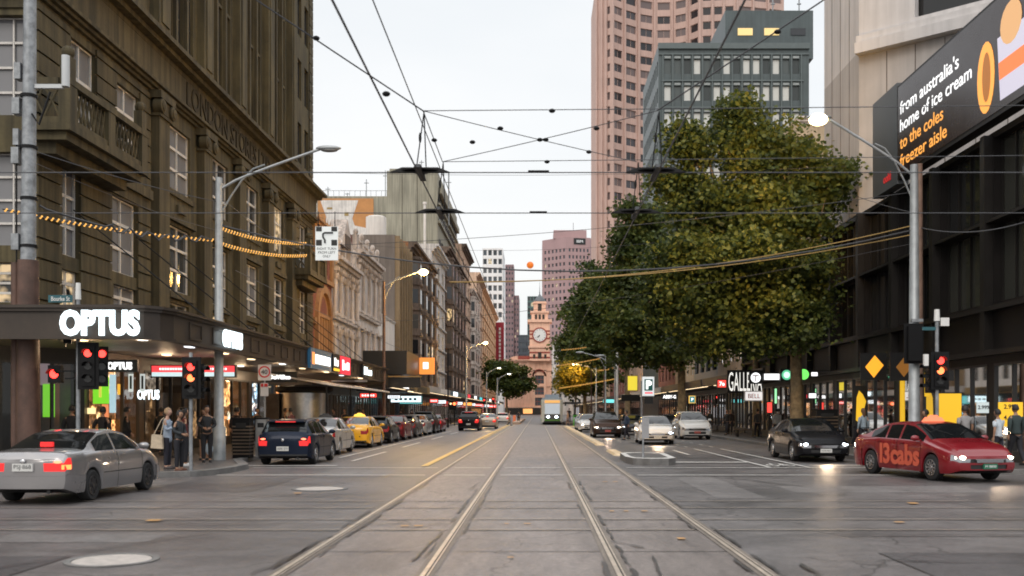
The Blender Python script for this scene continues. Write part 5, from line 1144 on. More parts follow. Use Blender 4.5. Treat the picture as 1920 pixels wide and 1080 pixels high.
def crown(lobes,n,size,seed,clr=.5,dens=110):
    rg=np.random.default_rng(seed); lobes=list(lobes); base_n=len(lobes)
    for l in lobes[:base_n]:
        for _ in range(2):
            d=rg.normal(size=3); d[2]=abs(d[2])*.8-.1; d/=np.linalg.norm(d); q=rg.uniform(.86,1.02); s=rg.uniform(.15,.26); lobes.append((l[0]+d[0]*l[3]*q,l[1]+d[1]*l[4]*q,l[2]+d[2]*l[5]*q,l[3]*s,l[4]*s,l[5]*s*1.2))
    vol=np.array([l[3]*l[4]*l[5] for l in lobes])**.8; cen=[]; 
    for l,p in zip(lobes,vol/vol.sum()):
        k=max(6,int(n*p/dens)); d=rg.normal(size=(k,3)); d/=np.linalg.norm(d,axis=1)[:,None]; rad=rg.uniform(.15,1.0,k)**.55
        rad*=1+.20*np.sin(d[:,0]*6+d[:,2]*5+seed+l[0])+.14*np.sin(d[:,1]*9+d[:,2]*8+l[2])+rg.normal(0,.10,k)
        cen.append(np.array(l[:3])+d*rad[:,None]*np.array(l[3:6]))
    cen=np.concatenate(cen); k=len(cen)
    # thin the clump set with gaps
    per=dens; C0=np.repeat(cen,per,axis=0); m=len(C0)
    P=C0+rg.normal(size=(m,3))*clr*np.array([1,1,.55])*.95
    a=rg.normal(size=(m,3)); a[:,2]*=.55; a/=np.linalg.norm(a,axis=1)[:,None]
    b=np.cross(a,rg.normal(size=(m,3))); b/=np.linalg.norm(b,axis=1)[:,None]; s=size*rg.uniform(.6,1.25,m)[:,None]
    V=np.empty((m,5,3)); c=np.cross(a,b)
    V[:,0]=P-a*s*.5; V[:,1]=P+b*s*.42+a*s*.08+c*s*.1; V[:,2]=P+a*s*.55; V[:,3]=P-b*s*.42+a*s*.08+c*s*.1; V[:,4]=P
    V=V[:,:4].reshape(-1,3)
    me=bpy.data.meshes.new('crown'); me.vertices.add(len(V)); me.vertices.foreach_set('co',V.ravel().astype('f')); me.loops.add(len(V)); me.loops.foreach_set('vertex_index',np.arange(len(V),dtype='i'))
    me.polygons.add(m); me.polygons.foreach_set('loop_start',np.arange(0,len(V),4,dtype='i')); me.update(calc_edges=True); return me,cen
def bend(a,b,rnd,k=4,j=.12):
    a=Vector(a); b=Vector(b); L=(b-a).length; pts=[]
    for i in range(k+1):
        t=i/k; p=a.lerp(b,t); p.z+=math.sin(t*PI)*L*.06
        if 0<i<k: p+=Vector((rnd.uniform(-j,j),rnd.uniform(-j,j),rnd.uniform(-j,j)))*L*.3
        pts.append(p)
    return pts
def tree(name,label,x,y,tr,fork,lobes,n,size,seed,group=None,lm=None,clr=.5,limb=True):
    rnd=random.Random(seed); t=root(name,label,'tree',(x,y,0),group=group)
    m=MB(); top=Vector((x+rnd.uniform(-.1,.1),y,fork))
    m.tube([(x,y,-.05),(x,y,.25),(x+.03,y,fork*.45),tuple(top)],[tr*1.5,tr*1.08,tr*.95,tr*.85],14)
    for l in lobes:
        c=Vector(l[:3]); st=top+Vector((0,0,rnd.uniform(-.4,.6))); pts=bend(st,c,rnd); r0=tr*.55; m.tube(pts,[r0*(1-.8*i/4) for i in range(5)],8)
        for k in range(6):
            q=c+Vector((rnd.uniform(-1,1)*l[3],rnd.uniform(-1,1)*l[4],rnd.uniform(-.8,1)*l[5]))*.75; p0=pts[rnd.choice((2,3,4))]; m.tube(bend(p0,q,rnd,3),[.07*tr/.3,.05*tr/.3,.03,.015],5)
    # rooted leader joins the trunk to its limbs
    m.ball(tuple(top),tr*.9,8); m.build('trunk',BK,t,True,60)
    me,_=crown(lobes,n,size,seed,clr); me.materials.append(lm or LF); link(me,'crown',t); return t
P_=lambda px,py,Y,rx,rz,ry=None:(wx(px,Y),Y+0.0,wz(py,Y),rx,ry or rx,rz)
tree('plane_tree','tallest leafy plane tree on the right, its crown lit gold by the lamp',12.1,46.5,.30,4.6,
 [P_(1392,235,46.5,.85,1.7),P_(1395,290,46.5,1.3,1.5),P_(1300,292,46.5,.8,1.5),P_(1325,405,46.5,1.6,1.7),P_(1425,330,46.5,1.3,2.0),P_(1272,350,46.5,.8,1.1),P_(1545,345,46.7,.8,1.3),P_(1485,300,46.6,1.1,1.5),P_(1420,420,46.5,2.2,1.7),P_(1520,385,46.8,1.2,2.3),P_(1400,500,46,3.0,1.9,2.8),P_(1300,520,45.8,1.9,2.0),P_(1330,610,46,1.9,1.5),P_(1440,610,46,2.3,1.4),P_(1515,540,46.5,1.2,1.9),P_(1250,560,46,1.2,1.1)],76000,.225,11)
tree('plane_tree','second plane tree with trunk behind the white van like car left of the tall one',11.6,80,.34,6.5,
 [P_(1215,440,80,2.1,2.6),P_(1175,500,80,2.3,3.0),P_(1240,520,80,3.6,4.6),P_(1180,600,79,2.9,3.1),P_(1270,640,80,2.6,2.4),P_(1300,590,80,2.6,3.0),P_(1215,650,79,2.2,1.5)],34000,.36,12,clr=.65)
tree('plane_tree','darker plane tree third in the right row',9.6,106,.3,6,[P_(1130,545,106,2.6,2.8),P_(1110,590,106,2.0,2.6),P_(1160,610,106,3.2,3.4),P_(1120,650,106,2.6,2.2),P_(1200,600,108,3.0,4.5)],20000,.42,13,clr=.7)
tree('plane_tree','far dark tree on the right whose edge touches the clock tower',7.2,150,.3,5,[P_(1086,605,150,2.4,2.2),P_(1066,650,150,1.8,2.7),P_(1102,640,150,3.2,4.0),P_(1068,705,150,2.2,2.2),P_(1110,700,150,4,3.2),P_(1100,580,152,2.6,2.8)],20000,.5,14,clr=.8)
tree('street_tree','small yellow lamp lit tree before the far dark trees on the right',wx(1078,132),132,.14,3.2,[P_(1078,705,132,2.2,1.4),P_(1065,725,132,1.6,1.2),P_(1095,695,132,1.4,1.2),P_(1072,690,132,1.0,.9)],5000,.34,15,lm=LFY,clr=.5)
tree('street_tree','small rounded tree at the far left side before the station',wx(950,172),172,.2,4,[P_(945,715,172,2.6,2.6),P_(965,725,172,2.2,2.2),P_(935,700,172,1.6,2.0),P_(960,700,172,1.6,1.5)],7000,.5,16,clr=.7)
tree('street_tree','plane tree behind the lamp pole close to the dark glass building',13.6,62,.2,5,[(13.3,62,9.6,1.1,1.8,1.8),(13.2,61,7.2,1.2,1.8,1.6),(13.0,64,11.4,1.1,1.6,1.5)],9000,.32,17)
# ======================= poles, lamps, signals, signs =======================
M_lamp=glow('lamp_head_glow',(1,.80,.42),9); M_lampw=glow('lamp_head_soft',(1,.85,.6),18); M_paleg=mat('painted_grey_pole',(.36,.38,.39),.45,.3,var=.2,scale=3)
M_brown=mat('brown_pole_sleeve',(.115,.062,.045),.55,var=.35,scale=2.5,streak=.2)
def streetlight(label,x,y,h,L,dz,lit=0,r0=.11,dirx=1,group=None,energy=0,mm=None,name='street_lamp'):
    t=root(name,label,'street lamp',(x,y,0),group=group); m=MB(); m.tube([(x,y,.1),(x,y,1.2),(x,y,1.25),(x,y,h)],[r0*1.5,r0*1.45,r0*1.1,r0*.75],12); m.build('pole',mm or M_paleg,t,True,50)
    m=MB(); pts=[(x,y,h-.4)]+[(x+dirx*L*k/6,y,h-.4+.4*math.sqrt(k/6)*1.0+dz*(k/6)) for k in range(1,7)]; m.tube(pts,[.045]*7,8); m.tube([(x,y,h-1.3)]+[(x+dirx*L*.45*k/4,y,h-1.3+(1.3+dz*.45)*math.sin(k/4*PI/2)) for k in range(1,5)],.03,6); m.build('arm',M_paleg,t,True,60)
    hx=x+dirx*L; hz=h+dz; m=MB(); m.ball((hx+dirx*.25,y,hz+.02),(.42,.15,.09),12); hd=m.build('lamp_head',M_paleg,t,True,80)
    m=MB(); m.ball((hx+dirx*.28,y,hz-.05),(.28 if lit<2 else .32,.12 if lit<2 else .25,.06 if lit<2 else .2),12); m.build('diffuser',(mat('unlit_diffuser',(.22,.21,.2),.4),M_lampw,M_lamp)[lit],hd,True,80)  # brightly lit lamps get an oversized ball standing in for their glare
    if energy:
        l=bpy.data.lights.new('lamp_light','SPOT' if lit==2 and dirx<0 else 'POINT'); l.energy=energy; l.color=(1,.56,.15); l.shadow_soft_size=.35; o=link(l,'lamp_light',t); o.location=(hx+dirx*.28,y,hz-.45)
        if l.type=='SPOT': l.spot_size=R(150); l.spot_blend=.7; o.location=(hx+dirx*.28,y+.35,hz+.05); o.rotation_euler=(R(99),0,R(38))
    return t
streetlight('unlit grey street lamp with a long arm standing before the olive building',-10.45,32.7,9.4,3.35,.95,0,.15)
streetlight('brightly lit street lamp on a tall grey pole beside the advertising screen',12.5,33,9.9,2.9,1.55,2,.17,-1,energy=8000)
streetlight('lit street lamp on a brown pole beside the roof box sign on the left',-10,65,10.2,2.3,.65,2,.11,energy=1700,mm=M_brown)
streetlight('far lit lamp before the orange cream block',-9.8,138,10.6,2.4,.6,2,.12,energy=2500)
streetlight('lit lamp over the small yellow-lit tree',7.6,128,7.4,2.5,.35,1,.09,-1,energy=900)
streetlight('pale lamp standard left of the pair before the small round tree',-7.6,150,7.6,1.6,.6,1,.1,group='far lamp standards')
streetlight('pale lamp standard right of the pair before the small round tree',-6.3,158,7.0,1.6,.6,1,.12,group='far lamp standards')
streetlight('unlit lamp standard at the tram stop, taller of the two on the right',6.6,96,7.0,2.2,.35,0,.07,-1)
streetlight('unlit lamp standard at the tram stop, shorter of the two on the right',6.9,88,6.3,1.0,.3,0,.09,-1)
def pole(name,label,x,y,h,r,mm,cat='pole'): 
    m=MB(); m.tube([(x,y,.05),(x,y,.3),(x,y,.32),(x,y,h)],[r*1.5,r*1.5,r,r*.8],12); return tag(m.build(name,mm,None,True,50),label,cat)
pole('tram_pole','thin pale pole beyond the parking sign',wx(1157,92),92,9,.12,M_white)
pole('tram_pole','brown steel pole rising just right of the lit lamp pole',13.25,34.5,10.3,.13,mat('rusty_pole',(.24,.15,.11),.7,var=.3,scale=3))
pole('sign_pole','thin dark pole beside the far lit signs on the left',wx(840,100),100,8,.07,M_black)
pole('tram_pole','thin dark pole at the right tram stop',6.0,110,7.5,.08,M_brown); pole('tram_pole','thin brown pole at the tram stop near the taller lamp',6.2,92,5.8,.07,M_brown)
# big brown pole
t=root('tram_pole','massive pole at the left edge with brown lower sleeve and grey upper tube','pole',(-14.0,27.2,0))
m=MB(); m.tube([(-13.9,27.2,.1),(-13.9,27.2,5.85)],[.31,.27],18); m.build('sleeve',M_brown,t,True); m=MB(); m.tube([(-14.27,27.25,.1),(-14.27,27.25,5.8)],.12,12); m.build('side_pipe',M_brown,t,True)
m=MB(); m.tube([(-13.9,27.2,5.85),(-13.85,27.2,13.5)],[.2,.16],14); m.build('upper_pole',M_galv,t,True)
m=MB(); m.box(-13.9,-12.95,27.15,27.25,10.55,10.66); m.tube([(-12.88,27.2,10.6),(-12.88,27.2,11.45)],.105,12); m.build('antenna',mat('pale_grey_plastic',(.55,.57,.58),.5,var=.05),t,True)
for z,a,b in ((10.05,-14.28,-14.08),(9.2,-14.25,-14.1),(8.7,-14.3,-14.1),(6.35,-14.3,-14.1),(11,-14.22,-14.05)):
    m=MB(); m.box(a,b,27.05,27.35,z-.22,z+.22); m.build('control_box',M_galv,t)
m=MB(); m.tube([(-14.17,27.1,5.8),(-14.17,27.1,9.0)],.02,5); m.tube([(-13.7,27.0,9.8),(-13.5,26.98,9.5),(-13.2,27.0,10.4)],.03,5)
for z in (6.2,7.5,8.9,10.3): m.lathe((-13.88,27.2,z),[(.22,0),(.22,.08)],12)
m.build('conduit',M_black,t)
# traffic signals
L_red=glow('signal_red',(1,.04,.03),5); L_or=glow('signal_orange_red',(1,.16,.05),4); L_off=mat('dark_lens',(.02,.02,.02),.2,var=0)
def lantern(parent,x,y,z,ang,lights,r=.1,gap=.29,bw=.23,back=True):
    """signal head whose lenses face direction ang (0 = towards -Y)"""
    c,s=math.cos(ang),math.sin(ang); F=frame((x,y,z),(c,s,0),(s,-c,0)); n=len(lights); m=MB(); h=gap*n
    m.fbox(F,-bw/2-.02,bw/2+.02,-.2,0,-h/2-.03,h/2+.03)
    if back: m.fbox(F,-bw/2-.12,bw/2+.12,-.06,-.045,-h/2-.12,h/2+.12)
    hd=m.build('signal_head',M_black,parent); m2=MB()
    for i,l in enumerate(lights):
        zz=h/2-gap*(i+.5); m=MB(); ctr=[F(0,.012,zz)]
        ring=[F(r*math.cos(2*PI*k/16),.006,zz+r*math.sin(2*PI*k/16)) for k in range(16)]; m.poly(ring); m.build('lens',l,hd)
        for k in range(8):
            a0,a1=PI*k/8,PI*(k+1)/8; m2.poly([F((r+.012)*math.cos(a0),0,zz+(r+.012)*math.sin(a0)),F((r+.012)*math.cos(a1),0,zz+(r+.012)*math.sin(a1)),F((r+.012)*math.cos(a1),.2,zz+(r+.012)*math.sin(a1)),F((r+.012)*math.cos(a0),.2,zz+(r+.012)*math.sin(a0))])
    m2.build('visor',M_black,hd); return hd
def sigpole(label,x,y,h,r=.055):
    t=root('traffic_signal',label,'traffic signal',(x,y,0)); m=MB(); m.tube([(x,y,.1),(x,y,h)],r,12); m.build('pole',M_galv,t,True); return t
t=sigpole('traffic signal with several heads on the tall left corner pole with a white sensor',-12.4,26.9,4.75)
lantern(t,-12.05,26.7,2.95,.15,[L_red,L_off,L_off],.1,.34,.3); lantern(t,-11.8,27.0,2.95,.5,[L_red,L_off,L_off],.1,.34,.28,False)
lantern(t,-12.75,26.8,4.0,-1.15,[L_red,L_off,M_white],.1,.27,.24); lantern(t,-13.15,27.1,2.75,0.,[L_red],.12,.42,.3,False)
m=MB(); m.box(-12.75,-12.0,26.88,26.92,2.6,2.64); m.box(-13.1,-12.4,26.95,27,2.8,2.84); m.box(-12.75,-12.4,26.88,26.92,4.2,4.24); m.build('bracket',M_black,t)
m=MB(); m.tube([(-12.4,26.9,4.75),(-12.4,26.9,5.2)],[.075,.06],10); m.build('sensor',M_white,t,True)
t=sigpole('traffic signal on a slim pole next to the waiting woman in grey',-9.25,26.6,3.3,.05)
lantern(t,-9.2,26.45,2.62,0,[L_red,L_or,L_off],.1,.29,.26); lantern(t,-9.0,26.7,2.55,1.3,[L_off,L_off,L_off],.1,.29,.24,False)
t=sigpole('traffic signal glowing red and orange on the right corner in front of the yellow panel',12.05,30.0,4.45)
lantern(t,12.1,29.85,2.95,0,[L_red,L_or,L_off],.11,.3,.3); lantern(t,11.8,30.1,2.75,-1.4,[L_off,L_off,L_off],.1,.29,.24,False)
m=MB(); m.tube([(12.05,30,4.45),(12.05,30,4.8)],[.09,.075],12); m.build('sensor',M_white,t,True); m=MB(); m.box(12.15,12.4,29.95,30.05,4.3,4.55); m.box(11.65,11.78,29.95,30.05,3.1,3.45); m.build('control_box',M_white,t)
m=MB(); m.box(11.6,12.05,29.97,29.99,4.17,4.27); m.build('street_name_plate',mat('teal_plate',(.02,.10,.12),.5,var=.1),t)
t=root('signal_head','black unlit signal box strapped to the lamp pole on the right','traffic signal',(12.0,32.6,3.6)); lantern(t,12.35,32.7,3.95,PI,[L_off,L_off,L_off],.13,.36,.4); m=MB(); m.box(12.28,12.65,32.6,32.8,4.66,4.76); m.build('clamp',M_galv,t)
t=root('street_name_sign','small dark teal Bourke St name plate left of the corner signal pole','sign',(-12.8,26.8,4.8)); m=MB(); m.box(-13.15,-12.5,26.78,26.8,4.66,4.86); m.build('plate',MC['teal_plate'],t); text('Bourke St',.12,tm((-12.82,26.77,4.76),(1,0,0)),M_white,t,'lettering',.004,.01,width=.5)
# 40 sign
SWH=mat('sign_white',(.55,.54,.53),.5,var=.05); SRD=mat('sign_red',(.5,.02,.02),.5,var=.05)
t=root('speed_sign','white 40 speed limit sign with a small parking plate on a thin post','sign',(-9.9,36.2,0)); m=MB(); m.tube([(-9.9,36.2,.1),(-9.9,36.2,3.4)],.035,8); m.build('post',M_galv,t,True)
m=MB(); m.box(-10.13,-9.66,36.14,36.16,2.85,3.42); m.build('plate',SWH,t)
m=MB(); ra,rb=.215,.165
for k in range(24):
    a,b=2*PI*k/24,2*PI*(k+1)/24; m.poly([(-9.895+ra*math.cos(a),36.13,3.16+ra*math.sin(a)),(-9.895+ra*math.cos(b),36.13,3.16+ra*math.sin(b)),(-9.895+rb*math.cos(b),36.13,3.16+rb*math.sin(b)),(-9.895+rb*math.cos(a),36.13,3.16+rb*math.sin(a))])
m.build('red_ring',SRD,t); text('40',.17,tm((-9.895,36.12,3.16),(1,0,0)),K_blk,t,'lettering',.003,.0)
m=MB(); m.box(-10.04,-9.76,36.14,36.16,2.28,2.75); m.build('parking_plate',SWH,t); m=MB(); m.box(-9.9,-9.78,36.12,36.139,2.62,2.73); m.box(-10.02,-9.94,36.12,36.139,2.62,2.73); m.build('red_patch',SRD,t)
# hook turn sign
t=root('hook_turn_sign','white hook turn sign with black arrow hanging from the overhead wires','sign',(-5.5,26,6)); x0,x1,z0,z1=-5.79,-5.2,5.68,6.56
m=MB(); m.box(x0,x1,26,26.03,z0,z1); m.build('plate',glow('backlit_plate',(.80,.82,.80),.55),t)
m=MB(); w=.17; y=25.99
for a,b,c,d in ((x0+.02,x0+w,z1-.13,z1-.01),(x1-w,x1-.02,z1-.13,z1-.01),(x0+.02,x0+w,z1-.50,z1-.35),(x1-w,x1-.02,z1-.50,z1-.35)): m.box(a,b,y-.005,y,c,d)
m.build('corner_block',K_blk,t)
m=MB(); cx=(x0+x1)/2; m.tube([(cx-.04,y-.02,z1-.44),(cx-.04,y-.02,z1-.36),(cx-.09,y-.02,z1-.28),(cx-.09,y-.02,z1-.2),(cx-.05,y-.02,z1-.17),(cx+.17,y-.02,z1-.17)],.025,6); m.build('arrow',K_blk,t)
for i,s in enumerate(('RIGHT TURN','FROM LEFT','ONLY')): text(s,.065,tm((cx,y,z1-.58-.1*i),(1,0,0)),K_blk,t,'lettering',.003,.0,width=(.5,.45,.2)[i])
m=MB(); m.tube([(x0+.08,26,z1),(x0+.08,26,6.95)],.012,5); m.tube([(x1-.08,26,z1),(x1-.08,26,6.95)],.012,5); m.build('hanger',M_black,t)
# keep left sign on island
t=root('keep_left_sign','plain pale sign panel on a slim post on the small traffic island','sign',(3.45,32.4,0)); m=MB(); m.tube([(3.45,32.4,.16),(3.45,32.4,1.55)],.03,8); m.build('post',M_galv,t,True); m=MB(); m.box(3.40,3.64,32.36,32.38,.85,1.52); m.build('panel',mat('aged_sign_back',(.30,.30,.31),.5,var=.15),t)
# bins
def bin_(label,x,y,w,d,h,mm,slats=True,name='litter_bin'):
    t=root(name,label,'bin',(x,y,0)); m=MB(); m.box(x-w/2,x+w/2,y-d/2,y+d/2,.13,h); m.build('body',mm,t)
    if slats:
        m=MB()
        for k in range(9): z=.25+k*(h-.4)/9; m.box(x-w/2-.012,x+w/2+.012,y-d/2-.012,y+d/2+.012,z,z+.05)
        m.build('slats',M_stonew,t)
    m=MB(); m.box(x-w/2-.03,x+w/2+.03,y-d/2-.03,y+d/2+.03,h,h+.06); m.build('lid',M_black,t); m=MB(); m.box(x-w*.3,x+w*.3,y-d/2-.02,y-d/2-.013,h-.28,h-.12); m.build('slot',K_blk,t); return t
bin_('dark slatted litter bin right of the grey lamp pole',-10.1,34.2,.58,.5,1.45,M_black); bin_('brushed metal bin between the dark bin and the dark hatchback',-9.55,34.6,.36,.4,1.45,M_steel,False); bin_('dark brown slatted kiosk box on the right footpath',13.0,45,.95,.8,1.75,M_black,True,'utility_box')
bin_('green and white bin at the tram stop',wx(1081,105),105,.7,.7,1.3,mat('bright_green_bin',(.08,.45,.04),.5,var=.1),False)
# bicycles
def bicycle(label,x,y,rz):
    t=root('bicycle',label,'bicycle',(x,y,.145),rz,local=True)
    for wx_ in (-.52,.52):
        m=MB(); m.tube([(wx_+.33*math.cos(a*PI/12),0,.34+.33*math.sin(a*PI/12)) for a in range(25)],.022,6,cap=False); w=m.build('wheel',M_black,t,True); m=MB()
        for k in range(8): m.tube([(wx_,0,.34),(wx_+.32*math.cos(k*PI/4),0,.34+.32*math.sin(k*PI/4))],.004,3)
        m.build('spokes',M_steel,w)
    m=MB()
    for a,b in (((-.52,.34),(-.15,.85)),((-.52,.34),(-.05,.3)),((-.05,.3),(-.17,.9)),((-.16,.82),(.38,.86)),((-.05,.3),(.38,.78)),((.52,.34),(.36,.98))): m.tube([(a[0],0,a[1]),(b[0],0,b[1])],.018,6)
    m.build('frame',M_redpaint,t); m=MB(); m.ball((-.18,0,.95),(.14,.07,.035),8); m.build('saddle',M_black,t,True); m=MB(); m.tube([(.34,-.25,1.0),(.36,0,1.0),(.34,.25,1.0)],.015,6); m.build('handlebar',M_black,t)
M_redpaint=mat('bike_paint',(.05,.05,.06),.3,var=0)
bicycle('bicycle leaning on the footpath behind the black car on the right',11.75,43.5,1.75); bicycle('bicycle standing between the black car and the red taxi',11.75,35,1.9)
# bike hoops
for i,(x,y) in enumerate(((11.8,70),(12.3,37))):
    m=MB(); m.tube([(x-.35,y,.13)]+[(x-.35*math.cos(PI*k/8),y,.6+.35*math.sin(PI*k/8)) for k in range(9)]+[(x+.35,y,.13)],.03,8); tag(m.build('bike_rack',M_steel,None,True),('steel hoop rack near the seat on the right footpath','steel hoop rack beside the red taxi')[i],'bike rack')
t=root('bench','low dark slatted bench on the right footpath near the white car','bench',(12.6,62,0)); m=MB(); 
for k in range(4): m.box(12.2,14,61.6+k*.12,61.7+k*.12,.55,.6)
m.build('seat',M_stonew,t)
for x in (12.4,13.7): m=MB(); m.box(x,x+.08,61.6,62.1,.13,.548); m.build('leg',M_black,t)
# ======================= overhead wires =======================
M_wire=mat('overhead_wire',(.05,.05,.055),.5,var=0)
def sagline(a,b,s=0,n=14): 
    a,b=Vector(a),Vector(b); return [tuple(a.lerp(b,i/n)-Vector((0,0,4*s*(i/n)*(1-i/n)))) for i in range(n+1)]
def wire(label,a,b,s=0,r=.012,mm=None,name='overhead_wire',cat='wire',group=None,n=14):
    m=MB(); m.tube(sagline(a,b,s,n),r,5); return tag(m.build(name,mm or M_wire),label,cat,group)
wire('tram contact wire over the left track running down the street',(-1.97,-3,5.7),(-1.97,430,5.7),0,.013); wire('tram contact wire over the right track running down the street',(2.0,-3,5.7),(2.0,430,5.7),0,.013)
wire('messenger wire above the left track running towards the station',(-2.0,-3,6.75),(-2.0,90,6.75),0,.009)
for Y,w_ in ((16.6,'nearer'),(20,'farther')):
    wire('%s tram contact wire crossing the street over the side road tracks'%w_,(-60,Y,5.72),(60,Y,5.72),0,.010)
    wire('%s thin span wire above the crossing'%w_,(-1.9,Y,6.75),(60,Y+2,8.4),.15,.008)
    for X in (-1.95,1.98):
        t=root('wire_crossing','dark flat frog joining the %s crossing wire to the %s track wire'%(w_,'left' if X<0 else 'right'),'wire fitting',(X,Y,5.7)); m=MB(); m.poly([(X-.4,Y,5.76),(X,Y-.25,5.74),(X+.4,Y,5.76),(X,Y+.25,5.74)]); m.hexa([(X-.5,Y-.05,5.72),(X+.5,Y-.05,5.72),(X+.5,Y+.05,5.72),(X-.5,Y+.05,5.72),(X-.3,Y-.04,5.8),(X+.3,Y-.04,5.8),(X+.3,Y+.04,5.8),(X-.3,Y+.04,5.8)]); m.hexa([(X-.05,Y-.5,5.69),(X+.05,Y-.5,5.69),(X+.05,Y+.5,5.69),(X-.05,Y+.5,5.69),(X-.04,Y-.3,5.79),(X+.04,Y-.3,5.79),(X+.04,Y+.3,5.79),(X-.04,Y+.3,5.79)]); m.build('frog',M_black,t)
        m=MB(); m.tube([(X-.06,Y,5.8),(X+.06,Y+.05,6.75)],.01,4); m.tube([(X+.1,Y,5.8),(X+.06,Y+.05,6.75)],.01,4); m.ball((X,Y,6.3),(.025,.025,.09),6); m.build('hanger',M_black,t)
    m=MB(); m.box(-.15,.2,Y-.02,Y+.02,5.725,5.755); tag(m.build('wire_clamp',M_black),'small dark bar clamp in the middle of the %s crossing contact wire'%w_,'wire fitting')
wire('diagonal stay wire from near left node to far right node over the crossing',(-1.9,16.6,6.75),(2,20,6.75),.02,.008); wire('diagonal stay wire from far left node to near right node over the crossing',(-1.9,20,6.75),(2,16.6,6.75),.02,.008)
wire('stay wire rising to the upper left from the near left node',(-1.9,16.6,6.75),(-16,2,13),.05,.012); wire('stay wire rising to the upper right from the near right node',(2,16.6,6.75),(16,2,13),.05,.012)
wire('short wire linking the two left nodes over the crossing',(-1.9,16.6,6.75),(-1.9,20,6.75),0,.009)
ins=[(-.65,17.6,6.74),(.16,18.3,6.73),(.05,18.3,6.73),(1.0,19.2,6.74),(-1.2,18.5,6.74),(1.05,17.6,6.74),(.25,16.6,6.75),(.2,20,6.75),(-1.9,18.4,6.75),(-2.0,13.2,5.95),(-3.35,15.1,7.4),(3.6,14.9,7.42)]
for i,(x,y,z) in enumerate(ins):
    m=MB(); m.ball((x,y,z),(.055,.05,.035),8); tag(m.build('insulator',M_black,None,True),['insulator on the diagonal stay just right of the near left node','left one of the twin insulators where the diagonal stays cross','right one of the twin insulators where the diagonal stays cross','lower right insulator on the diagonal stays','lower left insulator on the diagonal stays','upper right insulator on the diagonal stays','insulator mid way on the nearer span wire','insulator mid way on the farther span wire','insulator on the short wire linking the left nodes','insulator on the left contact wire high in the picture','long insulator on the stay rising to the upper left','long insulator on the stay rising to the upper right'][i],'insulator','insulators on the overhead wires')
wire('thick dark cable sagging across the street between the two lamp poles',(12.5,33,7.75),(-10.45,32.7,7.85),1.45,.026)
M_fest=glow('amber_festoon',(1,.50,.10),1.0); M_ambw=mat('amber_lit_cable',(.35,.22,.06),.5,var=0)  # cable material: amber light put into its base colour
wire('amber lit cable leaving the right lamp pole, upper of two over the trees',(12.5,33,7.9),(-3,34.5,6.2),.5,.018,M_ambw); wire('amber lit cable leaving the right lamp pole, lower of two over the trees',(12.5,33,7.6),(-3,34,6.15),.42,.018,M_ambw)
def festoon(label,a,b,s,r=.045,pit=.16):
    a,b=Vector(a),Vector(b); L=(b-a).length; n=int(L/pit*6); m=MB(); pts=[]
    t=root('rope_light',label,'rope light',tuple(a)); m.tube(sagline(a,b,s),.02,5); m.build('cable',M_wire,t); m=MB(); u=(b-a).normalized(); sd=u.cross(Vector((0,0,1))).normalized()
    k=int(L/pit)
    for i in range(k):
        f=(i+.5)/k; p=a.lerp(b,f)-Vector((0,0,4*s*f*(1-f))); q=u*pit*.33; w=Vector((0,0,1))*r
        m.tube([p-q*.5-w*.9,p+q*.8+w*.9],[.026,.026],5)
    m.build('bulbs',M_fest,t); return t
festoon('amber rope light strung between the brown pole and the grey lamp pole on the left',(-14.6,27.2,7.25),(-10.6,32.7,7.35),.12)
festoon('amber rope light right of the left lamp pole, upper one',(-10.4,32.8,7.75),(-8.9,38.4,8.2),.15,.05,.17); festoon('amber rope light right of the left lamp pole, lower one',(-10.4,32.8,7.25),(-8.9,38.5,7.75),.15,.05,.17); wire('thin span wire from the amber rope lights to the right lamp pole',(-8.9,38.4,8.1),(12.5,33,9.0),.3,.01)
for i,(a,b) in enumerate((((wx(1052,104),104,wz(656,104)),(wx(1100,100),100,wz(651,100))),((wx(1043,104),104,wz(686,104)),(wx(1126,96),96,wz(672,96))),((wx(1120,96),96,wz(695,96)),(wx(1155,92),92,wz(689,92))),((wx(1048,110),110,wz(728,110)),(wx(1155,92),92,wz(710,92))))):
    festoon(['short amber rope light before the dark trees, highest','long amber rope light reaching the tram stop lamp','short amber rope light right of the tram stop lamps','lowest amber rope light before the small yellow-lit tree'][i],a,b,.05,.05,.3)
m=MB(); m.ball((wx(994,60),60,wz(497,60)),.21,14); tag(m.build('marker_ball',glow('orange_ball',(1,.25,.03),.5),None,True),'orange round marker ball hanging in mid air over the street','marker ball')
wire('faint wire carrying the orange marker ball',(-10.0,62,12),(11,58,12),.55,.008); wire('faint high wire across the street beyond the crossing',(-12,45,12.6),(14,45,12.8),.3,.008); wire('thin feeder wire low over the left awnings',(-10,33,6.4),(-10.6,120,7),.3,.012); wire('thin feeder wire from the brown pole to the left building',(-13.9,27.2,8.6),(-14.9,52,10.8),.3,.012); wire('thin stay from the brown pole across to the left lamp pole top',(-13.9,27.2,8.9),(-10.45,32.7,8.6),.1,.012); wire('thin wire from the left lamp pole along the olive building',(-10.45,32.7,8.8),(-14.9,66,12),.3,.012)
wire('wire from the right lamp pole to the concrete corner',(12.5,33,8.3),(14.9,50,13),.1,.012); wire('slack black cable from the right lamp pole to the right edge',(13.25,34.5,8.1),(14.95,29.5,7.5),.3,.02); wire('loose sagging wire from right lamp pole over the trees to the left row',(12.5,33,7.3),(-14.9,80,9),.8,.012)
m=MB(); 
pts=[(-13.7,27.4,7.4)]
for k in range(1,30): f=k/30; pts.append((-13.7+3.2*f,27.4+5.2*f,7.35+.12*math.sin(k*1.9)*(f>.35)*(f<.95)-.25*math.sin(f*PI)))
m.tube(pts,.03,6); tag(m.build('cable',M_wire,None,True),'black looped cable hanging under the amber rope light on the left','cable')
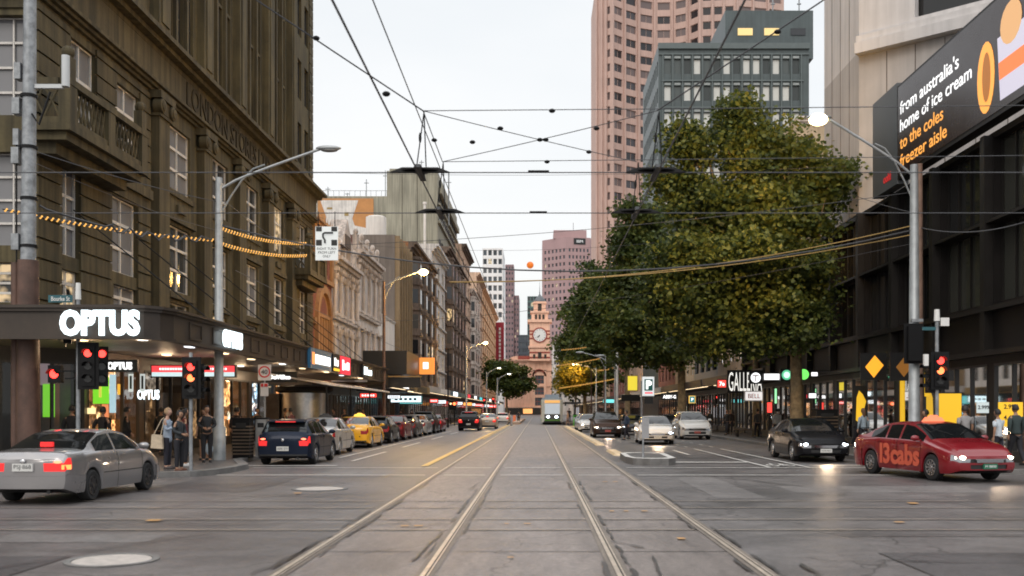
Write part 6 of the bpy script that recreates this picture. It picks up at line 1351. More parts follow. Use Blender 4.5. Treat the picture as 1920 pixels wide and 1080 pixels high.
# ======================= vehicles =======================
def paint(name,c,metal=.0,rough=.28): return mat('paint_'+name,c,rough,metal,var=.06,scale=.8,coat=.12 if sum(c)<.2 else .7,spec=.1 if sum(c)<.2 else .4)
PT_={'silver':paint('silver',(.29,.28,.285),.6),'navy':paint('navy',(.012,.018,.035),.2),'grey_silver':paint('grey_silver',(.42,.43,.44),.5),'yellow':paint('yellow',(.80,.42,.01)),
 'black':paint('black',(.010,.010,.012)),'red':paint('red',(.20,.006,.012)),'maroon':paint('maroon',(.12,.01,.015)),'white':paint('white',(.68,.67,.65)),'beige':paint('beige',(.45,.36,.28),.4),'dark':paint('dark_grey',(.05,.05,.055),.3),'bronze':paint('bronze_black',(.045,.025,.018),.4)}
CG=mat('car_glass',(.008,.009,.010),.05,var=0,spec=.4); TY=mat('tyre_rubber',(.015,.015,.016),.8,var=.2); RIM=mat('alloy_rim',(.45,.45,.46),.25,.9,var=.1); RIMD=mat('dark_alloy_rim',(.08,.08,.085),.35,.8,var=.1); PLB=mat('black_plastic',(.018,.018,.019),.55,var=.15); CHR=mat('chrome',(.6,.6,.62),.1,1,var=0); SEAM=mat('panel_gap',(.006,.006,.006),.8,var=0)
HL_on=glow('headlamp_on',(1,.85,.62),14); HL_cool=glow('headlamp_cool',(.80,.90,1),14); HL_off=mat('headlamp_off',(.35,.35,.37),.1,.7,var=.1); TL_on=glow('tail_lamp_on',(1,.03,.03),.75); TL_core=glow('tail_lamp_core',(1,.14,.07),5); TL_off=mat('tail_lamp_off',(.30,.01,.015),.12,var=.05); TL_or=glow('tail_lamp_orange',(1,.28,.07),2.2); PLW=mat('number_plate_white',(.62,.62,.60),.5,var=.05); PLG=mat('number_plate_green',(.02,.14,.08),.4,var=.05)
TYPES={
 'coupe':dict(L=4.40,W=1.70,top=[(0,.80),(.03,.95),(.10,.99),(.72,1.02),(1.05,1.17),(1.50,1.33),(1.95,1.375),(2.35,1.37),(2.7,1.31),(3.10,1.14),(3.42,.99),(3.9,.89),(4.25,.76),(4.40,.60)],belt=[(0,.92),(1.0,.94),(3.4,.90),(4.4,.62)],rw=(.72,1.52),ww=(2.66,3.42),sg=(1.12,3.2),bp=(1.98,),doors=((2.0,3.18),),ax=(.93,3.55),wr=.30),
 'sedan':dict(L=4.78,W=1.82,top=[(0,.82),(.03,1.03),(.12,1.09),(.62,1.12),(1.05,1.28),(1.5,1.42),(2.0,1.47),(2.5,1.47),(2.85,1.42),(3.3,1.24),(3.72,1.04),(4.2,.95),(4.6,.82),(4.78,.62)],belt=[(0,.98),(1.0,1.0),(3.6,.95),(4.78,.66)],rw=(.62,1.5),ww=(2.82,3.7),sg=(.98,3.45),bp=(1.72,2.38),doors=((1.28,2.3),(2.34,3.4)),ax=(1.0,3.82),wr=.325),
 'hatch':dict(L=4.25,W=1.79,top=[(0,.8),(.04,.98),(.12,1.08),(.48,1.40),(.62,1.44),(1.3,1.475),(2.0,1.46),(2.35,1.40),(2.8,1.2),(3.18,1.02),(3.7,.93),(4.1,.80),(4.25,.62)],belt=[(0,.98),(.5,.98),(3.1,.93),(4.25,.66)],rw=(.12,.50),ww=(2.32,3.16),sg=(.42,2.95),bp=(1.0,1.85),doors=((.95,1.8),(1.84,2.85)),ax=(.82,3.42),wr=.325),
 'suv':dict(L=4.65,W=1.88,top=[(0,.9),(.04,1.12),(.12,1.22),(.42,1.60),(.6,1.66),(1.4,1.70),(2.2,1.69),(2.6,1.62),(3.0,1.42),(3.42,1.17),(4.0,1.08),(4.5,.95),(4.65,.72)],belt=[(0,1.12),(.6,1.12),(3.3,1.08),(4.65,.76)],rw=(.12,.48),ww=(2.55,3.4),sg=(.45,3.15),bp=(1.1,2.05),doors=((1.05,2.0),(2.04,3.1)),ax=(.9,3.7),wr=.37)}
def interp(t,x):
    if x<=t[0][0]: return t[0][1]
    for (a,b) in zip(t[:-1],t[1:]):
        if x<=b[0]: f=(x-a[0])/(b[0]-a[0]); return a[1]+(b[1]-a[1])*f
    return t[-1][1]
def sm(t,x,w=.07): return sum(interp(t,x+d*w) for d in (-1,-.5,0,.5,1))/5
def car(kind,color,name,label,x,y,rz,group=None,front='off',rear='off',cat='car',roof=None,rim=None,plate=None,plate_txt=None,rtxt=None,lowdetail=False,headmat=None,sidetext=None,cyl=None,rear_or=False,frontpl=True):
    """car-local frame: +X is forward, origin on the road under the middle of the car"""
    T=TYPES[kind]; L,W=T['L'],T['W']; P=PT_[color]; wr=T['wr']; Ra=wr+.055; base=.20
    rt=root(name,label,cat,(x,y,.006),rz,group,local=True)
    xs=set(i*L/46 for i in range(47))
    for xw in T['ax']:
        for k in range(-6,7): xs.add(xw+Ra*math.sin(k*PI/12))
    for v in T['rw']+T['ww']+T['sg']+T['bp']: xs.add(v)
    for d in T['doors']: xs.update(d)
    for b in T['bp']: xs.add(b-.04); xs.add(b+.04)
    xs.update((.02,.07,.15,.26,L-.02,L-.07,L-.15,L-.28,L-.42))
    xs=sorted(v for v in xs if 0<=v<=L); q=[xs[0]]
    for v in xs[1:]:
        if v-q[-1]>.012: q.append(v)
    q[-1]=L; xs=q
    fr=[0,0,0,.1,.26,.45,.62,.78,.92,1]
    def sec(v):
        top=sm(T['top'],v,.04); B=min(sm(T['belt'],v),top-.035)
        de=min(v,L-v); tt=max(0,(.55-de)/.55); Wh=W/2*(1-(.13 if v<L/2 else .19)*tt**2.4); zb=base+.10*max(0,(.3-de)/.3)
        for xw in T['ax']:
            d=abs(v-xw)
            if d<Ra: zb=max(zb,wr+math.sqrt(max(0,Ra*Ra-d*d)))
        g=top-B; wrf=max(.2,Wh-.07-.36*g-.02)
        if g<.16: wrf=Wh-.10-.2*g
        pts=[(0,zb),(Wh-.16,zb)]
        inn=[.03,.012,.0,-.004,.0,.006,.02,.05]
        for k in range(8): f=fr[k+2]; pts.append((Wh-inn[k],zb+f*(B-zb)))
        y0=Wh-.062; 
        for f in (.06,.5,.88): pts.append((y0+(wrf-y0)*f**1.15,B+(g-.04 if g>.05 else g*.5)*f))
        zr=B+(g-.04 if g>.05 else g*.5)
        pts+= [(wrf,zr+.004),(wrf*.82,zr+(top-zr)*.72),(wrf*.45,top-.006 if top-.006>zr else top),(0,top)]
        return pts,Wh,B,top
    S=[sec(v) for v in xs]; n=len(S[0][0]); ox=-L/2
    parts={}
    def add(key,quad): parts.setdefault(key,[]).append(quad)
    rw,ww,sg=T['rw'],T['ww'],T['sg']
    for i in range(len(xs)-1):
        xm=(xs[i]+xs[i+1])/2
        for j in range(n-1):
            for s in (1,-1):
                A=[(xs[i]+ox,s*S[i][0][j][0],S[i][0][j][1]),(xs[i+1]+ox,s*S[i+1][0][j][0],S[i+1][0][j][1]),(xs[i+1]+ox,s*S[i+1][0][j+1][0],S[i+1][0][j+1][1]),(xs[i]+ox,s*S[i][0][j+1][0],S[i][0][j+1][1])]
                if s>0: A=A[::-1]
                side='r' if s<0 else 'l'; key='body'; g=S[i][3]-S[i][2]
                if j<1: key='underbody'
                elif j>=13:
                    if rw[0]<xm<rw[1] and j>=13: key='rear_window'
                    elif ww[0]<xm<ww[1]: key='windscreen'
                    elif xm>ww[1] and xm<L-.12: key='bonnet'
                    elif xm<rw[0] and xm>.1 and kind in('coupe','sedan'): key='boot_lid'
                elif 10<=j<=11 and sg[0]<xm<sg[1] and g>.14 and not any(b-.041<xm<b+.041 for b in T['bp']): key='side_window_'+side
                elif 2<=j<=8:
                    for dd,(a,b) in enumerate(T['doors']):
                        if a<xm<b: key='door_%d%s'%(dd,side)
                    if j in(6,7) and xm>L-.24: key='head_'+side
                    if j in(6,7,) and xm<.16: key='tail_'+side
                    if j<=(4 if kind=='coupe' else 5) and xm<T['ax'][0]-Ra: key='rear_bumper'
                    if j<=5 and xm>T['ax'][1]+Ra: key='front_bumper'
                    if j<=3 and (kind=='suv') and key=='body': key='cladding'
                    if j==2 and kind!='suv' and False: key='cladding'
                add(key,A)
    for (e,i) in ((0,0),(1,len(xs)-1)):
        sx=1 if e else -1; bul=.10 if e else .07; nc=12; pts=S[i][0]
        for j in range(1,n-1):
            for c in range(nc):
                Q=[]
                for (cc,jj) in ((c,j),(c+1,j),(c+1,j+1),(c,j+1)):
                    t=-1+2*cc/nc; Q.append((xs[i]+ox+sx*bul*(1-t*t),t*pts[jj][0],pts[jj][1]))
                if not e: Q=Q[::-1]
                outer=c in ((0,1,2,nc-3,nc-2,nc-1) if kind=='coupe' and not e else (0,1,nc-2,nc-1)); side='r' if c<nc/2 else 'l'; key='body'
                if e:
                    if j in(6,7): key=('head_'+side) if outer else 'grille'
                    if j in(3,4) and 1<c<nc-2: key='intake'
                    if j==2 or (j in (3,4,5) and key=='body'): key='front_bumper'
                    if j==8: key='body'
                else:
                    if j in(6,7) and outer: key='tail_'+side
                    if j==5 and kind=='coupe' and not outer: key='body'
                    if j in ((2,3,4) if kind=='coupe' else (2,3,4,5)): key='rear_bumper'
                    if j==2 and kind!='coupe': key='bumper_trim'
                add(key,Q)
    hl=HL_off; tl=TL_on if rear=='on' else TL_off
    mats={'body':P,'underbody':PLB,'rear_window':CG,'windscreen':CG,'bonnet':P,'boot_lid':P,'grille':PLB,'intake':PLB,'bumper_trim':PLB,'rear_bumper':P,'front_bumper':P,'cladding':PLB}
    nm={}
    for k,qs in parts.items():
        m=MB(); idx={}
        for qd in qs:
            f=[]
            for p in qd:
                if 'bumper' in k: p=(p[0]*1.009,p[1]*1.016,p[2])
                kk=(round(p[0],4),round(p[1],4),round(p[2],4))
                if kk not in idx: idx[kk]=len(m.v); m.v.append(p)
                f.append(idx[kk])
            g=[]; [g.append(a) for a in f if a not in g]
            if len(g)>2: m.f.append(tuple(g)); m.m.append(0)
        mm=mats.get(k); nme=k
        if k.startswith('side_window'): mm=CG; nme='side_window'
        if k.startswith('door'): mm=P; nme='door'
        if k.startswith('head'): mm=hl; nme='headlight'
        if k.startswith('tail'): mm=TL_or if (rear_or and k.endswith('r')) and False else tl; nme='tail_light'
        o=m.build(nme,mm,rt,True,38); nm[k]=o
        if nme=='door' and not lowdetail:
            dd=int(k[5]); a,b=T['doors'][dd]; s=-1 if k[6]=='r' else 1
            hx=a+.14; pt=sec(hx)[0]; yy=s*(pt[8][0]+.008); m=MB(); m.box(hx+ox,hx+ox+.17,min(yy,yy+s*.03),max(yy,yy+s*.03),pt[8][1]-.02,pt[8][1]+.02); m.build('handle',P,o)
    # panel gaps
    if not lowdetail:
        m=MB()
        lines=[v for d in T['doors'] for v in d]
        for v in lines:
            p=sec(v)[0]
            for s in (1,-1):
                for j in range(2,9): m.poly([(v+ox-.007,s*(p[j][0]+.003),p[j][1]),(v+ox+.007,s*(p[j][0]+.003),p[j][1]),(v+ox+.007,s*(p[j+1][0]+.003),p[j+1][1]),(v+ox-.007,s*(p[j+1][0]+.003),p[j+1][1])])
        vs=[v for v in xs if T['ax'][0]+Ra<v<T['ax'][1]-Ra]
        for a,b in zip(vs[:-1],vs[1:]):
            pa,pb=sec(a)[0],sec(b)[0]
            for s in (1,-1): m.poly([(a+ox,s*(pa[5][0]+.004),pa[5][1]-.012),(b+ox,s*(pb[5][0]+.004),pb[5][1]-.012),(b+ox,s*(pb[5][0]+.004),pb[5][1]+.006),(a+ox,s*(pa[5][0]+.004),pa[5][1]+.006)])
        m.build('panel_gap',SEAM,rt)
    # wheels
    rm=rim or RIM
    for xw in T['ax']:
        for s in (1,-1):
            cx,cy=xw+ox,s*(W/2-.125); m=MB(); r=wr; m.lathe((cx,cy,r),[(r*.62,-.10),(r*.9,-.112),(r,-.085),(r,.085),(r*.9,.112),(r*.62,.10)],24,0,'y'); w=m.build('wheel',TY,rt,True,50)
            m=MB(); o=cy+s*.085; m.lathe((cx,cy,r),[(r*.64,s*.10),(r*.6,s*.075),(r*.2,s*.06),(.001,s*.06)],20,0,'y',); m.build('wheel_disc',RIMD,w,True,50)
            m=MB()
            for k in range(10 if kind=='sedan' else 7):
                a=2*PI*k/(10 if kind=='sedan' else 7); ca,sa=math.cos(a),math.sin(a); h=.022; q=(r*.1,r*.6)
                def pt(rr,t,dy): return (cx+rr*ca-t*sa,cy+s*dy,r+rr*sa+t*ca)
                m.hexa([pt(q[0],-h,.07),pt(q[0],h,.07),pt(q[1],h,.085),pt(q[1],-h,.085),pt(q[0],-h,.10),pt(q[0],h,.10),pt(q[1],h,.108),pt(q[1],-h,.108)])
            m.lathe((cx,cy,r),[(r*.56,s*.08),(r*.57,s*.112),(r*.635,s*.114),(r*.65,s*.09)],24,0,'y'); m.lathe((cx,cy,r),[(.05,s*.07),(.05,s*.112),(.001,s*.114)],10,0,'y'); m.build('rim',rm,w,True,40)
    # mirrors
    xm=ww[1]-.38; p=sec(xm)[0]
    for s in (1,-1):
        m=MB(); m.ball((xm+ox,s*(W/2+.09),p[9][1]+.09),(.07,.12,.075),8); m.box(xm+ox-.03,xm+ox+.03,min(s*(W/2-.07),s*(W/2+.05)),max(s*(W/2-.07),s*(W/2+.05)),p[9][1]+.02,p[9][1]+.06); m.build('wing_mirror',P,rt,True)
    zt=lambda v,j: sec(v)[0][j][1]
    # grille bars, plate
    z6,z8=zt(L,6),zt(L,8); z3,z5=zt(L,3),zt(L,5); xf=L/2+.125
    if not lowdetail:
        m=MB(); 
        for k in range(4): z=z6+(z8-z6)*(.15+.22*k); m.box(xf-.02,xf+.008,-W*.2,W*.2,z-.008,z+.008)
        m.box(xf-.02,xf+.012,-W*.22,W*.22,z8-.018,z8+.002); m.build('grille_bar',CHR,nm['grille'])
    if frontpl: m=MB(); m.box(xf-.03,xf+.022,-.19,.19,z5-.10,z5+.03); pl=m.build('number_plate',plate or PLW,rt)
    xr=-L/2-.095; zr=(zt(0,6)+zt(0,8))/2 if kind in('coupe','sedan') else zt(0,5)
    m=MB(); m.box(xr-.012,xr+.03,-.19,.19,zr-.07,zr+.07); pl2=m.build('number_plate',plate or PLW,rt)
    M=Matrix(((0,0,-1,xr-.0125),(-1,0,0,0),(0,1,0,zr),(0,0,0,1)))
    if rtxt: text(rtxt,.075,M,mat('plate_ink',(.04,.04,.05),.5,var=0),pl2,'lettering',.002,.0,width=.32)
    Mf=Matrix(((0,0,1,xf+.0225),(1,0,0,0),(0,1,0,z5-.035),(0,0,0,1)))
    if plate_txt and frontpl: text(plate_txt,.06,Mf,mat('plate_ink',(.04,.04,.05),.5,var=0) if plate is None else M_white,pl,'lettering',.002,.0,width=.3)
    if front!='off':
        for s in (1,-1):
            zc=(zt(L-.15,6)+zt(L-.15,8))/2; m=MB(); m.ball((L/2-.03,s*(W/2-.27),zc),(.07,.09,.055),8); m.ball((L/2-.12,s*(W/2-.135),zc),(.05,.03,.04),8); m.build('headlight_bulb',HL_on if front=='on' else HL_cool,nm['head_'+('l' if s>0 else 'r')],True)
        if not lowdetail:
            l=bpy.data.lights.new('beam','SPOT'); l.energy=110; l.color=(1,.72,.48); l.spot_size=R(80); l.spot_blend=.8; l.shadow_soft_size=.1; lo_=link(l,'headlight_beam',rt); lo_.location=(L/2+.25,0,.68); lo_.rotation_euler=(0,R(-78),0)
    if rear=='on':
        for s in (1,-1):
            zc=(zt(.1,6)+zt(.1,8))/2; m=MB(); m.ball((-L/2+.0,s*(W/2-.25),zc+.02),(.045,.085,.03),8); m.build('brake_bulb',TL_core,nm['tail_'+('l' if s>0 else 'r')],True)
    # bumper crease, exhaust, badge
    if not lowdetail:
        m=MB(); m.tube([(-L/2-.02,-W*.26,.24),(-L/2+.2,-W*.26,.25)],.035,10); m.build('exhaust',PLB,rt,True)
        m=MB(); m.ball((xr-.005,0,zt(0,8)+.03),(.012,.05,.045),8); m.build('badge',CHR,rt,True)
        for s in (1,-1):
            m=MB(); a=ww[1]-.1; zz=sm(T['top'],a)+.03; m.tube([(a+ox,s*.1,zz),(a+ox-.25,s*.45,zz+.14)],.008,4); m.build('wiper',SEAM,rt)
    if kind=='hatch' or kind=='suv':
        m=MB(); zz=interp(T['top'],.5); m.hexa([(.30+ox,-W*.33,zz-.03),(.62+ox,-W*.34,zz+.015),(.62+ox,W*.34,zz+.015),(.30+ox,W*.33,zz-.03),(.30+ox,-W*.33,zz+.0),(.62+ox,-W*.34,zz+.05),(.62+ox,W*.34,zz+.05),(.30+ox,W*.33,zz+.0)]); sp=m.build('spoiler',P,rt)
        if rear=='on': m=MB(); m.box(.285+ox,.30+ox,-W*.18,W*.18,zz-.035,zz-.005); m.build('brake_light',TL_on,sp)
    elif rear=='on' : m=MB(); m.box(T['rw'][0]+.04+ox,T['rw'][0]+.10+ox,-.12,.12,interp(T['top'],T['rw'][0])+.03,interp(T['top'],T['rw'][0])+.12); m.build('brake_light',TL_on,rt)
    if roof:
        zz=max(z for _,z in T['top']); xx=(ww[0]+T['bp'][-1])/2+ox
        rmat,rname=roof; m=MB(); m.hexa([(xx-.09,-.29,zz-.01),(xx+.09,-.29,zz-.01),(xx+.09,.29,zz-.01),(xx-.09,.29,zz-.01),(xx-.05,-.22,zz+.10),(xx+.05,-.22,zz+.10),(xx+.05,.22,zz+.10),(xx-.05,.22,zz+.10)]); m.hexa([(xx-.048,-.15,zz+.102),(xx+.048,-.15,zz+.102),(xx+.048,.15,zz+.102),(xx-.048,.15,zz+.102),(xx-.03,-.09,zz+.16),(xx+.03,-.09,zz+.16),(xx+.03,.09,zz+.16),(xx-.03,.09,zz+.16)]); m.build(rname,rmat,rt,True,50)
    rt['front_x']=L/2
    return rt,sec,ox
UP=PI/2; DN=-PI/2
# silver coupe crossing at left: seen from behind right
r_,sec,ox=car('coupe','silver','coupe','silver two door coupe with red tail lights lit at the left edge of the crossing',-9.42,20.6,R(89),rear='on',rim=RIMD,rtxt='PSJ·868',front='off')
m=MB(); L_=4.4
for s,mm in ((-1,TL_or),):
    m.hexa([(-2.24,-.70,.655),(-2.1,-.80,.655),(-2.05,-.79,.655),(-2.1,-.6,.655),(-2.24,-.70,.74),(-2.1,-.80,.74),(-2.05,-.79,.74),(-2.1,-.6,.74)]); 
lo=m.build('indicator_light',TL_or,r_)
# left parked row (facing away)
car('hatch','navy','hatchback','dark navy hatchback with bright red brake lights first in the left kerb row',-8.1,33.9,UP,rear='on',rtxt='ARK·2YI')
car('sedan','grey_silver','taxi','silver sedan with a dark taxi roof sign behind the navy hatchback',-8.75,41.0,UP+R(1),roof=(PLB,'roof_sign'),cat='taxi',group=None)
r_,_,_=car('sedan','yellow','taxi','bright yellow taxi with glowing yellow roof sign in the left kerb row',-8.7,48.6,UP,roof=(glow('taxi_sign_yellow',(1,.6,.08),1.4),'roof_sign'),cat='taxi',plate=PLB)
m=MB(); 
for k in range(6): m.box(-2.46,-2.4605+.002,-.1-.07*k-.05,-.1-.07*k,.52,.565)
m.build('lettering',K_blk,r_)
row=[('hatch','black','black hatchback directly behind the yellow taxi',54.6,'hatchback'),('sedan','maroon','maroon red sedan parked in the left kerb row',60.2,'sedan'),('hatch','dark','dark grey hatchback after the maroon sedan',66,'hatchback'),('sedan','grey_silver','pale silver sedan in the farther half of the left kerb row',71.6,'sedan'),('suv','black','black tall wagon towards the end of the left kerb row',77.4,'suv'),('sedan','red','red sedan last in the left kerb row',83,'sedan')]
for k,(kd,co,lb,y,nm_) in enumerate(row): car(kd,co,nm_,lb,-8.65,y,UP,group='cars parked along the left kerb',lowdetail=k>2,rear='on' if k==5 else 'off')
car('suv','black','suv','black four wheel drive moving away in the left lane',-5.9,88,UP,rear='on')
car('sedan','beige','sedan','beige sedan moving away beside the yellow line',-4.75,97,UP,rear='on',lowdetail=True)
car('sedan','maroon','sedan','dark red sedan beyond the black four wheel drive',-5.5,110,UP,rear='on',lowdetail=True)
car('hatch','white','hatchback','small white car far off near the tram stop',-4.6,135,UP,rear='on',lowdetail=True)
# right side facing us
car('sedan','white','coupe','white luxury sedan with headlights on behind the traffic island',6.25,53.3,DN-R(2),front='cool',plate_txt='ALW 2')
car('suv','white','suv','white four wheel drive parked at the right kerb under the trees',9.6,62,DN,plate=mat('red_plate',(.45,.1,.08),.5,var=0))
car('suv','bronze','suv','dark bronze four wheel drive with warm headlights facing us',4.55,66.3,DN,front='on',plate=mat('red_plate',(.45,.1,.08),.5,var=0))
car('hatch','white','hatchback','white hatchback queued behind the bronze four wheel drive',4.3,82,DN,front='on',lowdetail=True)
car('hatch','dark','hatchback','small dark car with bluish headlights between the bronze and white cars',6.9,73,DN,front='cool',lowdetail=True)
car('sedan','grey_silver','sedan','silver sedan further back in the oncoming queue',4.4,91,DN,front='on',lowdetail=True)
car('sedan','dark','sedan','dark car parked past the white four wheel drive on the right',9.7,72,DN,lowdetail=True)
car('sedan','black','sedan','glossy black sedan with bluish headlights at the right kerb',9.7,35.9,DN,front='cool',plate_txt='1CW 4UC')
rt,sec,ox=car('sedan','red','taxi','red taxi lettered 13cabs with orange roof sign turning at the right corner',10.42,26.5,DN+R(12),front='on',cat='taxi',roof=(glow('taxi_sign_orange',(1,.22,.10),1.1),'roof_sign'),plate=PLG,plate_txt='M 8800')
# side lettering on its right flank: follow the panel
txm=mat('cab_orange_print',(.62,.11,.06),.4,var=.08)
Mt=Matrix(((-1,0,0,-.07),(0,0,-1,-.918),(0,1,0,.60),(0,0,0,1)))
Mt=Matrix(((1,0,0,-.05),(0,0,-1,-.916),(0,1,0,.60),(0,0,0,1)))
tx=text('13cabs',.52,Mt,txm,rt,'lettering',.006,.035,width=1.95)
x0_=min(v.co.x for v in tx.data.vertices)
for v in tx.data.vertices:
    if v.co.x<x0_+.2: v.co.x+=.11
# ======================= tram =======================
t=root('tram','cream and green tram with headlights on coming down the right track','tram',(1.85,128,0))
TG=mat('tram_green',(.12,.28,.05),.4,var=.05); TC=mat('tram_cream',(.70,.69,.60),.4,var=.05); TD=mat('tram_grey',(.12,.12,.12),.5,var=.1)
x0,x1,y0,y1=.53,3.17,121,137
m=MB(); m.prism([(x0,y1),(x0,y0+.5),(x0+.35,y0),(x1-.35,y0),(x1,y0+.5),(x1,y1)],.35,3.1); m.build('body',TC,t)
m=MB(); m.prism([(x0+.1,y1),(x0+.1,y0+.7),(x0+.5,y0+.3),(x1-.5,y0+.3),(x1-.1,y0+.7),(x1-.1,y1)],3.1,3.35); m.box(x0+.5,x1-.5,y0+2,y1,3.35,3.75); m.build('roof',mat('tram_roof_blue_grey',(.3,.35,.4),.6,var=.1),t)
m=MB(); m.box(x0+.42,x1-.42,y0-.03,y0-.002,1.35,2.6); m.build('windscreen',mat('tram_glass',(.25,.28,.3),.1,var=.1,emit=(.8,.85,.9),es=.45),t)
m=MB(); m.box(x0+.40,x1-.40,y0-.04,y0-.002,2.7,3.0); m.build('destination_display',glow('tram_orange_display',(1,.5,.15),.8),t)
m=MB(); m.box(x0-.02,x0+.36,y0+.5,y1,.4,.75); m.box(x0+.38,x1-.38,y0-.02,y0-.002,.4,.7); m.box(x0-.01,x0+.0,y0+.5,y1,2.6,3.05); m.build('green_panel',TG,t)
m=MB(); m.box(x0+.36,x1-.36,y0-.04,y0-.003,.72,1.3); m.build('front_panel',TD,t)
for x in (1.35,2.35): m=MB(); m.ball((x,y0-.05,1.0),(.17,.04,.13),10); m.build('headlight',HL_cool,t)
m=MB(); m.box(x0+.3,x1-.3,y0-.15,y0-.041,.3,.5); m.build('bumper',PLB,t)
m=MB(); 
for k in range(6): m.box(x0-.03,x0-.011,y0+1+k*2.5,y0+3+k*2.5,1.4,2.5)
m.build('side_window',CG,t)
m=MB(); m.box(x0+.2,x1-.2,y0+1,y1-1,.1,.35); m.build('bogie',PLB,t)
m=MB(); m.tube([(1.9,y0+6,3.75),(1.9,y0+4,4.9),(1.95,y0+5.5,5.65)],.05,6); m.build('pantograph',PLB,t)
# far tram stop platform and barriers
m=MB(); m.box(-3.1,-2.2,125,190,0,.3); tag(m.build('tram_platform',mat('orange_lit_kerb',(.5,.35,.25),.7,var=.1)),'low pale platform strip left of the tracks far down the street','platform')
m=MB(); m.box(3.4,5.6,118,175,0,.3); tag(m.build('tram_platform',A_foot),'tram stop platform right of the tram','platform')
t=root('tram_shelter','dark roofed tram shelter beside the tram','shelter',(4.5,135,0)); m=MB(); m.box(3.5,5.6,126,145,2.7,2.85); m.build('roof',PLB,t); m=MB()
for y in (126.5,132,138,144): m.box(5.3,5.4,y,y+.1,.3,2.7)
m.build('post',M_galv,t); m=MB(); m.box(5.38,5.42,127,144,.8,2.2); m.build('panel',glow('shelter_panel',(.8,.8,.85),.5),t)
rnd=random.Random(9)
for i in range(7):
    x=-6.8+i*.62; y=150+rnd.uniform(0,25); m=MB(); m.box(x-.22,x+.22,y,y+.2,.1,1.0); m.box(x-.3,x+.3,y+.02,y+.18,.0,.1); tag(m.build('road_barrier',glow('barrier_orange',(1,.25,.1),.35) if i%2 else mat('barrier_white',(.6,.5,.45),.6)),['glowing orange barrier at the left end of the far road works','white barrier second from the left in the far road works','orange barrier third from the left in the far road works','white barrier in the middle right of the far road works','orange barrier fifth from the left in the far road works','white barrier second from the right in the far road works','orange barrier at the right end of the far road works'][i],'barrier','road works barriers before the station')
# far traffic lights glimmer
for i,(px,py,Y,c) in enumerate(((852,757,110,'o'),(845,757,116,'w'),(908,750,150,'r'),(925,748,160,'r'),(1180,745,110,'r'))):
    t=root('traffic_signal',['amber red signal glowing at the end of the left kerb row','pale signal just left of the amber red one','red signal past the black four wheel drive','red signal before the small round tree','red signal low among the right shop lights'][i],'traffic signal',(wx(px,Y),Y,0)); x=wx(px,Y); z=wz(py,Y)
    m=MB(); m.tube([(x,Y+.15,.1),(x,Y+.15,z+.3)],.06,6); m.build('pole',M_black,t); m=MB(); m.box(x-.22,x+.22,Y,Y+.2,z-.7,z+.35); m.build('signal_head',M_black,t)
    m=MB(); m.ball((x,Y-.03,z),(.17 if i==0 else .11,.04,.17 if i==0 else .11),10); m.build('lens',{'o':L_or,'w':glow('pale_signal',(1,.75,.4),2),'r':L_red}[c],t)
# ======================= people =======================
SK={'light':mat('skin_light',(.50,.30,.22),.55,var=.06,scale=8),'tan':mat('skin_tan',(.34,.19,.12),.55,var=.06,scale=8),'dark':mat('skin_dark',(.12,.065,.045),.5,var=.06,scale=8)}
def cloth(n,c): return mat('cloth_'+n,c,.85,var=.2,scale=9,bump=.2,bscale=40)
def skin_mesh(name,chains,mats,sub=2):
    """chains: list of lists of (x,y,z,r); points shared by coordinates are joined"""
    vs=[];rs=[];es=[];ix={}
    for ch in chains:
        pv=None
        for p in ch:
            k=(round(p[0],4),round(p[1],4),round(p[2],4))
            if k not in ix: ix[k]=len(vs); vs.append(k); rs.append(p[3])
            if pv is not None and pv!=ix[k]: es.append((pv,ix[k]))
            pv=ix[k]
    me=bpy.data.meshes.new(name); me.from_pydata(vs,es,[]); o=bpy.data.objects.new(name,me); C.objects.link(o)
    md=o.modifiers.new('s','SKIN'); md.branch_smoothing=.6; md.use_smooth_shade=True
    for v,r in zip(me.skin_vertices[0].data,rs):
        rr=r if hasattr(r,'__len__') else (r,r); v.radius=rr
    me.skin_vertices[0].data[0].use_root=True
    o.modifiers.new('u','SUBSURF').levels=sub; o.modifiers['u'].render_levels=sub
    bpy.context.view_layer.update(); ev=o.evaluated_get(bpy.context.evaluated_depsgraph_get()); out_=bpy.data.meshes.new_from_object(ev); bpy.data.objects.remove(o)
    out_.name=name; out_.materials.clear()
    for m_ in mats: out_.materials.append(m_)
    out_.polygons.foreach_set('use_smooth',[True]*len(out_.polygons)); return out_
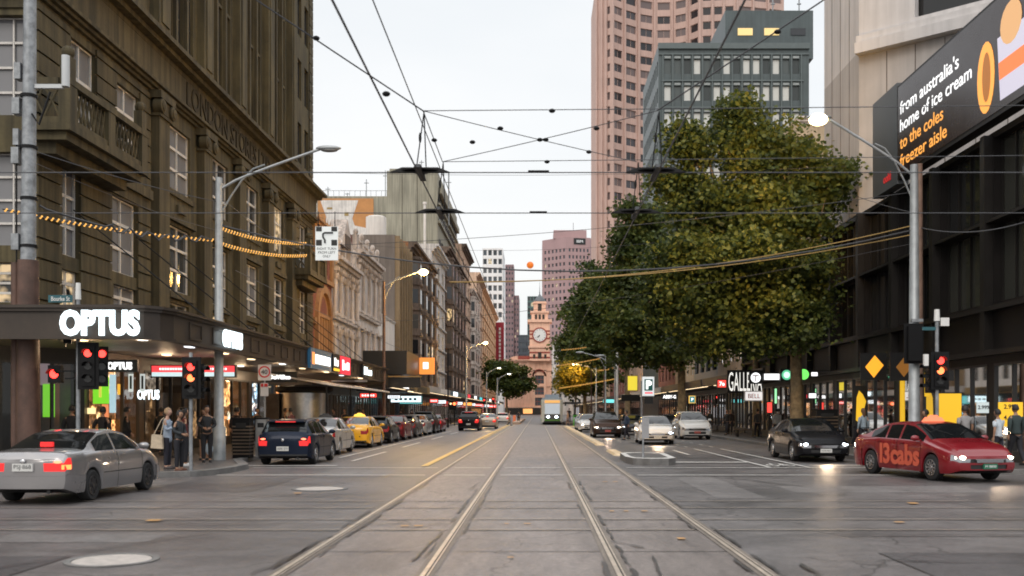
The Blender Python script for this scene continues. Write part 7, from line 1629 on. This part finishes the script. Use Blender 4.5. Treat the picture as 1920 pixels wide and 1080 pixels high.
def person(label,x,y,face,H=1.7,skin='light',top=(.1,.1,.1),bot=(.02,.02,.025),hair=(.02,.015,.01),shoe=(.03,.03,.03),pose='stand',longhair=False,longtop=False,shorts=False,sleeves=True,group=None,base=.13,female=False,bag=None,phone=False,walk=0.,name='person',head_pitch=0,nm='a'):
    """local frame: facing +X, left is +Y"""
    rt=root('person',label,'person',(x,y,base),face,group,local=True); k=H/1.72
    w=.90 if female else 1.0
    hip=.93; sh=1.43; hx=.0
    L=lambda *a:tuple(v*k for v in a)
    fl=walk
    def leg(s):
        f=fl*s; kx=.04+f*.5 if f>0 else f*.35; return [(0,s*.02,hip,.115*w),(0.0,s*.095,hip-.07,.095*w),(kx*.9+.01,s*.10,.50,.062),(f*.9 if f>0 else f*1.2,s*.10,.09 if f>=0 else .15,.042)]
    def arm(s):
        shp=(0,s*.170*w,sh-.045,.034); 
        if pose=='phone' : el=(.06,s*.22*w,1.13,.040); wrp=(.27,s*.09,1.22 if s<0 else 1.18,.027)
        elif pose=='clasp': el=(.0,s*.25*w,1.15,.041); wrp=(.20,s*.08,1.06,.028)
        elif pose=='pocket': el=(-.06,s*.27*w,1.14,.041); wrp=(.06,s*.2,.95,.03)
        else: el=(-.02-fl*s*.12,s*.23*w,1.13,.040); wrp=(.05-fl*s*.35,s*.24*w,.90,.027)
        return shp,el,wrp
    C1=[]; lg=[]; A={}
    spine=[(0,0,hip,.085),(0.005,0,1.08,.078),(.0,0,1.25,.085),(-.01,0,sh-.03,.060),(0.0,0,sh+.07,.052),(.015,0,sh+.12,.05)]
    C1.append(spine)
    for s in (1,-1):
        l=leg(s); C1.append([spine[0]]+[(l[1][0],l[1][1],l[1][2],.075)]+l[2:]); foot=l[3]; C1.append([foot,(foot[0]+.06,foot[1],foot[2]-.055,.034),(foot[0]+.16,foot[1]+s*.01,foot[2]-.062,.026)])
        a=arm(s); A[s]=a; C1.append([spine[3],a[0],a[1],a[2]])
    sc=lambda ch:[[tuple([p[0]*k,p[1]*k,p[2]*k,(p[3][0]*k,p[3][1]*k) if hasattr(p[3],'__len__') else p[3]*k]) for p in c] for c in ch]
    bm=skin_mesh('body',sc(C1),[SK[skin]])
    # head and hands joined into the same mesh
    m=MB(); hz=(sh+.205)*k; n=16; c=(.03*k,0,hz)
    base_=len(m.v)
    for i in range(n+1):
        th=PI*i/n
        for j in range(n):
            a=2*PI*j/n; dx,dy,dz=math.sin(th)*math.cos(a),math.sin(th)*math.sin(a),math.cos(th)
            rx,ry,rz=.098,.078,.118; px=dx*rx; 
            if dz<0: px*=1-.18*(-dz); 
            jaw=1-.28*max(0,-dz-.2)
            yy=dy*ry*jaw; xx=px
            if dx>.93 and -.28<dz<.12: xx+=.022*(1-abs(dz+.1)/.25) if abs(dz+.1)<.25 else 0
            m.v.append((c[0]+xx*k,c[1]+yy*k,c[2]+dz*rz*k))
    for i in range(n):
        for j in range(n): j2=(j+1)%n; m.f.append((i*n+j,(i+1)*n+j,(i+1)*n+j2,i*n+j2)); m.m.append(0)
    for s in (1,-1): m.ball((c[0]-.005*k,s*.08*k,c[2]-.01*k),(.018*k,.010*k,.03*k),6)
    for s in (1,-1):
        w_=Vector(A[s][2][:3])*k; e=Vector(A[s][1][:3])*k; d=(w_-e).normalized(); sd=Vector((0,1,0)); nn=d.cross(sd).normalized(); sd=nn.cross(d).normalized()
        pc=w_+d*.05*k; m.tube([tuple(w_-d*.01),tuple(pc),tuple(w_+d*.095*k)],[.026*k,.036*k,.03*k],8)
        for f in range(4):
            o=(f-1.5)*.019*k; b=w_+d*.085*k+nn*o*1.0; ln=(.062,.075,.08,.066)[f]*k; cur=-sd*s
            m.tube([tuple(b),tuple(b+d*ln*.5+cur*.008*k),tuple(b+d*ln*.85+cur*.03*k)],[.0095*k,.0088*k,.007*k],5)
        b=w_+d*.03*k+nn*.03*k; m.tube([tuple(b),tuple(b+nn*.025*k+d*.03*k),tuple(b+nn*.025*k+d*.06*k-sd*s*.01)],[.012*k,.011*k,.008*k],5)
    hm=m.mesh('h',[SK[skin]],True,80); import bmesh
    b_=bmesh.new(); b_.from_mesh(bm); b_.from_mesh(hm); b_.to_mesh(bm); b_.free(); bd=link(bm,'body',rt)
    m=MB()
    for s in (1,-1): m.ball((c[0]+.083*k,s*.032*k,c[2]+.0*k),(.008*k,.014*k,.008*k),6)
    m.build('eyes',K_blk,bd); m=MB(); m.ball((c[0]+.082*k,0,c[2]-.062*k),(.008*k,.026*k,.007*k),6); m.build('mouth',mat('lip',(.25,.08,.07),.5,var=0),bd)
    # hair
    m=MB(); nn_=14; hr=mat('hair_%d'%int(sum(hair)*1000),hair,.6,var=.3,scale=20)
    for i in range(nn_+1):
        th=PI*.62*i/nn_
        for j in range(nn_):
            a=2*PI*j/nn_; dx,dy,dz=math.sin(th)*math.cos(a),math.sin(th)*math.sin(a),math.cos(th); lim=1.0
            if dx>.3 and dz<.45: lim=.80
            m.v.append((c[0]+(-.010+dx*.112*lim)*k,dy*.092*lim*k,c[2]+(.008+dz*.128)*k))
    for i in range(nn_):
        for j in range(nn_): j2=(j+1)%nn_; m.f.append((i*nn_+j,(i+1)*nn_+j,(i+1)*nn_+j2,i*nn_+j2)); m.m.append(0)
    if longhair: m.tube([(c[0]-.05*k,0,c[2]+.03*k),(c[0]-.085*k,0,c[2]-.1*k),(c[0]-.09*k,0,c[2]-.24*k)],[.08*k,.075*k,.03*k],10)
    m.build('hair',hr,rt,True,80)
    # clothes
    g=.014; cl=[]
    topm=cloth('%d_%d'%(int(top[0]*999),int(top[2]*999+top[1]*99)),top); botm=cloth('%d_%d'%(int(bot[0]*999),int(bot[2]*999+bot[1]*99)),bot)
    zl=.72 if longtop else .90
    sp=[(0,0,zl,(.165,.165) if longtop else (.145,.145)),(0,0,hip+.04,.145*w),(0.005,0,1.08,.135*w),(0,0,1.25,.150*w),(-.01,0,sh-.03,.125*w),(0,0,sh+.035,.075)]
    T1=[sp]
    for s in (1,-1):
        a=A[s]; a0=(a[0][0],a[0][1],a[0][2]+.008,.088); a1=(a[1][0],a[1][1],a[1][2],.055); 
        if sleeves: wv=Vector(a[1][:3]).lerp(Vector(a[2][:3]),.93); T1.append([sp[4],a0,a1,(wv.x,wv.y,wv.z,.038)])
        else: wv=Vector(a[0][:3]).lerp(Vector(a[1][:3]),.72); T1.append([sp[4],a0,(wv.x,wv.y,wv.z,.056)])
    link(skin_mesh('top',sc(T1),[topm]),'shirt',rt)
    B1=[]
    for s in (1,-1):
        l=leg(s); q=[(0,0,hip+.06,.135*w),(0,s*.095,hip-.09,.112*w)]
        if shorts: v=Vector(l[1][:3]).lerp(Vector(l[2][:3]),.6); q.append((v.x,v.y,v.z,.085))
        else: q+=[(l[2][0],l[2][1],l[2][2],.074),(l[3][0],l[3][1],l[3][2]+.0,.056)]
        B1.append(q)
    link(skin_mesh('trousers',sc(B1),[botm]),'shorts' if shorts else 'trousers',rt)
    shm=mat('shoe_%d'%int(sum(shoe)*100),shoe,.5,var=.1)
    for s in (1,-1):
        l=leg(s)[3]; m=MB(); zc=l[2]-.045; m.ball(((l[0]+.07)*k,l[1]*k,zc*k),(.135*k,.048*k,.042*k),10); m.box((l[0]-.06)*k,(l[0]+.19)*k,(l[1]-.04)*k,(l[1]+.04)*k,(zc-.046)*k,(zc-.02)*k); m.build('shoe',shm,rt,True)
    return rt,A,k
def handpos(rt,A,k,s): w_=Vector(A[s][2][:3])*k; e=Vector(A[s][1][:3])*k; p=w_+(w_-e).normalized()*.07*k; return rt.matrix_basis@p
rt,A,k=person('woman in a long pale blue coat looking at her phone with a cream tote bag',-10.25,27.6,R(-5),1.66,'light',(.33,.40,.50),(.02,.02,.03),(.36,.24,.14),(.05,.04,.04),'phone',False,True,female=True)
bpy.context.view_layer.update(); p=handpos(rt,A,k,-1)
m=MB(); m.box(p.x-.02,p.x+.11,p.y-.03,p.y+.045,p.z+.015,p.z+.027); tag(m.build('phone',mat('dark_phone',(.02,.02,.02),.2,var=0)),'dark phone held by the woman in the pale blue coat','phone')
t=root('tote_bag','cream canvas tote bag hanging from the shoulder of the woman in pale blue','bag',(-10.42,27.35,.8)); m=MB(); m.hexa([(-10.60,27.30,.72),(-10.27,27.30,.70),(-10.27,27.40,.70),(-10.60,27.40,.72),(-10.57,27.30,1.1),(-10.29,27.30,1.08),(-10.29,27.40,1.08),(-10.57,27.40,1.1)]); m.build('bag_body',cloth('cream',(.55,.45,.33)),t); m=MB(); m.tube([(-10.53,27.35,1.09),(-10.33,27.38,1.5),(-10.28,27.43,1.56),(-10.25,27.38,1.5),(-10.34,27.35,1.08)],.012,6); m.build('strap',cloth('cream',(.55,.45,.33)),t)
person('dark haired woman in a charcoal top standing by the slim signal pole looking down',-9.62,26.75,R(-20),1.60,'tan',(.035,.04,.045),(.015,.015,.02),(.012,.01,.01),(.12,.05,.03),'clasp',female=True,sleeves=True)
person('person in a dark maroon top and white shoes behind the waiting woman',-10.35,29.2,R(40),1.66,'tan',(.10,.02,.02),(.015,.015,.02),(.015,.01,.01),(.6,.6,.6),'pocket',female=True,longhair=True)
person('man in a dark jacket standing between the signal pole and the grey lamp pole',-10.35,31.2,R(-70),1.74,'tan',(.02,.022,.025),(.015,.015,.018),(.015,.01,.01),(.03,.03,.03),'clasp')
person('person in black shorts carrying a pale plastic bag right beside the grey lamp pole',-10.9,32.6,R(-80),1.66,'tan',(.02,.02,.02),(.02,.02,.02),(.015,.01,.01),(.05,.05,.05),'stand',shorts=True,sleeves=False)
t=root('plastic_bag','crumpled pale blue plastic bag held near the knees by the grey lamp pole','bag',(-10.62,32.2,.3)); m=MB(); m.ball((-10.62,32.25,.52),(.13,.09,.21),9); m.tube([(-10.62,32.25,.7),(-10.64,32.35,.88)],[.05,.015],6); m.build('bag_body',mat('pale_plastic_bag',(.45,.55,.65),.4,var=.15,scale=12,bump=.6),t,True)
person('dark figure in black seen from behind, left of two in front of the green window',-13.55,29.0,R(100),1.74,'tan',(.012,.012,.014),(.012,.012,.014),(.01,.01,.01),(.02,.02,.02),'stand')
person('dark figure in black seen from behind, right of two in front of the green window',-12.7,29.1,R(80),1.70,'tan',(.014,.012,.012),(.012,.012,.014),(.01,.01,.01),(.02,.02,.02),'pocket')
for i,(x,y,c) in enumerate(((-11.6,38.5,(.03,.02,.02)),(-12.4,41,(.02,.02,.03)),(-11.0,44.5,(.10,.03,.03)),(-10.8,53,(.02,.02,.02)),(-11.2,58,(.02,.02,.03)),(-12.8,45.5,(.03,.03,.03)))):
    person(['dark pedestrian under the awning behind the grey lamp pole','dark pedestrian under the awning near the speed sign','pedestrian in dark red under the awning behind the hatchback','dark pedestrian beside the stainless steel kiosk','dark pedestrian walking behind the silver taxi','dark pedestrian below the black hanging sign'][i],x,y,R(60+i*50),1.7,'tan',c,(.015,.015,.02),(.01,.01,.01),walk=.25)
# right side
person('woman in a denim jacket and shorts beside the glowing yellow emblem',12.95,39.5,R(100),1.68,'light',(.30,.37,.43),(.015,.015,.02),(.12,.06,.03),(.4,.3,.25),'stand',longhair=True,female=True,shorts=True)
person('heavy set person in a grey t-shirt walking away behind the red taxi',12.55,29.2,R(95),1.74,'tan',(.27,.26,.26),(.04,.015,.02),(.02,.015,.012),sleeves=False,walk=.2)
person('woman in a white t-shirt with hair tied up behind the red taxi',13.15,28.4,R(120),1.63,'tan',(.50,.55,.60),(.02,.02,.03),(.012,.01,.01),sleeves=False,female=True,walk=.15)
person('man in a dark green shirt at the right edge behind the red taxi',13.75,28.6,R(100),1.76,'tan',(.03,.045,.045),(.02,.02,.025),(.015,.01,.01),walk=.2)
person('person mostly hidden by the taxi roof sign in front of the yellow panel',12.2,31.2,R(170),1.62,'tan',(.03,.03,.03),(.02,.02,.02),(.012,.01,.01))
for i,(x,y,c) in enumerate(((13.6,56,(.02,.02,.02)),(13.0,54,(.5,.5,.5)),(13.9,50,(.015,.02,.03)),(13.2,47.5,(.015,.015,.015)),(12.6,66,(.02,.02,.02)),(13.2,68,(.03,.02,.02)),(12.8,74,(.02,.02,.02)),(13.9,43.2,(.02,.02,.02)))):
    person(['dark pedestrian near the white BELL sign','pedestrian in a pale shirt under the white BELL sign','pedestrian in dark blue left of the plane tree trunk','dark figure right of the plane tree trunk','dark pedestrian behind the white four wheel drive','second dark pedestrian behind the white four wheel drive','dark pedestrian under the trees far right row','dark pedestrian by the brown slatted box'][i],x,y,R(70+i*37),1.7,'tan',c,(.015,.015,.02),(.01,.01,.01),walk=.22)
person('person in dark blue stepping out between the oncoming cars',5.35,59.5,R(200),1.72,'tan',(.03,.05,.09),(.02,.02,.03),(.012,.01,.01),base=.0,walk=.2)
person('person crossing in pale orange clothes right of the tram',3.6,117,R(180),1.72,'light',(.6,.35,.2),(.4,.25,.18),(.1,.05,.03),base=0,walk=.2)
person('person crossing in pale clothes left of the tracks far ahead',-3.3,118,R(0),1.72,'light',(.6,.4,.3),(.4,.3,.22),(.1,.05,.03),base=0,walk=.2)
person('dark figure standing in the roadway far off by the barriers',-2.6,140,R(90),1.72,'tan',(.02,.02,.03),(.02,.02,.02),(.01,.01,.01),base=0)
person('dark pedestrian at the tram stop behind the tram',4.2,130,R(90),1.72,'tan',(.02,.02,.03),(.02,.02,.02),(.01,.01,.01),base=.3)
person('dark pedestrian near the far lit signs of the left row',-11.3,90,R(90),1.72,'tan',(.05,.02,.02),(.02,.02,.02),(.01,.01,.01),walk=.2)
person('second dark pedestrian near the far lit signs of the left row',-10.9,98,R(270),1.72,'tan',(.02,.02,.02),(.02,.02,.02),(.01,.01,.01),walk=.2)

for i,(x,y,c,fa) in enumerate(((-13.2,32,(.02,.02,.02),30),(-12.3,34.5,(.05,.05,.06),200),(-13.6,36,(.02,.02,.02),80),(-11.9,47,(.02,.03,.04),10),(-10.9,61,(.08,.02,.02),90),(-11.5,66,(.02,.02,.02),250),(-11,71,(.1,.1,.12),90),(-10.8,79,(.02,.02,.02),80),(13.3,60,(.05,.05,.05),100),(12.9,80,(.02,.02,.03),90),(13.5,52.5,(.02,.02,.02),70),(12.4,90,(.2,.15,.12),100))):
    person(['dark pedestrian in the entrance shade behind the slim signal pole','pedestrian in grey under the awning left of the grey lamp pole','dark pedestrian close to the brown shop window','pedestrian in dark teal beside the steel kiosk front','pedestrian in dark red beyond the canopy posts','dark pedestrian at the end of the corner awning','pedestrian in pale grey past the black box sign','dark pedestrian under the ochre edged awning','pedestrian in grey just behind the bench','dark pedestrian far along the right footpath','dark pedestrian below the slanted white bar sign','pedestrian in tan far along the right footpath'][i],x,y,R(fa),1.7,'tan',c,(.015,.015,.02),(.01,.01,.01),walk=.2)
